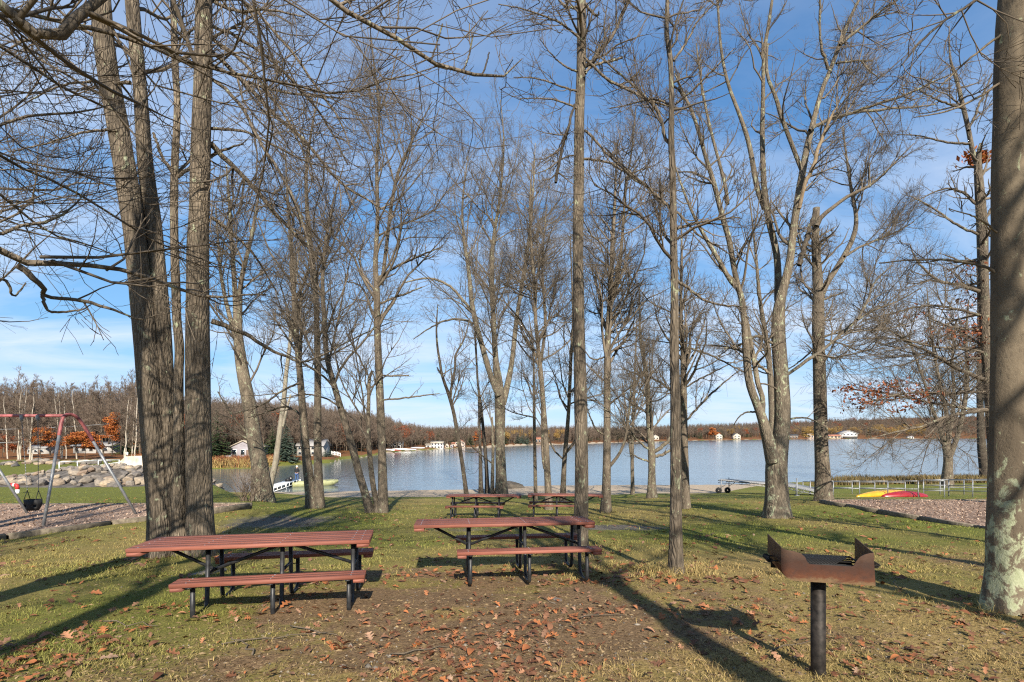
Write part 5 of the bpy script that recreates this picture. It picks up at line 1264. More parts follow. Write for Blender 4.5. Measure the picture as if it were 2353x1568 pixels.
rolling_dock('pale dock ramp sloping down to the ground behind the massive maple', at(1782, 1112, 40.3), at(1880, 1130, 37.5), 1.8, 0, (0.5,), ())
pl = G_pt(1831, 37.0); pp = thing('mooring_post', 'lone steel pipe post standing beside the dock ramp', 'post', pl)
MB().tube([(0, 0, -0.3), (0, 0, 1.25)], 0.045, 8).build('pipe', M['galv'], pp, smooth=True); MB().box((0, 0, 0.02), (0.25, 0.25, 0.03)).build('foot_plate', M['galv'], pp)
def frame(label, pts_uv, y, h, lev, posts_every=1):
    pts = [G_pt(u, yy) for u, yy in pts_uv]
    return pipe_rail('bare_dock', label, pts, h, lev, M['galv'], 0.032, True, 'dock', 'bare pipe dock frames on the shore')
frame('long low pipe dock frame just behind the kayaks', [(1862, 39.0), (1915, 37.8), (1975, 36.6), (2040, 35.6), (2110, 34.2), (2170, 33.0)], 36, 1.05, 2)
frame('pipe dock frame on the reed side behind the kayaks', [(1845, 45), (1905, 43.5), (1958, 42.2), (2010, 41.2), (2080, 40.0)], 42, 0.95, 2)
frame('stacked pipe dock frame between the shore tree and the right trunk', [(2122, 36.5), (2180, 35.8), (2235, 34.0), (2300, 33.0)], 36, 1.15, 3)
frame('pipe dock frame at the far right beside the large trunk', [(2160, 40.5), (2215, 40.0), (2270, 39.5), (2330, 39)], 40, 1.1, 2)

# reeds and grasses along the right bank, dead leaves behind the frames
def blades(name, label, P, h, w, mat, rng, parent=None, tint=None, lean=0.35, curve=True, kind='stuff'):
    n = len(P); an = rng.random(n) * 6.283; hh = h * rng.uniform(0.5, 1.3, n) if np.isscalar(h) else h
    ln = rng.normal(size=(n, 2)) * lean * hh[:, None]
    ww = w * rng.uniform(0.7, 1.3, n)
    ex = np.stack([np.cos(an) * ww, np.sin(an) * ww, np.zeros(n)], 1)
    tip = P + np.stack([ln[:, 0], ln[:, 1], hh * 0.92], 1)
    if curve:
        midp = P + np.stack([ln[:, 0] * 0.3, ln[:, 1] * 0.3, hh * 0.55], 1)
        V = np.stack([P - ex, P + ex, midp + ex * 0.75, midp - ex * 0.75, tip], 1).reshape(-1, 3)
        b = np.arange(n) * 5
        F = [np.stack([b, b + 1, b + 2, b + 3], 1), np.stack([b + 3, b + 2, b + 4], 1)]; k = 5
    else:
        V = np.stack([P - ex, P + ex, tip], 1).reshape(-1, 3); b = np.arange(n) * 3; F = [np.stack([b, b + 1, b + 2], 1)]; k = 3
    me = mesh_raw(name, V, F)
    if tint is not None:
        c = np.ones((n, k, 4), np.float32); c[:, :, :3] = tint[:, None, :]
        me.color_attributes.new('tint', 'FLOAT_COLOR', 'POINT').data.foreach_set('color', c.ravel())
    return tag(link(name, me, mat, parent), label, kind=kind)
rg = np.random.default_rng(91)
n = 9000
u = rg.uniform(1855, 2420, n); s = (u - CX) / FPX; yy = interp(DN, u) - rg.uniform(0.2, 7.5, n) ** 1.0
x = s * yy; P = np.stack([x, yy, -G(x, yy) - 0.02], 1)
hh = rg.uniform(0.35, 1.0, n) * sstep(1850, 1930, u) * (0.7 + 0.6 * fbm(x * 0.5, yy * 0.5, 3))
c0 = np.array([0.17, 0.115, 0.05]); c1 = np.array([0.10, 0.085, 0.03]); k = rg.random(n)[:, None]
blades('reed_bed', 'brown and green reeds and weeds along the right lake bank', P, hh, 0.035, M['grass'], rg, None, c0 * k + c1 * (1 - k), 0.25)

# ------------------------------------------------------------------ boat ramp at the cove: gangway, jon boat, angler
def lake(u, y, dz=0.0): return Vector(((u - CX) / FPX * y, y, -LAKE + dz))
gA = at(627, 1122, 50.2); gB = at(690, 1101, 57.5)
gang = thing('gangway', 'white aluminium gangway running out over the cove water', 'gangway', lake(629, 50.2))
o = Vector(gang.location); d = gB - gA; back = Vector((-d.y, d.x, 0)).normalized() * 1.1
MB().add([tuple(v - o) for v in (gA, gB, gB + back, gA + back)] + [tuple(v - o - Vector((0, 0, 0.06))) for v in (gA, gB, gB + back, gA + back)], [(0, 1, 2, 3), (7, 6, 5, 4), (0, 4, 5, 1), (1, 5, 6, 2), (2, 6, 7, 3), (3, 7, 4, 0)]).build('deck', M['white_paint'], gang)
for off in (Vector((0, 0, 0)), back):
    MB().tube([gA - o + off + Vector((0, 0, -0.35)), gB - o + off + Vector((0, 0, -0.35))], 0.04, 6).build('truss_rail', M['white_paint'], gang)
    for k in range(8): MB().tube([gA + d * (k / 7) - o + off, gA + d * (k / 7) - o + off + Vector((0, 0, -0.35))], 0.035, 6).build('strut', M['white_paint'], gang)
    for f in (0.02, 0.45, 0.95): MB().tube([gA + d * f - o + off, gA + d * f - o + off + Vector((0, 0, -1.5))], 0.045, 6).build('pile', M['white_paint'], gang)
gear = thing('tackle_bag', 'dark tackle bag lying on the gangway', 'bag', gA + d * 0.72 + back * 0.5)
MB().box((0, 0, 0.13), (0.55, 0.35, 0.26), 0.3).build('bag_body', M['black'], gear); MB().tube([(-0.15, 0, 0.26), (-0.1, 0, 0.4), (0.1, 0, 0.4), (0.15, 0, 0.26)], 0.02, 6).build('handle', M['black'], gear)
def jon_boat():
    base = lake(672, 55.8); t = thing('jon_boat', 'olive flat-bottomed boat moored at the gangway', 'boat', base, R(24))
    n = 12; V = []; F = []
    for i in range(n):
        s = i / (n - 1); x = s * 4.6; w = 0.75 * (1 - 0.35 * max(0, s - 0.6) / 0.4 * 1.0); wb = w * 0.78
        zb_ = -0.08 + (0.42 * ((s - 0.7) / 0.3) ** 2 if s > 0.7 else 0)
        V += [(x, -w, 0.48 + 0.1 * s), (x, -wb, zb_), (x, wb, zb_), (x, w, 0.48 + 0.1 * s)]
    for i in range(n - 1):
        b = i * 4
        for k in range(3): F.append((b + k, b + 4 + k, b + 5 + k, b + 1 + k))
    F += [(0, 1, 2, 3), ((n - 1) * 4 + 3, (n - 1) * 4 + 2, (n - 1) * 4 + 1, (n - 1) * 4)]
    h = MB().add(V, F).build('hull', M['olive'], t); h.modifiers.new('thick', 'SOLIDIFY').thickness = 0.05
    for x in (0.9, 2.4): MB().box((x, 0, 0.3), (0.35, 1.25, 0.05)).build('thwart', M['olive'], t)
    MB().box((4.0, 0, 0.5), (1.0, 1.0, 0.05)).build('bow_deck', M['olive'], t)
    m = MB().lathe([(0.0, 0.0), (0.16, 0.0), (0.2, 0.1), (0.2, 0.36), (0.12, 0.46), (0, 0.48)], (-0.18, 0, 0.62), 12)
    eng = thing('outboard_motor', 'black outboard motor on the stern of the olive boat', 'motor', base, R(24))
    m.build('cowling', M['black'], eng, smooth=True); MB().box((-0.2, 0, 0.3), (0.14, 0.1, 0.7)).build('shaft_housing', M['black'], eng); MB().tube([(-0.1, 0, 0.72), (0.35, 0.05, 0.8)], 0.025, 6).build('tiller', M['black'], eng); MB().box((-0.16, 0.0, 0.9), (0.1, 0.42, 0.06)).build('decal_band', M['white_paint'], eng)
jon_boat()
def angler():
    y = 57.4; z0 = (HV - 1107) / FPX * y; base = Vector(((682 - CX) / FPX * y, y, z0))
    Hh = 1.74; p = thing('person', 'person seen from behind in dark jacket, blue jeans and white cap, fishing', 'person', base, R(4))
    def skin(name, verts, edges, radii, mat, parent):
        me = bpy.data.meshes.new(name); me.from_pydata(verts, edges, []); o = bpy.data.objects.new(name, me); C.objects.link(o); o.parent = parent
        md = o.modifiers.new('skin', 'SKIN'); md.use_smooth_shade = True
        for i, r in enumerate(radii): me.skin_vertices[0].data[i].radius = (r, r * 0.85) if not isinstance(r, tuple) else r
        me.skin_vertices[0].data[0].use_root = True
        o.modifiers.new('sub', 'SUBSURF').render_levels = 2; o.modifiers['sub'].levels = 1
        me.materials.append(mat); return o
    V = [(0, 0, 0.93), (0, 0, 1.12), (0, 0.0, 1.32), (0, 0.01, 1.43), (0, 0.015, 1.52), (0, 0.03, 1.62), (-0.17, 0, 1.39), (0.17, 0, 1.39), (-0.24, 0.04, 1.14), (0.24, 0.04, 1.14), (-0.13, 0.27, 1.09), (0.13, 0.28, 1.11), (-0.08, 0.34, 1.10), (0.07, 0.36, 1.13),
         (-0.10, 0, 0.86), (0.10, 0, 0.86), (-0.12, 0.02, 0.48), (0.12, 0.02, 0.48), (-0.13, -0.02, 0.09), (0.13, -0.02, 0.09), (-0.14, 0.12, 0.04), (0.14, 0.12, 0.04)]
    E = [(0, 1), (1, 2), (2, 3), (3, 4), (4, 5), (3, 6), (3, 7), (6, 8), (7, 9), (8, 10), (9, 11), (10, 12), (11, 13), (0, 14), (0, 15), (14, 16), (15, 17), (16, 18), (17, 19), (18, 20), (19, 21)]
    Rr = [(0.17, 0.12), (0.16, 0.11), (0.19, 0.12), (0.09, 0.08), (0.055, 0.055), (0.085, 0.1), 0.07, 0.07, 0.052, 0.052, 0.042, 0.042, 0.04, 0.04, 0.095, 0.095, 0.07, 0.07, 0.05, 0.05, 0.045, 0.045]
    skin('body', V, E, Rr, M['skin'], p)
    skin('jacket', [(0, 0, 0.90), (0, 0, 1.12), (0, 0, 1.33), (0, 0.0, 1.45), (-0.18, 0, 1.40), (0.18, 0, 1.40), (-0.25, 0.04, 1.13), (0.25, 0.04, 1.13), (-0.14, 0.26, 1.09), (0.14, 0.27, 1.11)], [(0, 1), (1, 2), (2, 3), (3, 4), (3, 5), (4, 6), (5, 7), (6, 8), (7, 9)], [(0.2, 0.15), (0.19, 0.14), (0.215, 0.15), (0.09, 0.09), 0.085, 0.085, 0.07, 0.07, 0.055, 0.055], M['jacket'], p)
    skin('jeans', [(0, 0, 0.92), (-0.10, 0, 0.84), (0.10, 0, 0.84), (-0.12, 0.02, 0.48), (0.12, 0.02, 0.48), (-0.13, -0.02, 0.06), (0.13, -0.02, 0.06)], [(0, 1), (0, 2), (1, 3), (2, 4), (3, 5), (4, 6)], [(0.18, 0.135), 0.11, 0.11, 0.088, 0.088, 0.075, 0.075], M['jeans'], p)
    MB().lathe([(0.0, 0.10), (0.06, 0.09), (0.1, 0.05), (0.115, 0.0), (0.11, -0.01)], (0, 0.03, 1.655), 14).box((0, 0.14, 1.655), (0.14, 0.12, 0.015)).build('cap', M['white_paint'], p, smooth=True)
    for sx in (-1, 1): MB().beam((sx * 0.13, -0.08, 0.035), (sx * 0.14, 0.2, 0.03), 0.1, 0.08, 0.02).build('shoe', M['black'], p)
    rod = thing('fishing_rod', 'thin fishing rod held by the angler', 'fishing rod', base, R(4))
    MB().tube([(0.0, 0.28, 1.1), (0.06, 0.5, 1.2), (0.6, 2.2, 1.75)], [0.014, 0.012, 0.004], 6).build('blank', M['black'], rod); MB().lathe([(0.0, -0.03), (0.035, -0.03), (0.035, 0.03), (0, 0.03)], (0.05, 0.42, 1.12), 10).build('reel', M['galv'], rod)
    pf = thing('boat_platform', 'low grey floating platform at the end of the gangway', 'dock', lake(684, 57.4), R(4)); dz = z0 + LAKE
    MB().box((0.1, 0.3, dz - 0.06), (2.6, 2.2, 0.12)).build('deck', M['deck'], pf); MB().box((0.1, 0.3, (dz - 0.12) / 2), (2.3, 1.9, max(0.1, dz - 0.14))).build('float', M['white_paint'], pf)
angler()
# dark boulder on the beach
bp = gp(1172, 1122); bme = rocks[3].copy(); bme.materials.clear(); bme.materials.append(mat_plain('dark_boulder', (0.07, 0.06, 0.048), 0.9, 0, 3, 0.25, 0.6)); o = bpy.data.objects.new('beach_boulder', bme); C.objects.link(o); o.location = (bp.x, bp.y, bp.z + 0.1); o.scale = (1.6, 0.9, 0.75); tag(o, 'dark boulder lying on the sand at the water edge', 'boulder')
def twig_shrub(name, label, base, h, n, seed, mat, spread=0.5, twigs=5):
    rg = np.random.default_rng(seed); t = thing(name, label, 'shrub', base)
    P0 = np.zeros((n, 6, 3)); an = rg.random(n) * 6.28; d = np.stack([np.cos(an) * spread * rg.random(n), np.sin(an) * spread * rg.random(n), np.ones(n)], 1); d /= np.linalg.norm(d, axis=1, keepdims=True)
    P0[:, 0, :2] = rg.normal(size=(n, 2)) * 0.12 * h; P0[:, 0, 2] = -0.05
    for k in range(1, 6): d = d + rg.normal(size=(n, 3)) * 0.1; P0[:, k] = P0[:, k - 1] + d * (h / 5) * rg.uniform(0.7, 1.1, (n, 1))
    Rr = np.linspace(1, 0.35, 6)[None, :] * 0.011 * h * rg.uniform(0.6, 1.2, (n, 1))
    v, f = tubes(P0, Rr, 4); link('stems', mesh_raw('stems', v, [f]), mat, t)
    L2 = grow((P0, Rr), n * twigs, 0.25, 1, 35, 12, lambda L, q: L * 0.35, 4, 0.6, 0.01 * h, 0.0035 * h, 0.1, 0.15, rg); v, f = tubes(*L2, 3); link('twigs', mesh_raw('twigs', v, [f]), mat, t)
    return t
twig_shrub('twiggy_shrub', 'reddish bare shrub at the foot of the stout pale maple', gp(566, 1152), 1.5, 34, 5, M['twig_far'], 0.8)

# ------------------------------------------------------------------ houses round the lake
WALL = {k: mat_house('siding_' + k, c) for k, c in dict(pale=(0.3, 0.285, 0.26), white=(0.52, 0.51, 0.48), cream=(0.45, 0.4, 0.32), grey=(0.28, 0.26, 0.28), tan=(0.42, 0.33, 0.24), pink=(0.45, 0.36, 0.3), brown=(0.16, 0.11, 0.08), dark=(0.06, 0.055, 0.05)).items()}
ROOF = {k: mat_house('roof_' + k, c) for k, c in dict(grey=(0.28, 0.27, 0.26), dark=(0.09, 0.085, 0.08), tan=(0.42, 0.36, 0.28), rust=(0.30, 0.13, 0.08), white=(0.42, 0.42, 0.4)).items()}
def house(label, u0, u1, v, wall_px, roof_px, y=None, wall='white', roof='grey', gable=False, rz=0.0, nwin=3, storeys=1, deck=False, wing=None, porch=False, depth=None):
    b = gp((u0 + u1) / 2, v) if y is None else at_ground((u0 + u1) / 2, y)
    k = b.y / FPX; Wd = (u1 - u0) * k; Hw = wall_px * k; Hr = roof_px * k; Dp = depth or Wd * 0.75
    t = thing('house', label, 'house', b, rz)
    MB().box((0, Dp / 2, Hw / 2 - 0.6), (Wd, Dp, Hw + 1.2)).build('wall', WALL[wall], t)
    ov = 0.05 * Wd
    if gable:      # ridge runs away from the eye
        MB().add([(-Wd / 2, 0.01, Hw), (Wd / 2, 0.01, Hw), (0, 0.01, Hw + Hr), (-Wd / 2, Dp, Hw), (Wd / 2, Dp, Hw), (0, Dp, Hw + Hr)], [], [(0, 1, 2)]).build('gable_wall', WALL[wall], t)
        for sx in (-1, 1):
            e = sx * (Wd / 2 + ov); th = 0.03 * Wd; ez = Hw - Hr * ov / (Wd / 2)
            MB().add([(0, -ov, Hw + Hr), (e, -ov, ez), (e, Dp + ov, ez), (0, Dp + ov, Hw + Hr), (0, -ov, Hw + Hr + th), (e, -ov, ez + th), (e, Dp + ov, ez + th), (0, Dp + ov, Hw + Hr + th)], [(0, 1, 2, 3), (7, 6, 5, 4), (0, 4, 5, 1), (1, 5, 6, 2), (2, 6, 7, 3), (3, 7, 4, 0)]).build('roof', ROOF[roof], t)
    else:
        th = 0.02 * Wd; x = Wd / 2 + ov
        for sx in (-1, 1): MB().add([(sx * Wd / 2, 0, Hw), (sx * Wd / 2, Dp, Hw), (sx * Wd / 2, Dp / 2, Hw + Hr)], [], [(0, 1, 2)]).build('gable_wall', WALL[wall], t)
        for y0, y1 in ((-ov, Dp / 2), (Dp + ov, Dp / 2)):
            z0 = Hw - Hr * ov / (Dp / 2); z1 = Hw + Hr
            MB().add([(-x, y0, z0), (x, y0, z0), (x, y1, z1), (-x, y1, z1), (-x, y0, z0 + th), (x, y0, z0 + th), (x, y1, z1 + th), (-x, y1, z1 + th)], [(0, 1, 2, 3), (7, 6, 5, 4), (0, 4, 5, 1), (1, 5, 6, 2), (2, 6, 7, 3), (3, 7, 4, 0)]).build('roof', ROOF[roof], t)
    for s in range(storeys):
        zc = Hw * (s + 0.55) / storeys
        for i in range(nwin):
            xc = -Wd / 2 + Wd * (i + 0.5) / nwin; ww = Wd * 0.42 / nwin; wh = Hw / storeys * 0.42
            w = MB().box((xc, -0.03, zc), (ww * 1.25, 0.08, wh * 1.25)).build('window', WALL['white'] if wall != 'white' else WALL['grey'], t)
            MB().box((xc, -0.08, zc), (ww, 0.04, wh)).build('pane', M['glass'], w)
    MB().box((Wd * 0.18, -0.04, Hw / storeys * 0.38), (Wd * 0.09, 0.07, Hw / storeys * 0.74)).build('door', WALL['brown'], t)
    if deck:
        MB().box((0, -1.0, Hw * 0.42), (Wd * 0.95, 2.0, 0.15)).build('deck', WALL['white'], t)
        for i in range(5): MB().box((-Wd * 0.45 + i * Wd * 0.225, -1.9, Hw * 0.2 - 0.3), (0.16, 0.16, Hw * 0.44 + 0.6)).build('deck_post', WALL['white'], t)
        MB().box((0, -1.95, Hw * 0.42 + 0.9), (Wd * 0.95, 0.08, 0.1)).build('deck_rail', WALL['white'], t)
    if porch: MB().box((0, -0.6, Hw * 0.22), (Wd * 0.96, 1.2, Hw * 0.4)).build('porch', WALL['dark'], t)
    if wing:
        wu, wh, wr = wing; Ww = abs(wu) * k; sx = math.copysign(1, wu)
        MB().box((sx * (Wd / 2 + Ww / 2), Dp / 2, wh * k / 2 - 0.6), (Ww, Dp * 0.8, wh * k + 1.2)).build('wing_wall', WALL[wall], t)
        MB().add([(sx * Wd / 2, -ov, wh * k), (sx * (Wd / 2 + Ww + ov), -ov, wh * k), (sx * (Wd / 2 + Ww + ov), Dp / 2, wh * k + wr * k), (sx * Wd / 2, Dp / 2, wh * k + wr * k)], [(0, 1, 2, 3)]).build('wing_roof', ROOF[roof], t)
        MB().box((sx * (Wd / 2 + Ww / 2), Dp * 0.1 - 0.05, wh * k * 0.5), (Ww * 0.4, 0.06, wh * k * 0.4)).build('window', M['glass'], t)
    return t
house('white cottage at the far left behind the birch trunks', 62, 104, 1050, 13, 7, y=84, wall='pale', roof='grey', nwin=3)
house('low white trailer home behind the orange maple', 168, 252, 1044, 17, 8, y=86, wall='pale', roof='grey', nwin=5)
house('lilac-grey gabled cottage on the rusty bank behind the stout maple', 527, 590, 1045, 26, 14, y=99, wall='grey', roof='tan', gable=True, nwin=3, rz=R(-8))
house('small white shed beside the lilac-grey cottage', 515, 529, 1045, 8, 2, y=95, wall='white', roof='white', nwin=1)
house('white house half hidden behind the twin maple stems', 682, 742, 1051, 24, 14, y=112, wall='pale', roof='grey', nwin=4, storeys=2)
house('tan gabled house above the canoes on the far left shore', 884, 902, 1030, 15, 8, y=196, wall='tan', roof='tan', gable=True, nwin=2, storeys=2)
house('cream lake house with raised white deck by the canoes', 896, 924, 1032, 13, 6, y=190, wall='cream', roof='dark', nwin=3, deck=True)
house('two-storey white house with low side wing on the far shore', 990, 1018, 1031, 13, 4, wall='white', roof='tan', nwin=4, storeys=2, wing=(-12, 9, 2))
house('tiny tan boathouse next to the white lakeshore house', 1023, 1031, 1030, 6, 4, wall='cream', roof='grey', gable=True, nwin=1)
house('small grey shed between boathouse and pink house', 1034, 1041, 1030, 5, 3, wall='grey', roof='tan', gable=True, nwin=1)
house('pinkish gabled house with red-brown roof on the far shore', 1046, 1068, 1029, 12, 6, wall='pink', roof='rust', gable=True, nwin=3, storeys=2, wing=(-8, 9, 3))
house('brown house seen left of the tall centre trunk across the lake', 1230, 1250, 1020, 11, 5, wall='brown', roof='rust', nwin=3)
house('pale far house right of the low-branched maple', 1500, 1514, 1011, 7, 4, wall='cream', roof='grey', gable=True, nwin=2)
house('tall cream gabled house on the far shore, left of a pair', 1646, 1660, 1010.5, 9, 5, wall='cream', roof='grey', gable=True, nwin=2, storeys=2)
house('tall cream gabled house on the far shore, right of a pair', 1686, 1702, 1010, 9, 5, wall='cream', roof='dark', gable=True, nwin=2, storeys=2)
house('dark brown far house just right of the massive maple', 1814, 1834, 1008.6, 7, 3, wall='brown', roof='dark', nwin=3)
house('tan gabled far house left of the snapped-top maple', 1856, 1870, 1008.6, 9, 6, wall='pink', roof='tan', gable=True, nwin=2)
house('long low tan-roofed house across the lake right of the snapped-top maple', 1900, 1932, 1008.4, 6, 4, wall='tan', roof='rust', nwin=4)
house('big white lodge with dark porch across the lake', 1936, 1970, 1008.3, 11, 6, wall='white', roof='grey', gable=True, nwin=4, storeys=2, porch=True)
house('white boathouse among golden trees on the far right shore', 2088, 2100, 1008, 4, 2, wall='white', roof='grey', nwin=2)
fz = [at_ground(755 + k * 3.4, 118) for k in range(9)]
fe = thing('picket_fence', 'short white picket fence by the far cove lawn', 'fence', fz[0])
for k, p in enumerate(fz): MB().box(tuple(p - fz[0] + Vector((0, 0, 0.4))), (0.12, 0.1, 1.0)).build('picket', M['white_paint'], fe)
for z in (0.3, 0.75): MB().tube([Vector((0, 0, z)), fz[-1] - fz[0] + Vector((0, 0, z))], 0.05, 4).build('rail', M['white_paint'], fe)
def skiff(label, u, y, L, mat, rz):
    p = at_ground(u, y); t = thing('canoe', label, 'canoe', p, rz)
    V = []; F = []
    for i in range(9):
        s = i / 8; w = 0.45 * math.sin(math.pi * s) ** 0.6 + 0.01
        for a in (0, 45, 90, 135, 180): V.append(((s - 0.5) * L, w * math.cos(R(a)), 0.42 * math.sin(R(a)) * (math.sin(math.pi * (0.1 + 0.8 * s)) ** 0.5)))
    for i in range(8):
        for j in range(4): F.append((i * 5 + j, i * 5 + j + 1, i * 5 + j + 6, i * 5 + j + 5))
    MB().add(V, F).build('hull', mat, t, smooth=True); MB().tube([(-L / 2, 0, 0.05), (L / 2, 0, 0.05)], 0.05, 5).build('keel', mat, t)
skiff('red canoe upturned on the far left shore', 903, 168, 5.0, M['kred'], 0.2)
skiff('white boat upturned right of the red canoe on the far shore', 921, 174, 6.5, M['white_paint'], 0.0)
skiff('long white boat by the far jetty below the deck house', 936, 178, 6.0, M['white_paint'], 0.3)
skiff('pale boat leftmost on the far left shore', 891, 165, 4.5, M['alu'], -0.1)
skiff('grey boat pulled up toward the white lakeshore house', 960, 190, 5.0, M['alu'], 0.1)

# ------------------------------------------------------------------ woods round the lake
def low_tree(seed, h=12.0, n1=16, n2=5, n3=5, spread=0.26, ang=42, tip=0.016, t0=0.35, nst=1):
    """small-scale bare tree: trunk and crown as separate meshes"""
    rg = np.random.default_rng(seed)
    st = []
    for k in range(nst):
        lean = rg.normal(size=2) * 0.05 * (1 + k)
        st.append(np.array([(lean[0] * h * t + rg.normal() * 0.06, lean[1] * h * t + rg.normal() * 0.06, h * t - 0.4 * (t == 0), 0.0095 * h * (1 - 0.9 * t) + 0.01) for t in np.linspace(0, 1, 8)]))
    V = []; F = []; off = 0
    for q in st:
        v, f = tubes(q[None, :, :3], q[None, :, 3], 6); V.append(v); F.append(f + off); off += len(v)
    trunk = mesh_raw('trunk', np.concatenate(V), [np.concatenate(F)])
    par = (np.stack([q[:, :3] for q in st]), np.stack([q[:, 3] for q in st]))
    L1 = grow(par, n1, t0, 0.98, ang, 12, lambda L, t: spread * h * (0.35 + 0.65 * (1 - t)), 5, 0.5, 0.05, tip, 0.06, 0.12, rg)
    L2 = grow(L1, n1 * n2, 0.15, 1, 40, 12, lambda L, t: L * 0.45, 4, 0.6, 0.03, tip * 0.9, 0.08, 0.15, rg)
    L3 = grow(L2, n1 * n2 * n3, 0.1, 1, 38, 14, lambda L, t: np.clip(L * 0.6, 0.4, 1.2), 3, 0.7, 0.02, tip * 0.75, 0.1, 0.18, rg)
    V = []; F = []; off = 0
    for (P, Rr), sd in ((L1, 4), (L2, 3), (L3, 3)):
        v, f = tubes(P, Rr, sd); V.append(v); F.append(f + off); off += len(v)
    crown = mesh_raw('crown', np.concatenate(V), [np.concatenate(F)])
    return trunk, crown, np.concatenate([L2[0][:, -1], L3[0][:, -1]])
def join_meshes(name, mats, *meshes):
    bm = bmesh.new()
    for k, me in enumerate(meshes):
        n0 = len(bm.faces); bm.from_mesh(me); bm.faces.ensure_lookup_table()
        for f in bm.faces[n0:]: f.material_index = k
    out = bpy.data.meshes.new(name); bm.to_mesh(out); bm.free()
    for m in mats: out.materials.append(m)
    return out
def leaf_cloud(name, lobes, n, size, rng, shell=0.55):
    """many leaf-sized faces spread through lobes (centre, radii)"""
    w = np.array([np.prod(r) ** 0.67 for c, r in lobes]); ki = rng.choice(len(lobes), n, p=w / w.sum())
    c = np.array([l[0] for l in lobes], float)[ki]; r = np.array([l[1] for l in lobes], float)[ki]
    d = rng.normal(size=(n, 3)); d /= np.linalg.norm(d, axis=1, keepdims=True)
    P = c + d * r * (shell + (1 - shell) * rng.random((n, 1)) ** 0.7) * rng.uniform(0.75, 1.1, (n, 1))
    a = rng.normal(size=(n, 3)); a /= np.linalg.norm(a, axis=1, keepdims=True); b = np.cross(a, rng.normal(size=(n, 3))); b /= np.linalg.norm(b, axis=1, keepdims=True) + 1e-9
    s = size * rng.uniform(0.6, 1.4, (n, 1))
    V = np.stack([P - a * s, P - b * s * 0.5, P + a * s, P + b * s * 0.5], 1).reshape(-1, 3)
    return mesh_raw(name, V, [np.arange(4 * n).reshape(-1, 4)])
def conifer_mesh(seed, h, w, tiers=22, per=13, droop=0.25, jag=0.25):
    rg = np.random.default_rng(seed); m = MB()
    V = []; T = []; n = 0
    for k in range(tiers):
        t = k / tiers; z = h * (0.06 + 0.92 * t); rad = w / 2 * (1 - t) ** 0.85 + 0.12
        cnt = max(5, int(per * (1 - 0.55 * t)))
        for j in range(cnt):
            a = 6.283 * (j + rg.random()) / cnt; L = rad * rg.uniform(1 - jag, 1.1)
            d = np.array([math.cos(a), math.sin(a), 0]); sd = np.array([-d[1], d[0], 0]); zz = z + rg.normal() * h / tiers * 0.35
            for q in range(5):
                f0, f1 = q / 5, (q + 1.25) / 5; ww = L * 0.22 * (1 - 0.6 * f0) + 0.03
                p0 = d * L * f0 + np.array([0, 0, zz - droop * L * f0 ** 1.2]); p1 = d * L * f1 + np.array([0, 0, zz - droop * L * f1 ** 1.2 + 0.05 * L * f1])
                for sg in (-1, 1):
                    V += [p0, p1, p0 * 0.35 + p1 * 0.65 + sd * sg * ww - np.array([0, 0, 0.12 * ww + rg.random() * 0.06 * L])]; T.append((n, n + 1, n + 2) if sg > 0 else (n, n + 2, n + 1)); n += 3
    return mesh_raw('needles', np.array(V), [np.array(T)])

for me_, mt in ():
    pass
variants = []
for k in range(6):
    tr, cr, ends = low_tree(300 + k, 12.0, n1=28, n2=6, n3=5, tip=0.018, t0=0.18, spread=0.24 if k < 3 else 0.19, ang=40 if k < 4 else 30, nst=1 + (k % 3 == 2))
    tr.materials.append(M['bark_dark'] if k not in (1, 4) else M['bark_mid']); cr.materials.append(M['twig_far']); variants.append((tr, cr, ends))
def wood_tree(name, label, p, h, k, rz, group, trunk_mat=None):
    t = thing(name, label, 'tree', p, rz, group); s = h / 12.0; t.scale = (s, s, s)
    for nm, me in (('trunk', variants[k][0]), ('crown', variants[k][1])):
        if nm == 'trunk' and trunk_mat:
            me = me.copy(); me.materials.clear(); me.materials.append(trunk_mat)
        o = bpy.data.objects.new(nm, me); C.objects.link(o); o.parent = t
    return t
rg = np.random.default_rng(41)
# front row on the left: one by one
for k in range(74):
    u = rg.uniform(-60, 352); y = rg.uniform(80, 128); p = at_ground(u, y)
    wood_tree('woodland_tree', 'leafless tree in the wood behind the left lawn', p, rg.uniform(10.5, 13.5), k % 6, rg.uniform(0, 6), 'bare trees of the left wood')
for k, (u, y, h) in enumerate([(18, 72, 8.5), (41, 66, 9), (48, 70, 8), (67, 64, 8.5), (143, 73, 9), (152, 72, 8), (177, 71, 9.5), (286, 66, 8), (310, 64, 9.5), (302, 68, 7), (74, 66, 6), (330, 70, 8.5)]):
    lb = ['leftmost slim pale birch before the left wood', 'pale birch left of the swing chains', 'thin birch close right of another by the swing chains', 'pale birch seen between the two swing chains', 'pale birch just right of the near swing leg', 'thin birch beside the one right of the swing leg', 'white birch in front of the orange maple', 'bare birch left of the spillway sign', 'tall bare birch beside the spillway sign', 'short bare birch crowded beside the spillway sign', 'small birch right of the swing chains', 'bare birch half hidden by the maple clump'][k]
    wood_tree('birch', lb, at_ground(u, y), h, [4, 5, 3, 4, 5, 3][k % 6], k * 1.1, 'birches before the left wood', M['birch'])
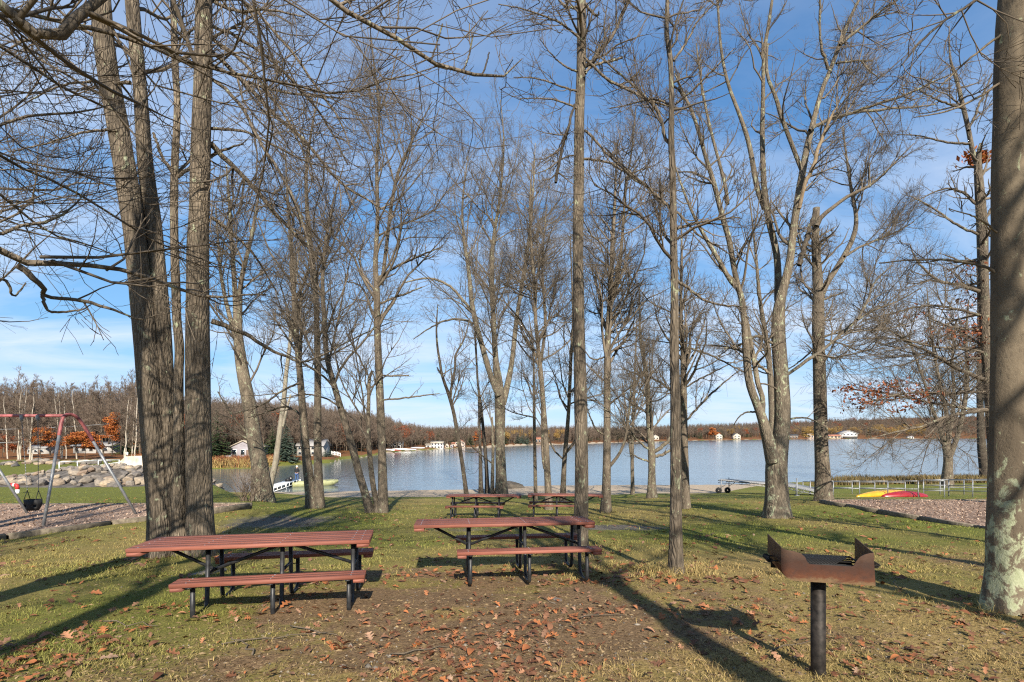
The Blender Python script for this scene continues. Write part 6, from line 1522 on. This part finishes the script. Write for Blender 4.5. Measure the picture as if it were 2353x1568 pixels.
def forest(name, label, pts, hs, me, seed):
    """woodland mass: many instances of one tree on scattered points"""
    rg = np.random.default_rng(seed); n = len(pts)
    m = bpy.data.meshes.new(name); m.vertices.add(n); m.vertices.foreach_set('co', np.asarray(pts, np.float32).ravel())
    m.attributes.new('rot', 'FLOAT', 'POINT').data.foreach_set('value', rg.uniform(0, 6.28, n).astype(np.float32))
    m.attributes.new('scl', 'FLOAT', 'POINT').data.foreach_set('value', np.asarray(hs, np.float32))
    src = bpy.data.objects.new(name + '_source', me)
    o = bpy.data.objects.new(name, m); C.objects.link(o)
    ng = bpy.data.node_groups.new(name, 'GeometryNodeTree'); ng.interface.new_socket('Geometry', in_out='INPUT', socket_type='NodeSocketGeometry'); ng.interface.new_socket('Geometry', in_out='OUTPUT', socket_type='NodeSocketGeometry')
    N, L = ng.nodes, ng.links
    gi, go = N.new('NodeGroupInput'), N.new('NodeGroupOutput'); ip = N.new('GeometryNodeInstanceOnPoints'); oi = N.new('GeometryNodeObjectInfo'); oi.inputs['Object'].default_value = src
    m2p = N.new('GeometryNodeMeshToPoints')
    ar = N.new('GeometryNodeInputNamedAttribute'); ar.data_type = 'FLOAT'; ar.inputs['Name'].default_value = 'rot'
    as_ = N.new('GeometryNodeInputNamedAttribute'); as_.data_type = 'FLOAT'; as_.inputs['Name'].default_value = 'scl'
    cx = N.new('ShaderNodeCombineXYZ'); L.new(ar.outputs['Attribute'], cx.inputs['Z'])
    L.new(gi.outputs[0], m2p.inputs['Mesh']); L.new(m2p.outputs[0], ip.inputs['Points']); L.new(oi.outputs['Geometry'], ip.inputs['Instance']); L.new(cx.outputs[0], ip.inputs['Rotation']); L.new(as_.outputs['Attribute'], ip.inputs['Scale']); L.new(ip.outputs[0], go.inputs[0])
    o.modifiers.new('scatter', 'NODES').node_group = ng
    return tag(o, label, kind='stuff')
def scatter(n, u0, u1, a, b, seed, front=5.0):
    """points on the far land between shore+front and beyond; a, b = fractions of the ridge distance"""
    rg = np.random.default_rng(seed); u = rg.uniform(u0, u1, n); ds = interp(DS, u); dr = ds + np.maximum(120, 0.55 * ds)
    y = ds + front + (dr - ds) * (a + (b - a) * rg.random(n) ** 0.8)
    x = (u - CX) / FPX * y; z = -G(x, y); zr = (HV - interp(SKYL, u)) / FPX
    h = np.clip(zr * y * rg.uniform(0.92, 1.16, n) - z, 5.0, 14.5) * rg.uniform(0.85, 1.05, n)
    return np.stack([x, y, z - 0.2], 1), h
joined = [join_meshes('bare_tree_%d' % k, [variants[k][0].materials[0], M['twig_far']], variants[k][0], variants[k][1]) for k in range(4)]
for k in range(4):
    P, h = scatter(420, 425, 900, 0.03, 1.08, 500 + k, 7); forest('cove_woodland', ['bare brown wood on the hill behind the cove', 'grey bare trees among the cove wood', 'taller bare trees of the cove hill', 'thin bare trees of the cove hill'][k], P, h / 12, joined[k], 510 + k)
    P, h = scatter(520, 880, 1500, 0.02, 1.08, 520 + k, 9); forest('far_woodland', ['bare brown wood across the middle of the lake', 'grey bare trees across the middle of the lake', 'taller bare trees across the middle of the lake', 'thin bare trees across the middle of the lake'][k], P, h / 12, joined[k], 530 + k)
    P, h = scatter(1150, 1450, 2600, 0.01, 1.08, 540 + k, 16); forest('ridge_woodland', ['bare brown wood on the far right ridge', 'grey bare trees on the far right ridge', 'taller bare trees on the far right ridge', 'thin bare trees on the far right ridge'][k], P, h / 12, joined[k], 550 + k)
    rgk = np.random.default_rng(560 + k); n = 150; u = rgk.uniform(-260, 420, n); y = rgk.uniform(112, 190, n); x = (u - CX) / FPX * y; z = -G(x, y)
    forest('left_woodland', ['bare brown wood filling the left hillside', 'grey bare trees behind the left lawn wood', 'taller bare trees behind the left lawn wood', 'thin bare trees behind the left lawn wood'][k], np.stack([x, y, z - 0.2], 1), rgk.uniform(0.85, 1.08, n), joined[k], 570 + k)
# leafed crowns mixed in: rust oaks, gold trees, pines (as masses far off)
rgl = np.random.default_rng(77)
def lobed(h, w, seed, n, size, mat):
    rg = np.random.default_rng(seed)
    lobes = [((rg.normal() * w * 0.22, rg.normal() * w * 0.22, h * rg.uniform(0.4, 0.85)), (w * rg.uniform(0.2, 0.34), w * rg.uniform(0.2, 0.34), h * rg.uniform(0.12, 0.2))) for _ in range(9)]
    me = leaf_cloud('crown', lobes, n, size, rg); me.materials.append(mat); return me
def leafy_src(seed, mat): return join_meshes('leafy', [M['bark_mid'], M['twig_far'], mat], variants[seed % 4][0], variants[seed % 4][1], lobed(12, 8, seed, 2200, 0.22, mat))
for nm, lb, mat, spec in (('rust_oaks', 'rust-brown oaks scattered through the far woods', 'leaf_rust', [(24, 425, 900), (18, 880, 1500), (50, 1450, 2600)]), ('golden_trees', 'golden-leaved trees on the far right shore', 'leaf_gold', [(9, 1110, 1380), (16, 1790, 1880), (60, 2010, 2130), (12, 1880, 2000), (5, 1600, 1800)])):
    PP = []; HH = []
    for i, (n, a, b) in enumerate(spec):
        P, h = scatter(n, a, b, 0.0 if nm == 'golden_trees' else 0.05, 0.45 if nm == 'golden_trees' else 1.0, 600 + i + len(nm), 14); PP.append(P); HH.append(h)
    forest(nm, lb, np.concatenate(PP), np.concatenate(HH) / 12, leafy_src(7 if nm == 'rust_oaks' else 8, M[mat]), 610)
cm = conifer_mesh(5, 12, 5.0, 18, 11); cm.materials.append(M['needle_green'])
P, h = scatter(40, 425, 900, 0.0, 0.9, 620, 8); P2, h2 = scatter(46, 900, 1500, 0.0, 0.8, 621, 10); P3, h3 = scatter(120, 1450, 2600, 0.0, 0.7, 622, 16)
forest('far_pines', 'dark pines scattered through the far woods', np.concatenate([P, P2, P3]), np.concatenate([h, h2, h3]) / 13, cm, 623)
def conifer(name, label, u, y, h, w, mat, seed, tiers=22, per=13):
    p = at_ground(u, y); t = thing(name, label, 'tree', p)
    MB().tube([(0, 0, -0.3), (0, 0, h * 0.96)], [0.02 * h, 0.01], 8).build('trunk', M['bark_dark'], t, smooth=True)
    me = conifer_mesh(seed, h, w, tiers, per); link('crown', me, mat, t); return t
conifer('blue_spruce', 'blue-green spruce at the edge of the cove', 657, 97, 7.6, 4.6, M['needle_blue'], 1, 26, 16)
conifer('green_spruce', 'dark green spruce left of the blue-green one', 626, 101, 6.8, 4.0, M['needle_green'], 2)
conifer('white_pine', 'tall dark pine right of the maple clump across the cove', 500, 96, 10.0, 5.2, M['needle_green'], 3, 18, 12)
conifer('yard_pine', 'smaller green pine beside the small white shed', 480, 92, 6.5, 4.6, M['needle_green'], 4, 16, 12)
conifer('hill_spruce', 'dark spruce in the left wood above the spillway', 293, 84, 7.5, 4.4, M['needle_green'], 5)
conifer('shore_spruce', 'dark spruce between pink house and orange tree on the far shore', 1080, 236, 6.0, 4.2, M['needle_green'], 6)
conifer('roof_spruce', 'dark spruce rising behind the two-storey white house', 1012, 232, 8.5, 4.6, M['needle_green'], 7)
for k, (u, y) in enumerate([(757, 112), (748, 111)]): conifer('yard_shrub', ['round dark evergreen shrub left of the picket fence', 'second dark evergreen shrub left of the picket fence'][k], u, y, 1.9, 2.2, M['needle_blue'], 8 + k, 9, 11)
for k, (u, y, h, w) in enumerate([(1190, 282, 6.4, 6), (1202, 284, 6.0, 6.5), (1211, 286, 5.4, 5)]): conifer('round_pine', ['broad dark evergreen on the sandy far shore, left of three', 'broad dark evergreen on the sandy far shore, middle of three', 'broad dark evergreen on the sandy far shore, right of three'][k], u, y, h, w, M['needle_blue'], 12 + k, 12, 12)
def leafy_tree(name, label, u, y, h, w, mat, seed, n=5200, size=0.10, low=0.3):
    p = at_ground(u, y); t = thing(name, label, 'tree', p); rg = np.random.default_rng(seed)
    tr, cr, _ = low_tree(seed, h * 0.95, n1=16, n2=4, n3=3, spread=0.3, ang=55, t0=low, tip=0.012)
    link('trunk', tr, M['bark_dark'], t); link('branches', cr, M['twig_far'], t)
    lobes = [((rg.normal() * w * 0.25, rg.normal() * w * 0.25, h * rg.uniform(low + 0.08, 0.9)), (w * rg.uniform(0.16, 0.3), w * rg.uniform(0.16, 0.3), h * rg.uniform(0.05, 0.11))) for _ in range(16)]
    lobes = [((c[0] * (1.25 - c[2] / h), c[1] * (1.25 - c[2] / h), c[2]), r) for c, r in lobes]
    link('leaves', leaf_cloud('leaves', lobes, n, size, rg, 0.4), mat, t); return t
leafy_tree('orange_maple', 'orange-leaved maple seen between the swing chains', 92, 72, 4.6, 4.6, M['leaf_orange'], 701)
leafy_tree('orange_maple', 'bright orange maple in front of the white trailer', 196, 70, 3.9, 5.6, M['leaf_orange'], 702, 6500)
leafy_tree('red_oak', 'rust-red oak above the spillway on the left', 258, 82, 7.0, 3.4, M['leaf_orange'], 703, 4200)
leafy_tree('beech', 'low russet beech at the left edge behind the swings', 6, 74, 3.6, 6.0, M['leaf_rust'], 704, 4200)
leafy_tree('beech', 'russet beech rising over the left wood near the clump', 330, 118, 12, 5.5, M['leaf_rust'], 705, 4200, 0.14)
leafy_tree('rust_tree', 'rust tree behind the lilac-grey cottage', 560, 112, 8.2, 9, M['leaf_rust'], 706, 6000, 0.14)
leafy_tree('orange_shore_tree', 'orange tree beside the dark spruce on the far shore', 1094, 240, 5.6, 4.0, M['leaf_orange'], 707, 2600, 0.16)
leafy_tree('yellow_tree', 'small golden tree seen right of the massive maple', 1858, 640, 14, 18, M['leaf_gold'], 708, 3000, 0.5)
leafy_tree('far_orange_tree', 'orange-red tree on the far shore behind the rough-barked tree', 1636, 560, 13, 12, M['leaf_orange'], 709, 2600, 0.45)
twig_shrub('red_bush', 'small red bush beside the spillway railing', at_ground(326, 58), 1.5, 40, 6, M['leaf_orange'], 0.9, 8)
# dry brush on the rusty bank of the cove
n = 5200; u = rg.uniform(470, 640, n); s = (u - CX) / FPX; yy = interp(DS, u) + rg.uniform(0.3, 9, n); x = s * yy
tint = np.where((rg.random(n) < np.clip((yy - interp(DS, u)) / 6, 0.15, 0.95))[:, None], np.array([0.20, 0.075, 0.035]), np.array([0.30, 0.21, 0.08])) * rg.uniform(0.7, 1.2, (n, 1))
blades('bank_brush', 'rusty brush and straw grass on the cove bank', np.stack([x, yy, -G(x, yy) - 0.05], 1), rg.uniform(0.4, 1.3, n), 0.06, M['grass'], rg, None, tint, 0.4)
# overhead wires on the left
def wire(label, p0, p1, sag):
    pts = [Vector(p0) + (Vector(p1) - Vector(p0)) * t - Vector((0, 0, sag * 4 * t * (1 - t))) for t in np.linspace(0, 1, 16)]
    t = thing('power_line', label, 'cable', pts[0]); MB().tube([p - pts[0] for p in pts], 0.022, 4).build('cable', M['rail_white'], t)
wire('pale overhead cable crossing behind the swing frame', at(-60, 1020, 66), at(262, 1001, 80), 0.15)
wire('thin upper overhead cable above the pale one', at(-60, 988, 66), at(262, 973, 84), 0.2)

# ------------------------------------------------------------------ grass, fallen leaves, pebbles, sticks
rgg = np.random.default_rng(123)
_yy = np.linspace(2.6, 48, 1500); _pp = G(np.zeros(1500), _yy) / _yy * FPX
def picture_scatter(n, v0, v1, u0=-160, u1=2520):
    """ground places spread evenly over the picture between rows v0 and v1"""
    u = rgg.uniform(u0, u1, n); p = rgg.uniform(v0 - HV, v1 - HV, n)
    y = np.interp(p, _pp[::-1], _yy[::-1]); x = (u - CX) / FPX * y
    return x, y, u
BASES = [(tuple(o.location[:2])) for o in C.objects if o.type == 'EMPTY' and o.get('category') == 'tree' and 3 < o.location[1] < 24]
def near_trunk(x, y, r):
    d = np.full(len(x), 9.0)
    for bx_, by_ in BASES: d = np.minimum(d, np.hypot(x - bx_, y - by_))
    return np.exp(-(np.maximum(d - 0.35, 0) / r) ** 2)
def in_quad(x, y, q):
    r = np.ones(len(x), bool); s0 = None
    for (ax, ay), (bx_, by_) in zip(q, q[1:] + q[:1]):
        c = (bx_ - ax) * (y - ay) - (by_ - ay) * (x - ax)
        r &= (c > 0) if s0 is None or s0 else (c < 0)
    return r
QL = [(-13.7, 8.3), (-9.2, 18.4), (-26, 17.9), (-29, 8.3)]; QR = [(12.0, 11.6), (26, 11.6), (26, 22.9), (13.6, 22.9)]
def keep_off_beds(x, y): return ~(in_quad(x, y, QL) | in_quad(x, y, QR))
def grass_patch(name, label, n, v0, v1, h, w, curve):
    x, y, u = picture_scatter(n, v0, v1)
    dirt, dry, sand, far, grav = masks(x, y)
    tuft = fbm(x * 2.6 + 7, y * 2.6, 3); tuft2 = fbm(x * 7 + 3, y * 7, 2)
    pr = np.clip(1.15 - 1.75 * dirt, 0.03, 1) * np.clip((tuft - 0.30) * 3.2, 0.05, 1) * np.clip((tuft2 - 0.2) * 2.5, 0.15, 1) * (1 - np.clip(sand * 1.5, 0, 1)) * np.clip(1 - grav * 1.3, 0.05, 1)
    k = (rgg.random(len(x)) < pr) & keep_off_beds(x, y)
    x, y, dry, dirt, tuft = x[k], y[k], dry[k], dirt[k], tuft[k]
    P = np.stack([x, y, -G(x, y) - 0.004], 1)
    m = np.clip(dry + 0.45 * (rgg.random(len(x)) - 0.5) + 0.5 * dirt, 0, 1)[:, None]
    green = np.array([0.125, 0.155, 0.026]); green2 = np.array([0.20, 0.205, 0.045]); straw = np.array([0.34, 0.25, 0.105]); straw2 = np.array([0.24, 0.175, 0.07])
    a = rgg.random((len(x), 1))
    tint = (green * a + green2 * (1 - a)) * (1 - m) + (straw * a + straw2 * (1 - a)) * m
    hh = h * rgg.uniform(0.35, 1.25, len(x)) * np.clip(0.55 + 1.4 * (tuft - 0.35), 0.4, 1.5) * (1 + 1.3 * near_trunk(x, y, 0.3))
    return blades(name, label, P, hh, w, M['grass'], rgg, None, tint, 0.75, curve)
grass_patch('foreground_grass', 'short patchy green and straw grass in the foreground', 120000, 1330, 1640, 0.05, 0.0022, True)
grass_patch('middle_grass', 'green and tan grass around the tables', 110000, 1215, 1335, 0.062, 0.0042, True)
grass_patch('slope_grass', 'green grass on the slope towards the beach', 110000, 1128, 1218, 0.065, 0.009, False)

def leaf_outline(kind, rg):
    """half outline of a lobed oak leaf: (along, out)"""
    if kind == 0: return [(0.0, 0.012), (0.16, 0.02), (0.2, 0.10), (0.30, 0.22), (0.36, 0.09), (0.44, 0.10), (0.52, 0.34), (0.60, 0.30), (0.62, 0.10), (0.70, 0.11), (0.78, 0.28), (0.84, 0.22), (0.84, 0.09), (0.92, 0.08), (1.0, 0.0)]
    if kind == 1: return [(0.0, 0.01), (0.18, 0.015), (0.24, 0.16), (0.34, 0.24), (0.40, 0.12), (0.5, 0.13), (0.6, 0.29), (0.7, 0.24), (0.72, 0.13), (0.82, 0.17), (0.9, 0.12), (1.0, 0.0)]
    return [(0.0, 0.01), (0.12, 0.02), (0.25, 0.16), (0.45, 0.24), (0.65, 0.22), (0.85, 0.12), (1.0, 0.0)]
def leaf_verts(kind, rg):
    o = leaf_outline(kind, rg); curl = rg.uniform(0.1, 0.55); bend = rg.uniform(-0.25, 0.5); tw = rg.uniform(-0.4, 0.4)
    V = []; F = []
    for i, (a, w) in enumerate(o):
        z0 = bend * 4 * a * (1 - a) * 0.35 + rg.normal() * 0.012
        for sx in (-1, 0, 1):
            ww = w * rg.uniform(0.85, 1.1)
            V.append((a - 0.5 + 0.12 * abs(sx) * w, sx * ww, z0 + curl * w * abs(sx) * 0.9 + tw * sx * w * (a - 0.3) + 0.01))
    for i in range(len(o) - 1):
        b = i * 3
        F += [(b, b + 3, b + 4, b + 1), (b + 1, b + 4, b + 5, b + 2)]
    return np.array(V, float), np.array(F)
leaf_meshes = []
for k in range(9):
    v, f = leaf_verts(k % 3 if k < 7 else 0, np.random.default_rng(900 + k)); me = mesh_raw('fallen_leaf', v, [f]); me.materials.append(M['leaf']); leaf_meshes.append((me, v, f))
def leaf_spots(n, v0, v1):
    x, y, u = picture_scatter(n * 4, v0, v1, -40, 2390)
    cl = fbm(x * 0.8 + 31, y * 0.8 + 11, 3) + 0.20 * np.exp(-(((x - 2.1) / 1.6) ** 2 + ((y - 5.6) / 1.6) ** 2)) + 0.12 * np.exp(-(((x - 3.2) / 1.5) ** 2 + ((y - 4.9) / 0.8) ** 2))
    cl = cl + 0.22 * near_trunk(x, y, 0.5)
    k = (rgg.random(len(x)) < np.clip((cl - 0.36) * 2.6, 0.06, 1)) & keep_off_beds(x, y)
    return x[k][:n], y[k][:n]
x, y = leaf_spots(300, 1345, 1566)
for k in range(len(x)):
    sz = rgg.uniform(0.07, 0.16)
    o = bpy.data.objects.new('fallen_leaf', leaf_meshes[k % 9][0]); C.objects.link(o); o.parent = ground
    o.location = (x[k], y[k], gz(x[k], y[k]) + 0.018); o.rotation_euler = (rgg.normal() * 0.28 + (math.pi if k % 4 == 0 else 0), rgg.normal() * 0.28, rgg.uniform(0, 6.28)); o.scale = (sz, sz, sz)
def leaf_mass(name, n, v0, v1, smin, smax, simple):
    x, y = leaf_spots(n, v0, v1); n = len(x); z = -G(x, y) + 0.014
    V = []; F = []; off = 0
    ki = rgg.integers(0, 9, n); an = rgg.uniform(0, 6.28, n); sz = rgg.uniform(smin, smax, n); rx = rgg.normal(size=(n, 2)) * 0.25
    for k in range(9):
        m = np.nonzero(ki == k)[0]; v, f = leaf_meshes[k][1], leaf_meshes[k][2]
        if simple:
            v = np.array([(-0.5, 0, 0.0), (-0.05, -0.24, 0.06), (0.5, 0, 0.02), (0.05, 0.26, 0.08)]); f = np.array([(0, 1, 2, 3)])
        c, s_ = np.cos(an[m])[:, None], np.sin(an[m])[:, None]
        w = v[None] * sz[m][:, None, None]
        zz = w[..., 2] + w[..., 0] * rx[m][:, :1] + w[..., 1] * rx[m][:, 1:]
        W_ = np.stack([x[m][:, None] + w[..., 0] * c - w[..., 1] * s_, y[m][:, None] + w[..., 0] * s_ + w[..., 1] * c, z[m][:, None] + zz], -1)
        V.append(W_.reshape(-1, 3)); F.append((f[None] + (np.arange(len(m)) * len(v))[:, None, None] + off).reshape(-1, 4)); off += len(m) * len(v)
    return tag(link(name, mesh_raw(name, np.concatenate(V), [np.concatenate(F)]), M['leaf'], ground), kind='stuff')
leaf_mass('leaf_litter', 1700, 1290, 1610, 0.03, 0.11, False)
leaf_mass('leaf_litter', 1500, 1190, 1350, 0.07, 0.16, True)
leaf_mass('leaf_litter', 900, 1140, 1200, 0.08, 0.16, True)
# crumbs of dead grass, soil and leaf
x, y, u = picture_scatter(26000, 1280, 1640); dirt, dry, _, _, _ = masks(x, y); k = rgg.random(len(x)) < np.clip(dirt * 1.6 + 0.25, 0, 1); x, y = x[k], y[k]; n = len(x)
z = -G(x, y) + 0.004; an = rgg.uniform(0, 6.28, n); L = rgg.uniform(0.008, 0.03, n); w = rgg.uniform(0.002, 0.007, n); c, s_ = np.cos(an), np.sin(an)
ctr = np.stack([x, y, z], 1); a = np.stack([c * L, s_ * L, rgg.normal(size=n) * 0.004], 1); b = np.stack([-s_ * w, c * w, rgg.normal(size=n) * 0.003], 1)
V = np.stack([ctr - a, ctr - b, ctr + a, ctr + b + [0, 0, 0.004]], 1).reshape(-1, 3)
tag(link('ground_litter', mesh_raw('ground_litter', V, [np.arange(4 * n).reshape(-1, 4)]), M['litter'], ground), kind='stuff')
# pebbles
x, y, u = picture_scatter(9000, 1290, 1620); dirt, *_ = masks(x, y); k = rgg.random(len(x)) < np.clip(dirt * 1.3 - 0.1, 0.02, 1) * 0.22; x, y = x[k], y[k]; n = len(x)
r = rgg.uniform(0.004, 0.016, n) * np.where(rgg.random(n) < 0.04, 2.4, 1); ico = np.array([(1, 0, 0), (-1, 0, 0), (0, 1, 0), (0, -1, 0), (0, 0, 1), (0, 0, -1)], float); fo = np.array([(0, 2, 4), (2, 1, 4), (1, 3, 4), (3, 0, 4), (2, 0, 5), (1, 2, 5), (3, 1, 5), (0, 3, 5)])
sc3 = np.stack([r * rgg.uniform(0.8, 1.6, n), r * rgg.uniform(0.7, 1.2, n), r * rgg.uniform(0.4, 0.8, n)], 1); an = rgg.uniform(0, 6.28, n)
w = ico[None] * sc3[:, None]; W_ = np.stack([x[:, None] + w[..., 0] * np.cos(an)[:, None] - w[..., 1] * np.sin(an)[:, None], y[:, None] + w[..., 0] * np.sin(an)[:, None] + w[..., 1] * np.cos(an)[:, None], (-G(x, y))[:, None] + w[..., 2] + 0.002], -1)
tag(link('pebbles', mesh_raw('pebbles', W_.reshape(-1, 3), [(fo[None] + (np.arange(n) * 6)[:, None, None]).reshape(-1, 3)]), M['pebble'], ground), kind='stuff')
# fallen sticks
for k, (u, v, L, a) in enumerate([(640, 1470, 0.9, 0.3), (720, 1455, 0.6, -0.4), (1650, 1300, 0.7, 0.9), (1380, 1420, 0.5, 0.1), (2060, 1350, 0.8, 1.2), (560, 1490, 0.5, 2.4), (1250, 1380, 0.45, 2.0), (1820, 1490, 0.6, 0.5), (980, 1500, 0.5, 0.2), (300, 1440, 0.6, -0.2)]):
    p = gp(u, v); rk = np.random.default_rng(k)
    pts = [(L * (t - 0.5) * math.cos(a) + rk.normal() * 0.02, L * (t - 0.5) * math.sin(a) + rk.normal() * 0.02, 0.012 + 0.02 * rk.random()) for t in np.linspace(0, 1, 7)]
    MB().tube(pts, np.linspace(0.007, 0.003, 7), 5).build('fallen_stick', M['twig_near'], ground, p)
# flat stones showing through the turf
for k, (u, v, s) in enumerate([(500, 1329, 0.10), (475, 1317, 0.3), (1280, 1378, 0.10)]):
    p = gp(u, v); o = bpy.data.objects.new('flat_stone', rocks[k % 7]); C.objects.link(o); o.parent = ground; o.location = (p.x, p.y, p.z); o.scale = (s, s * 0.6, s * 0.12); o.rotation_euler = (0, 0, k)
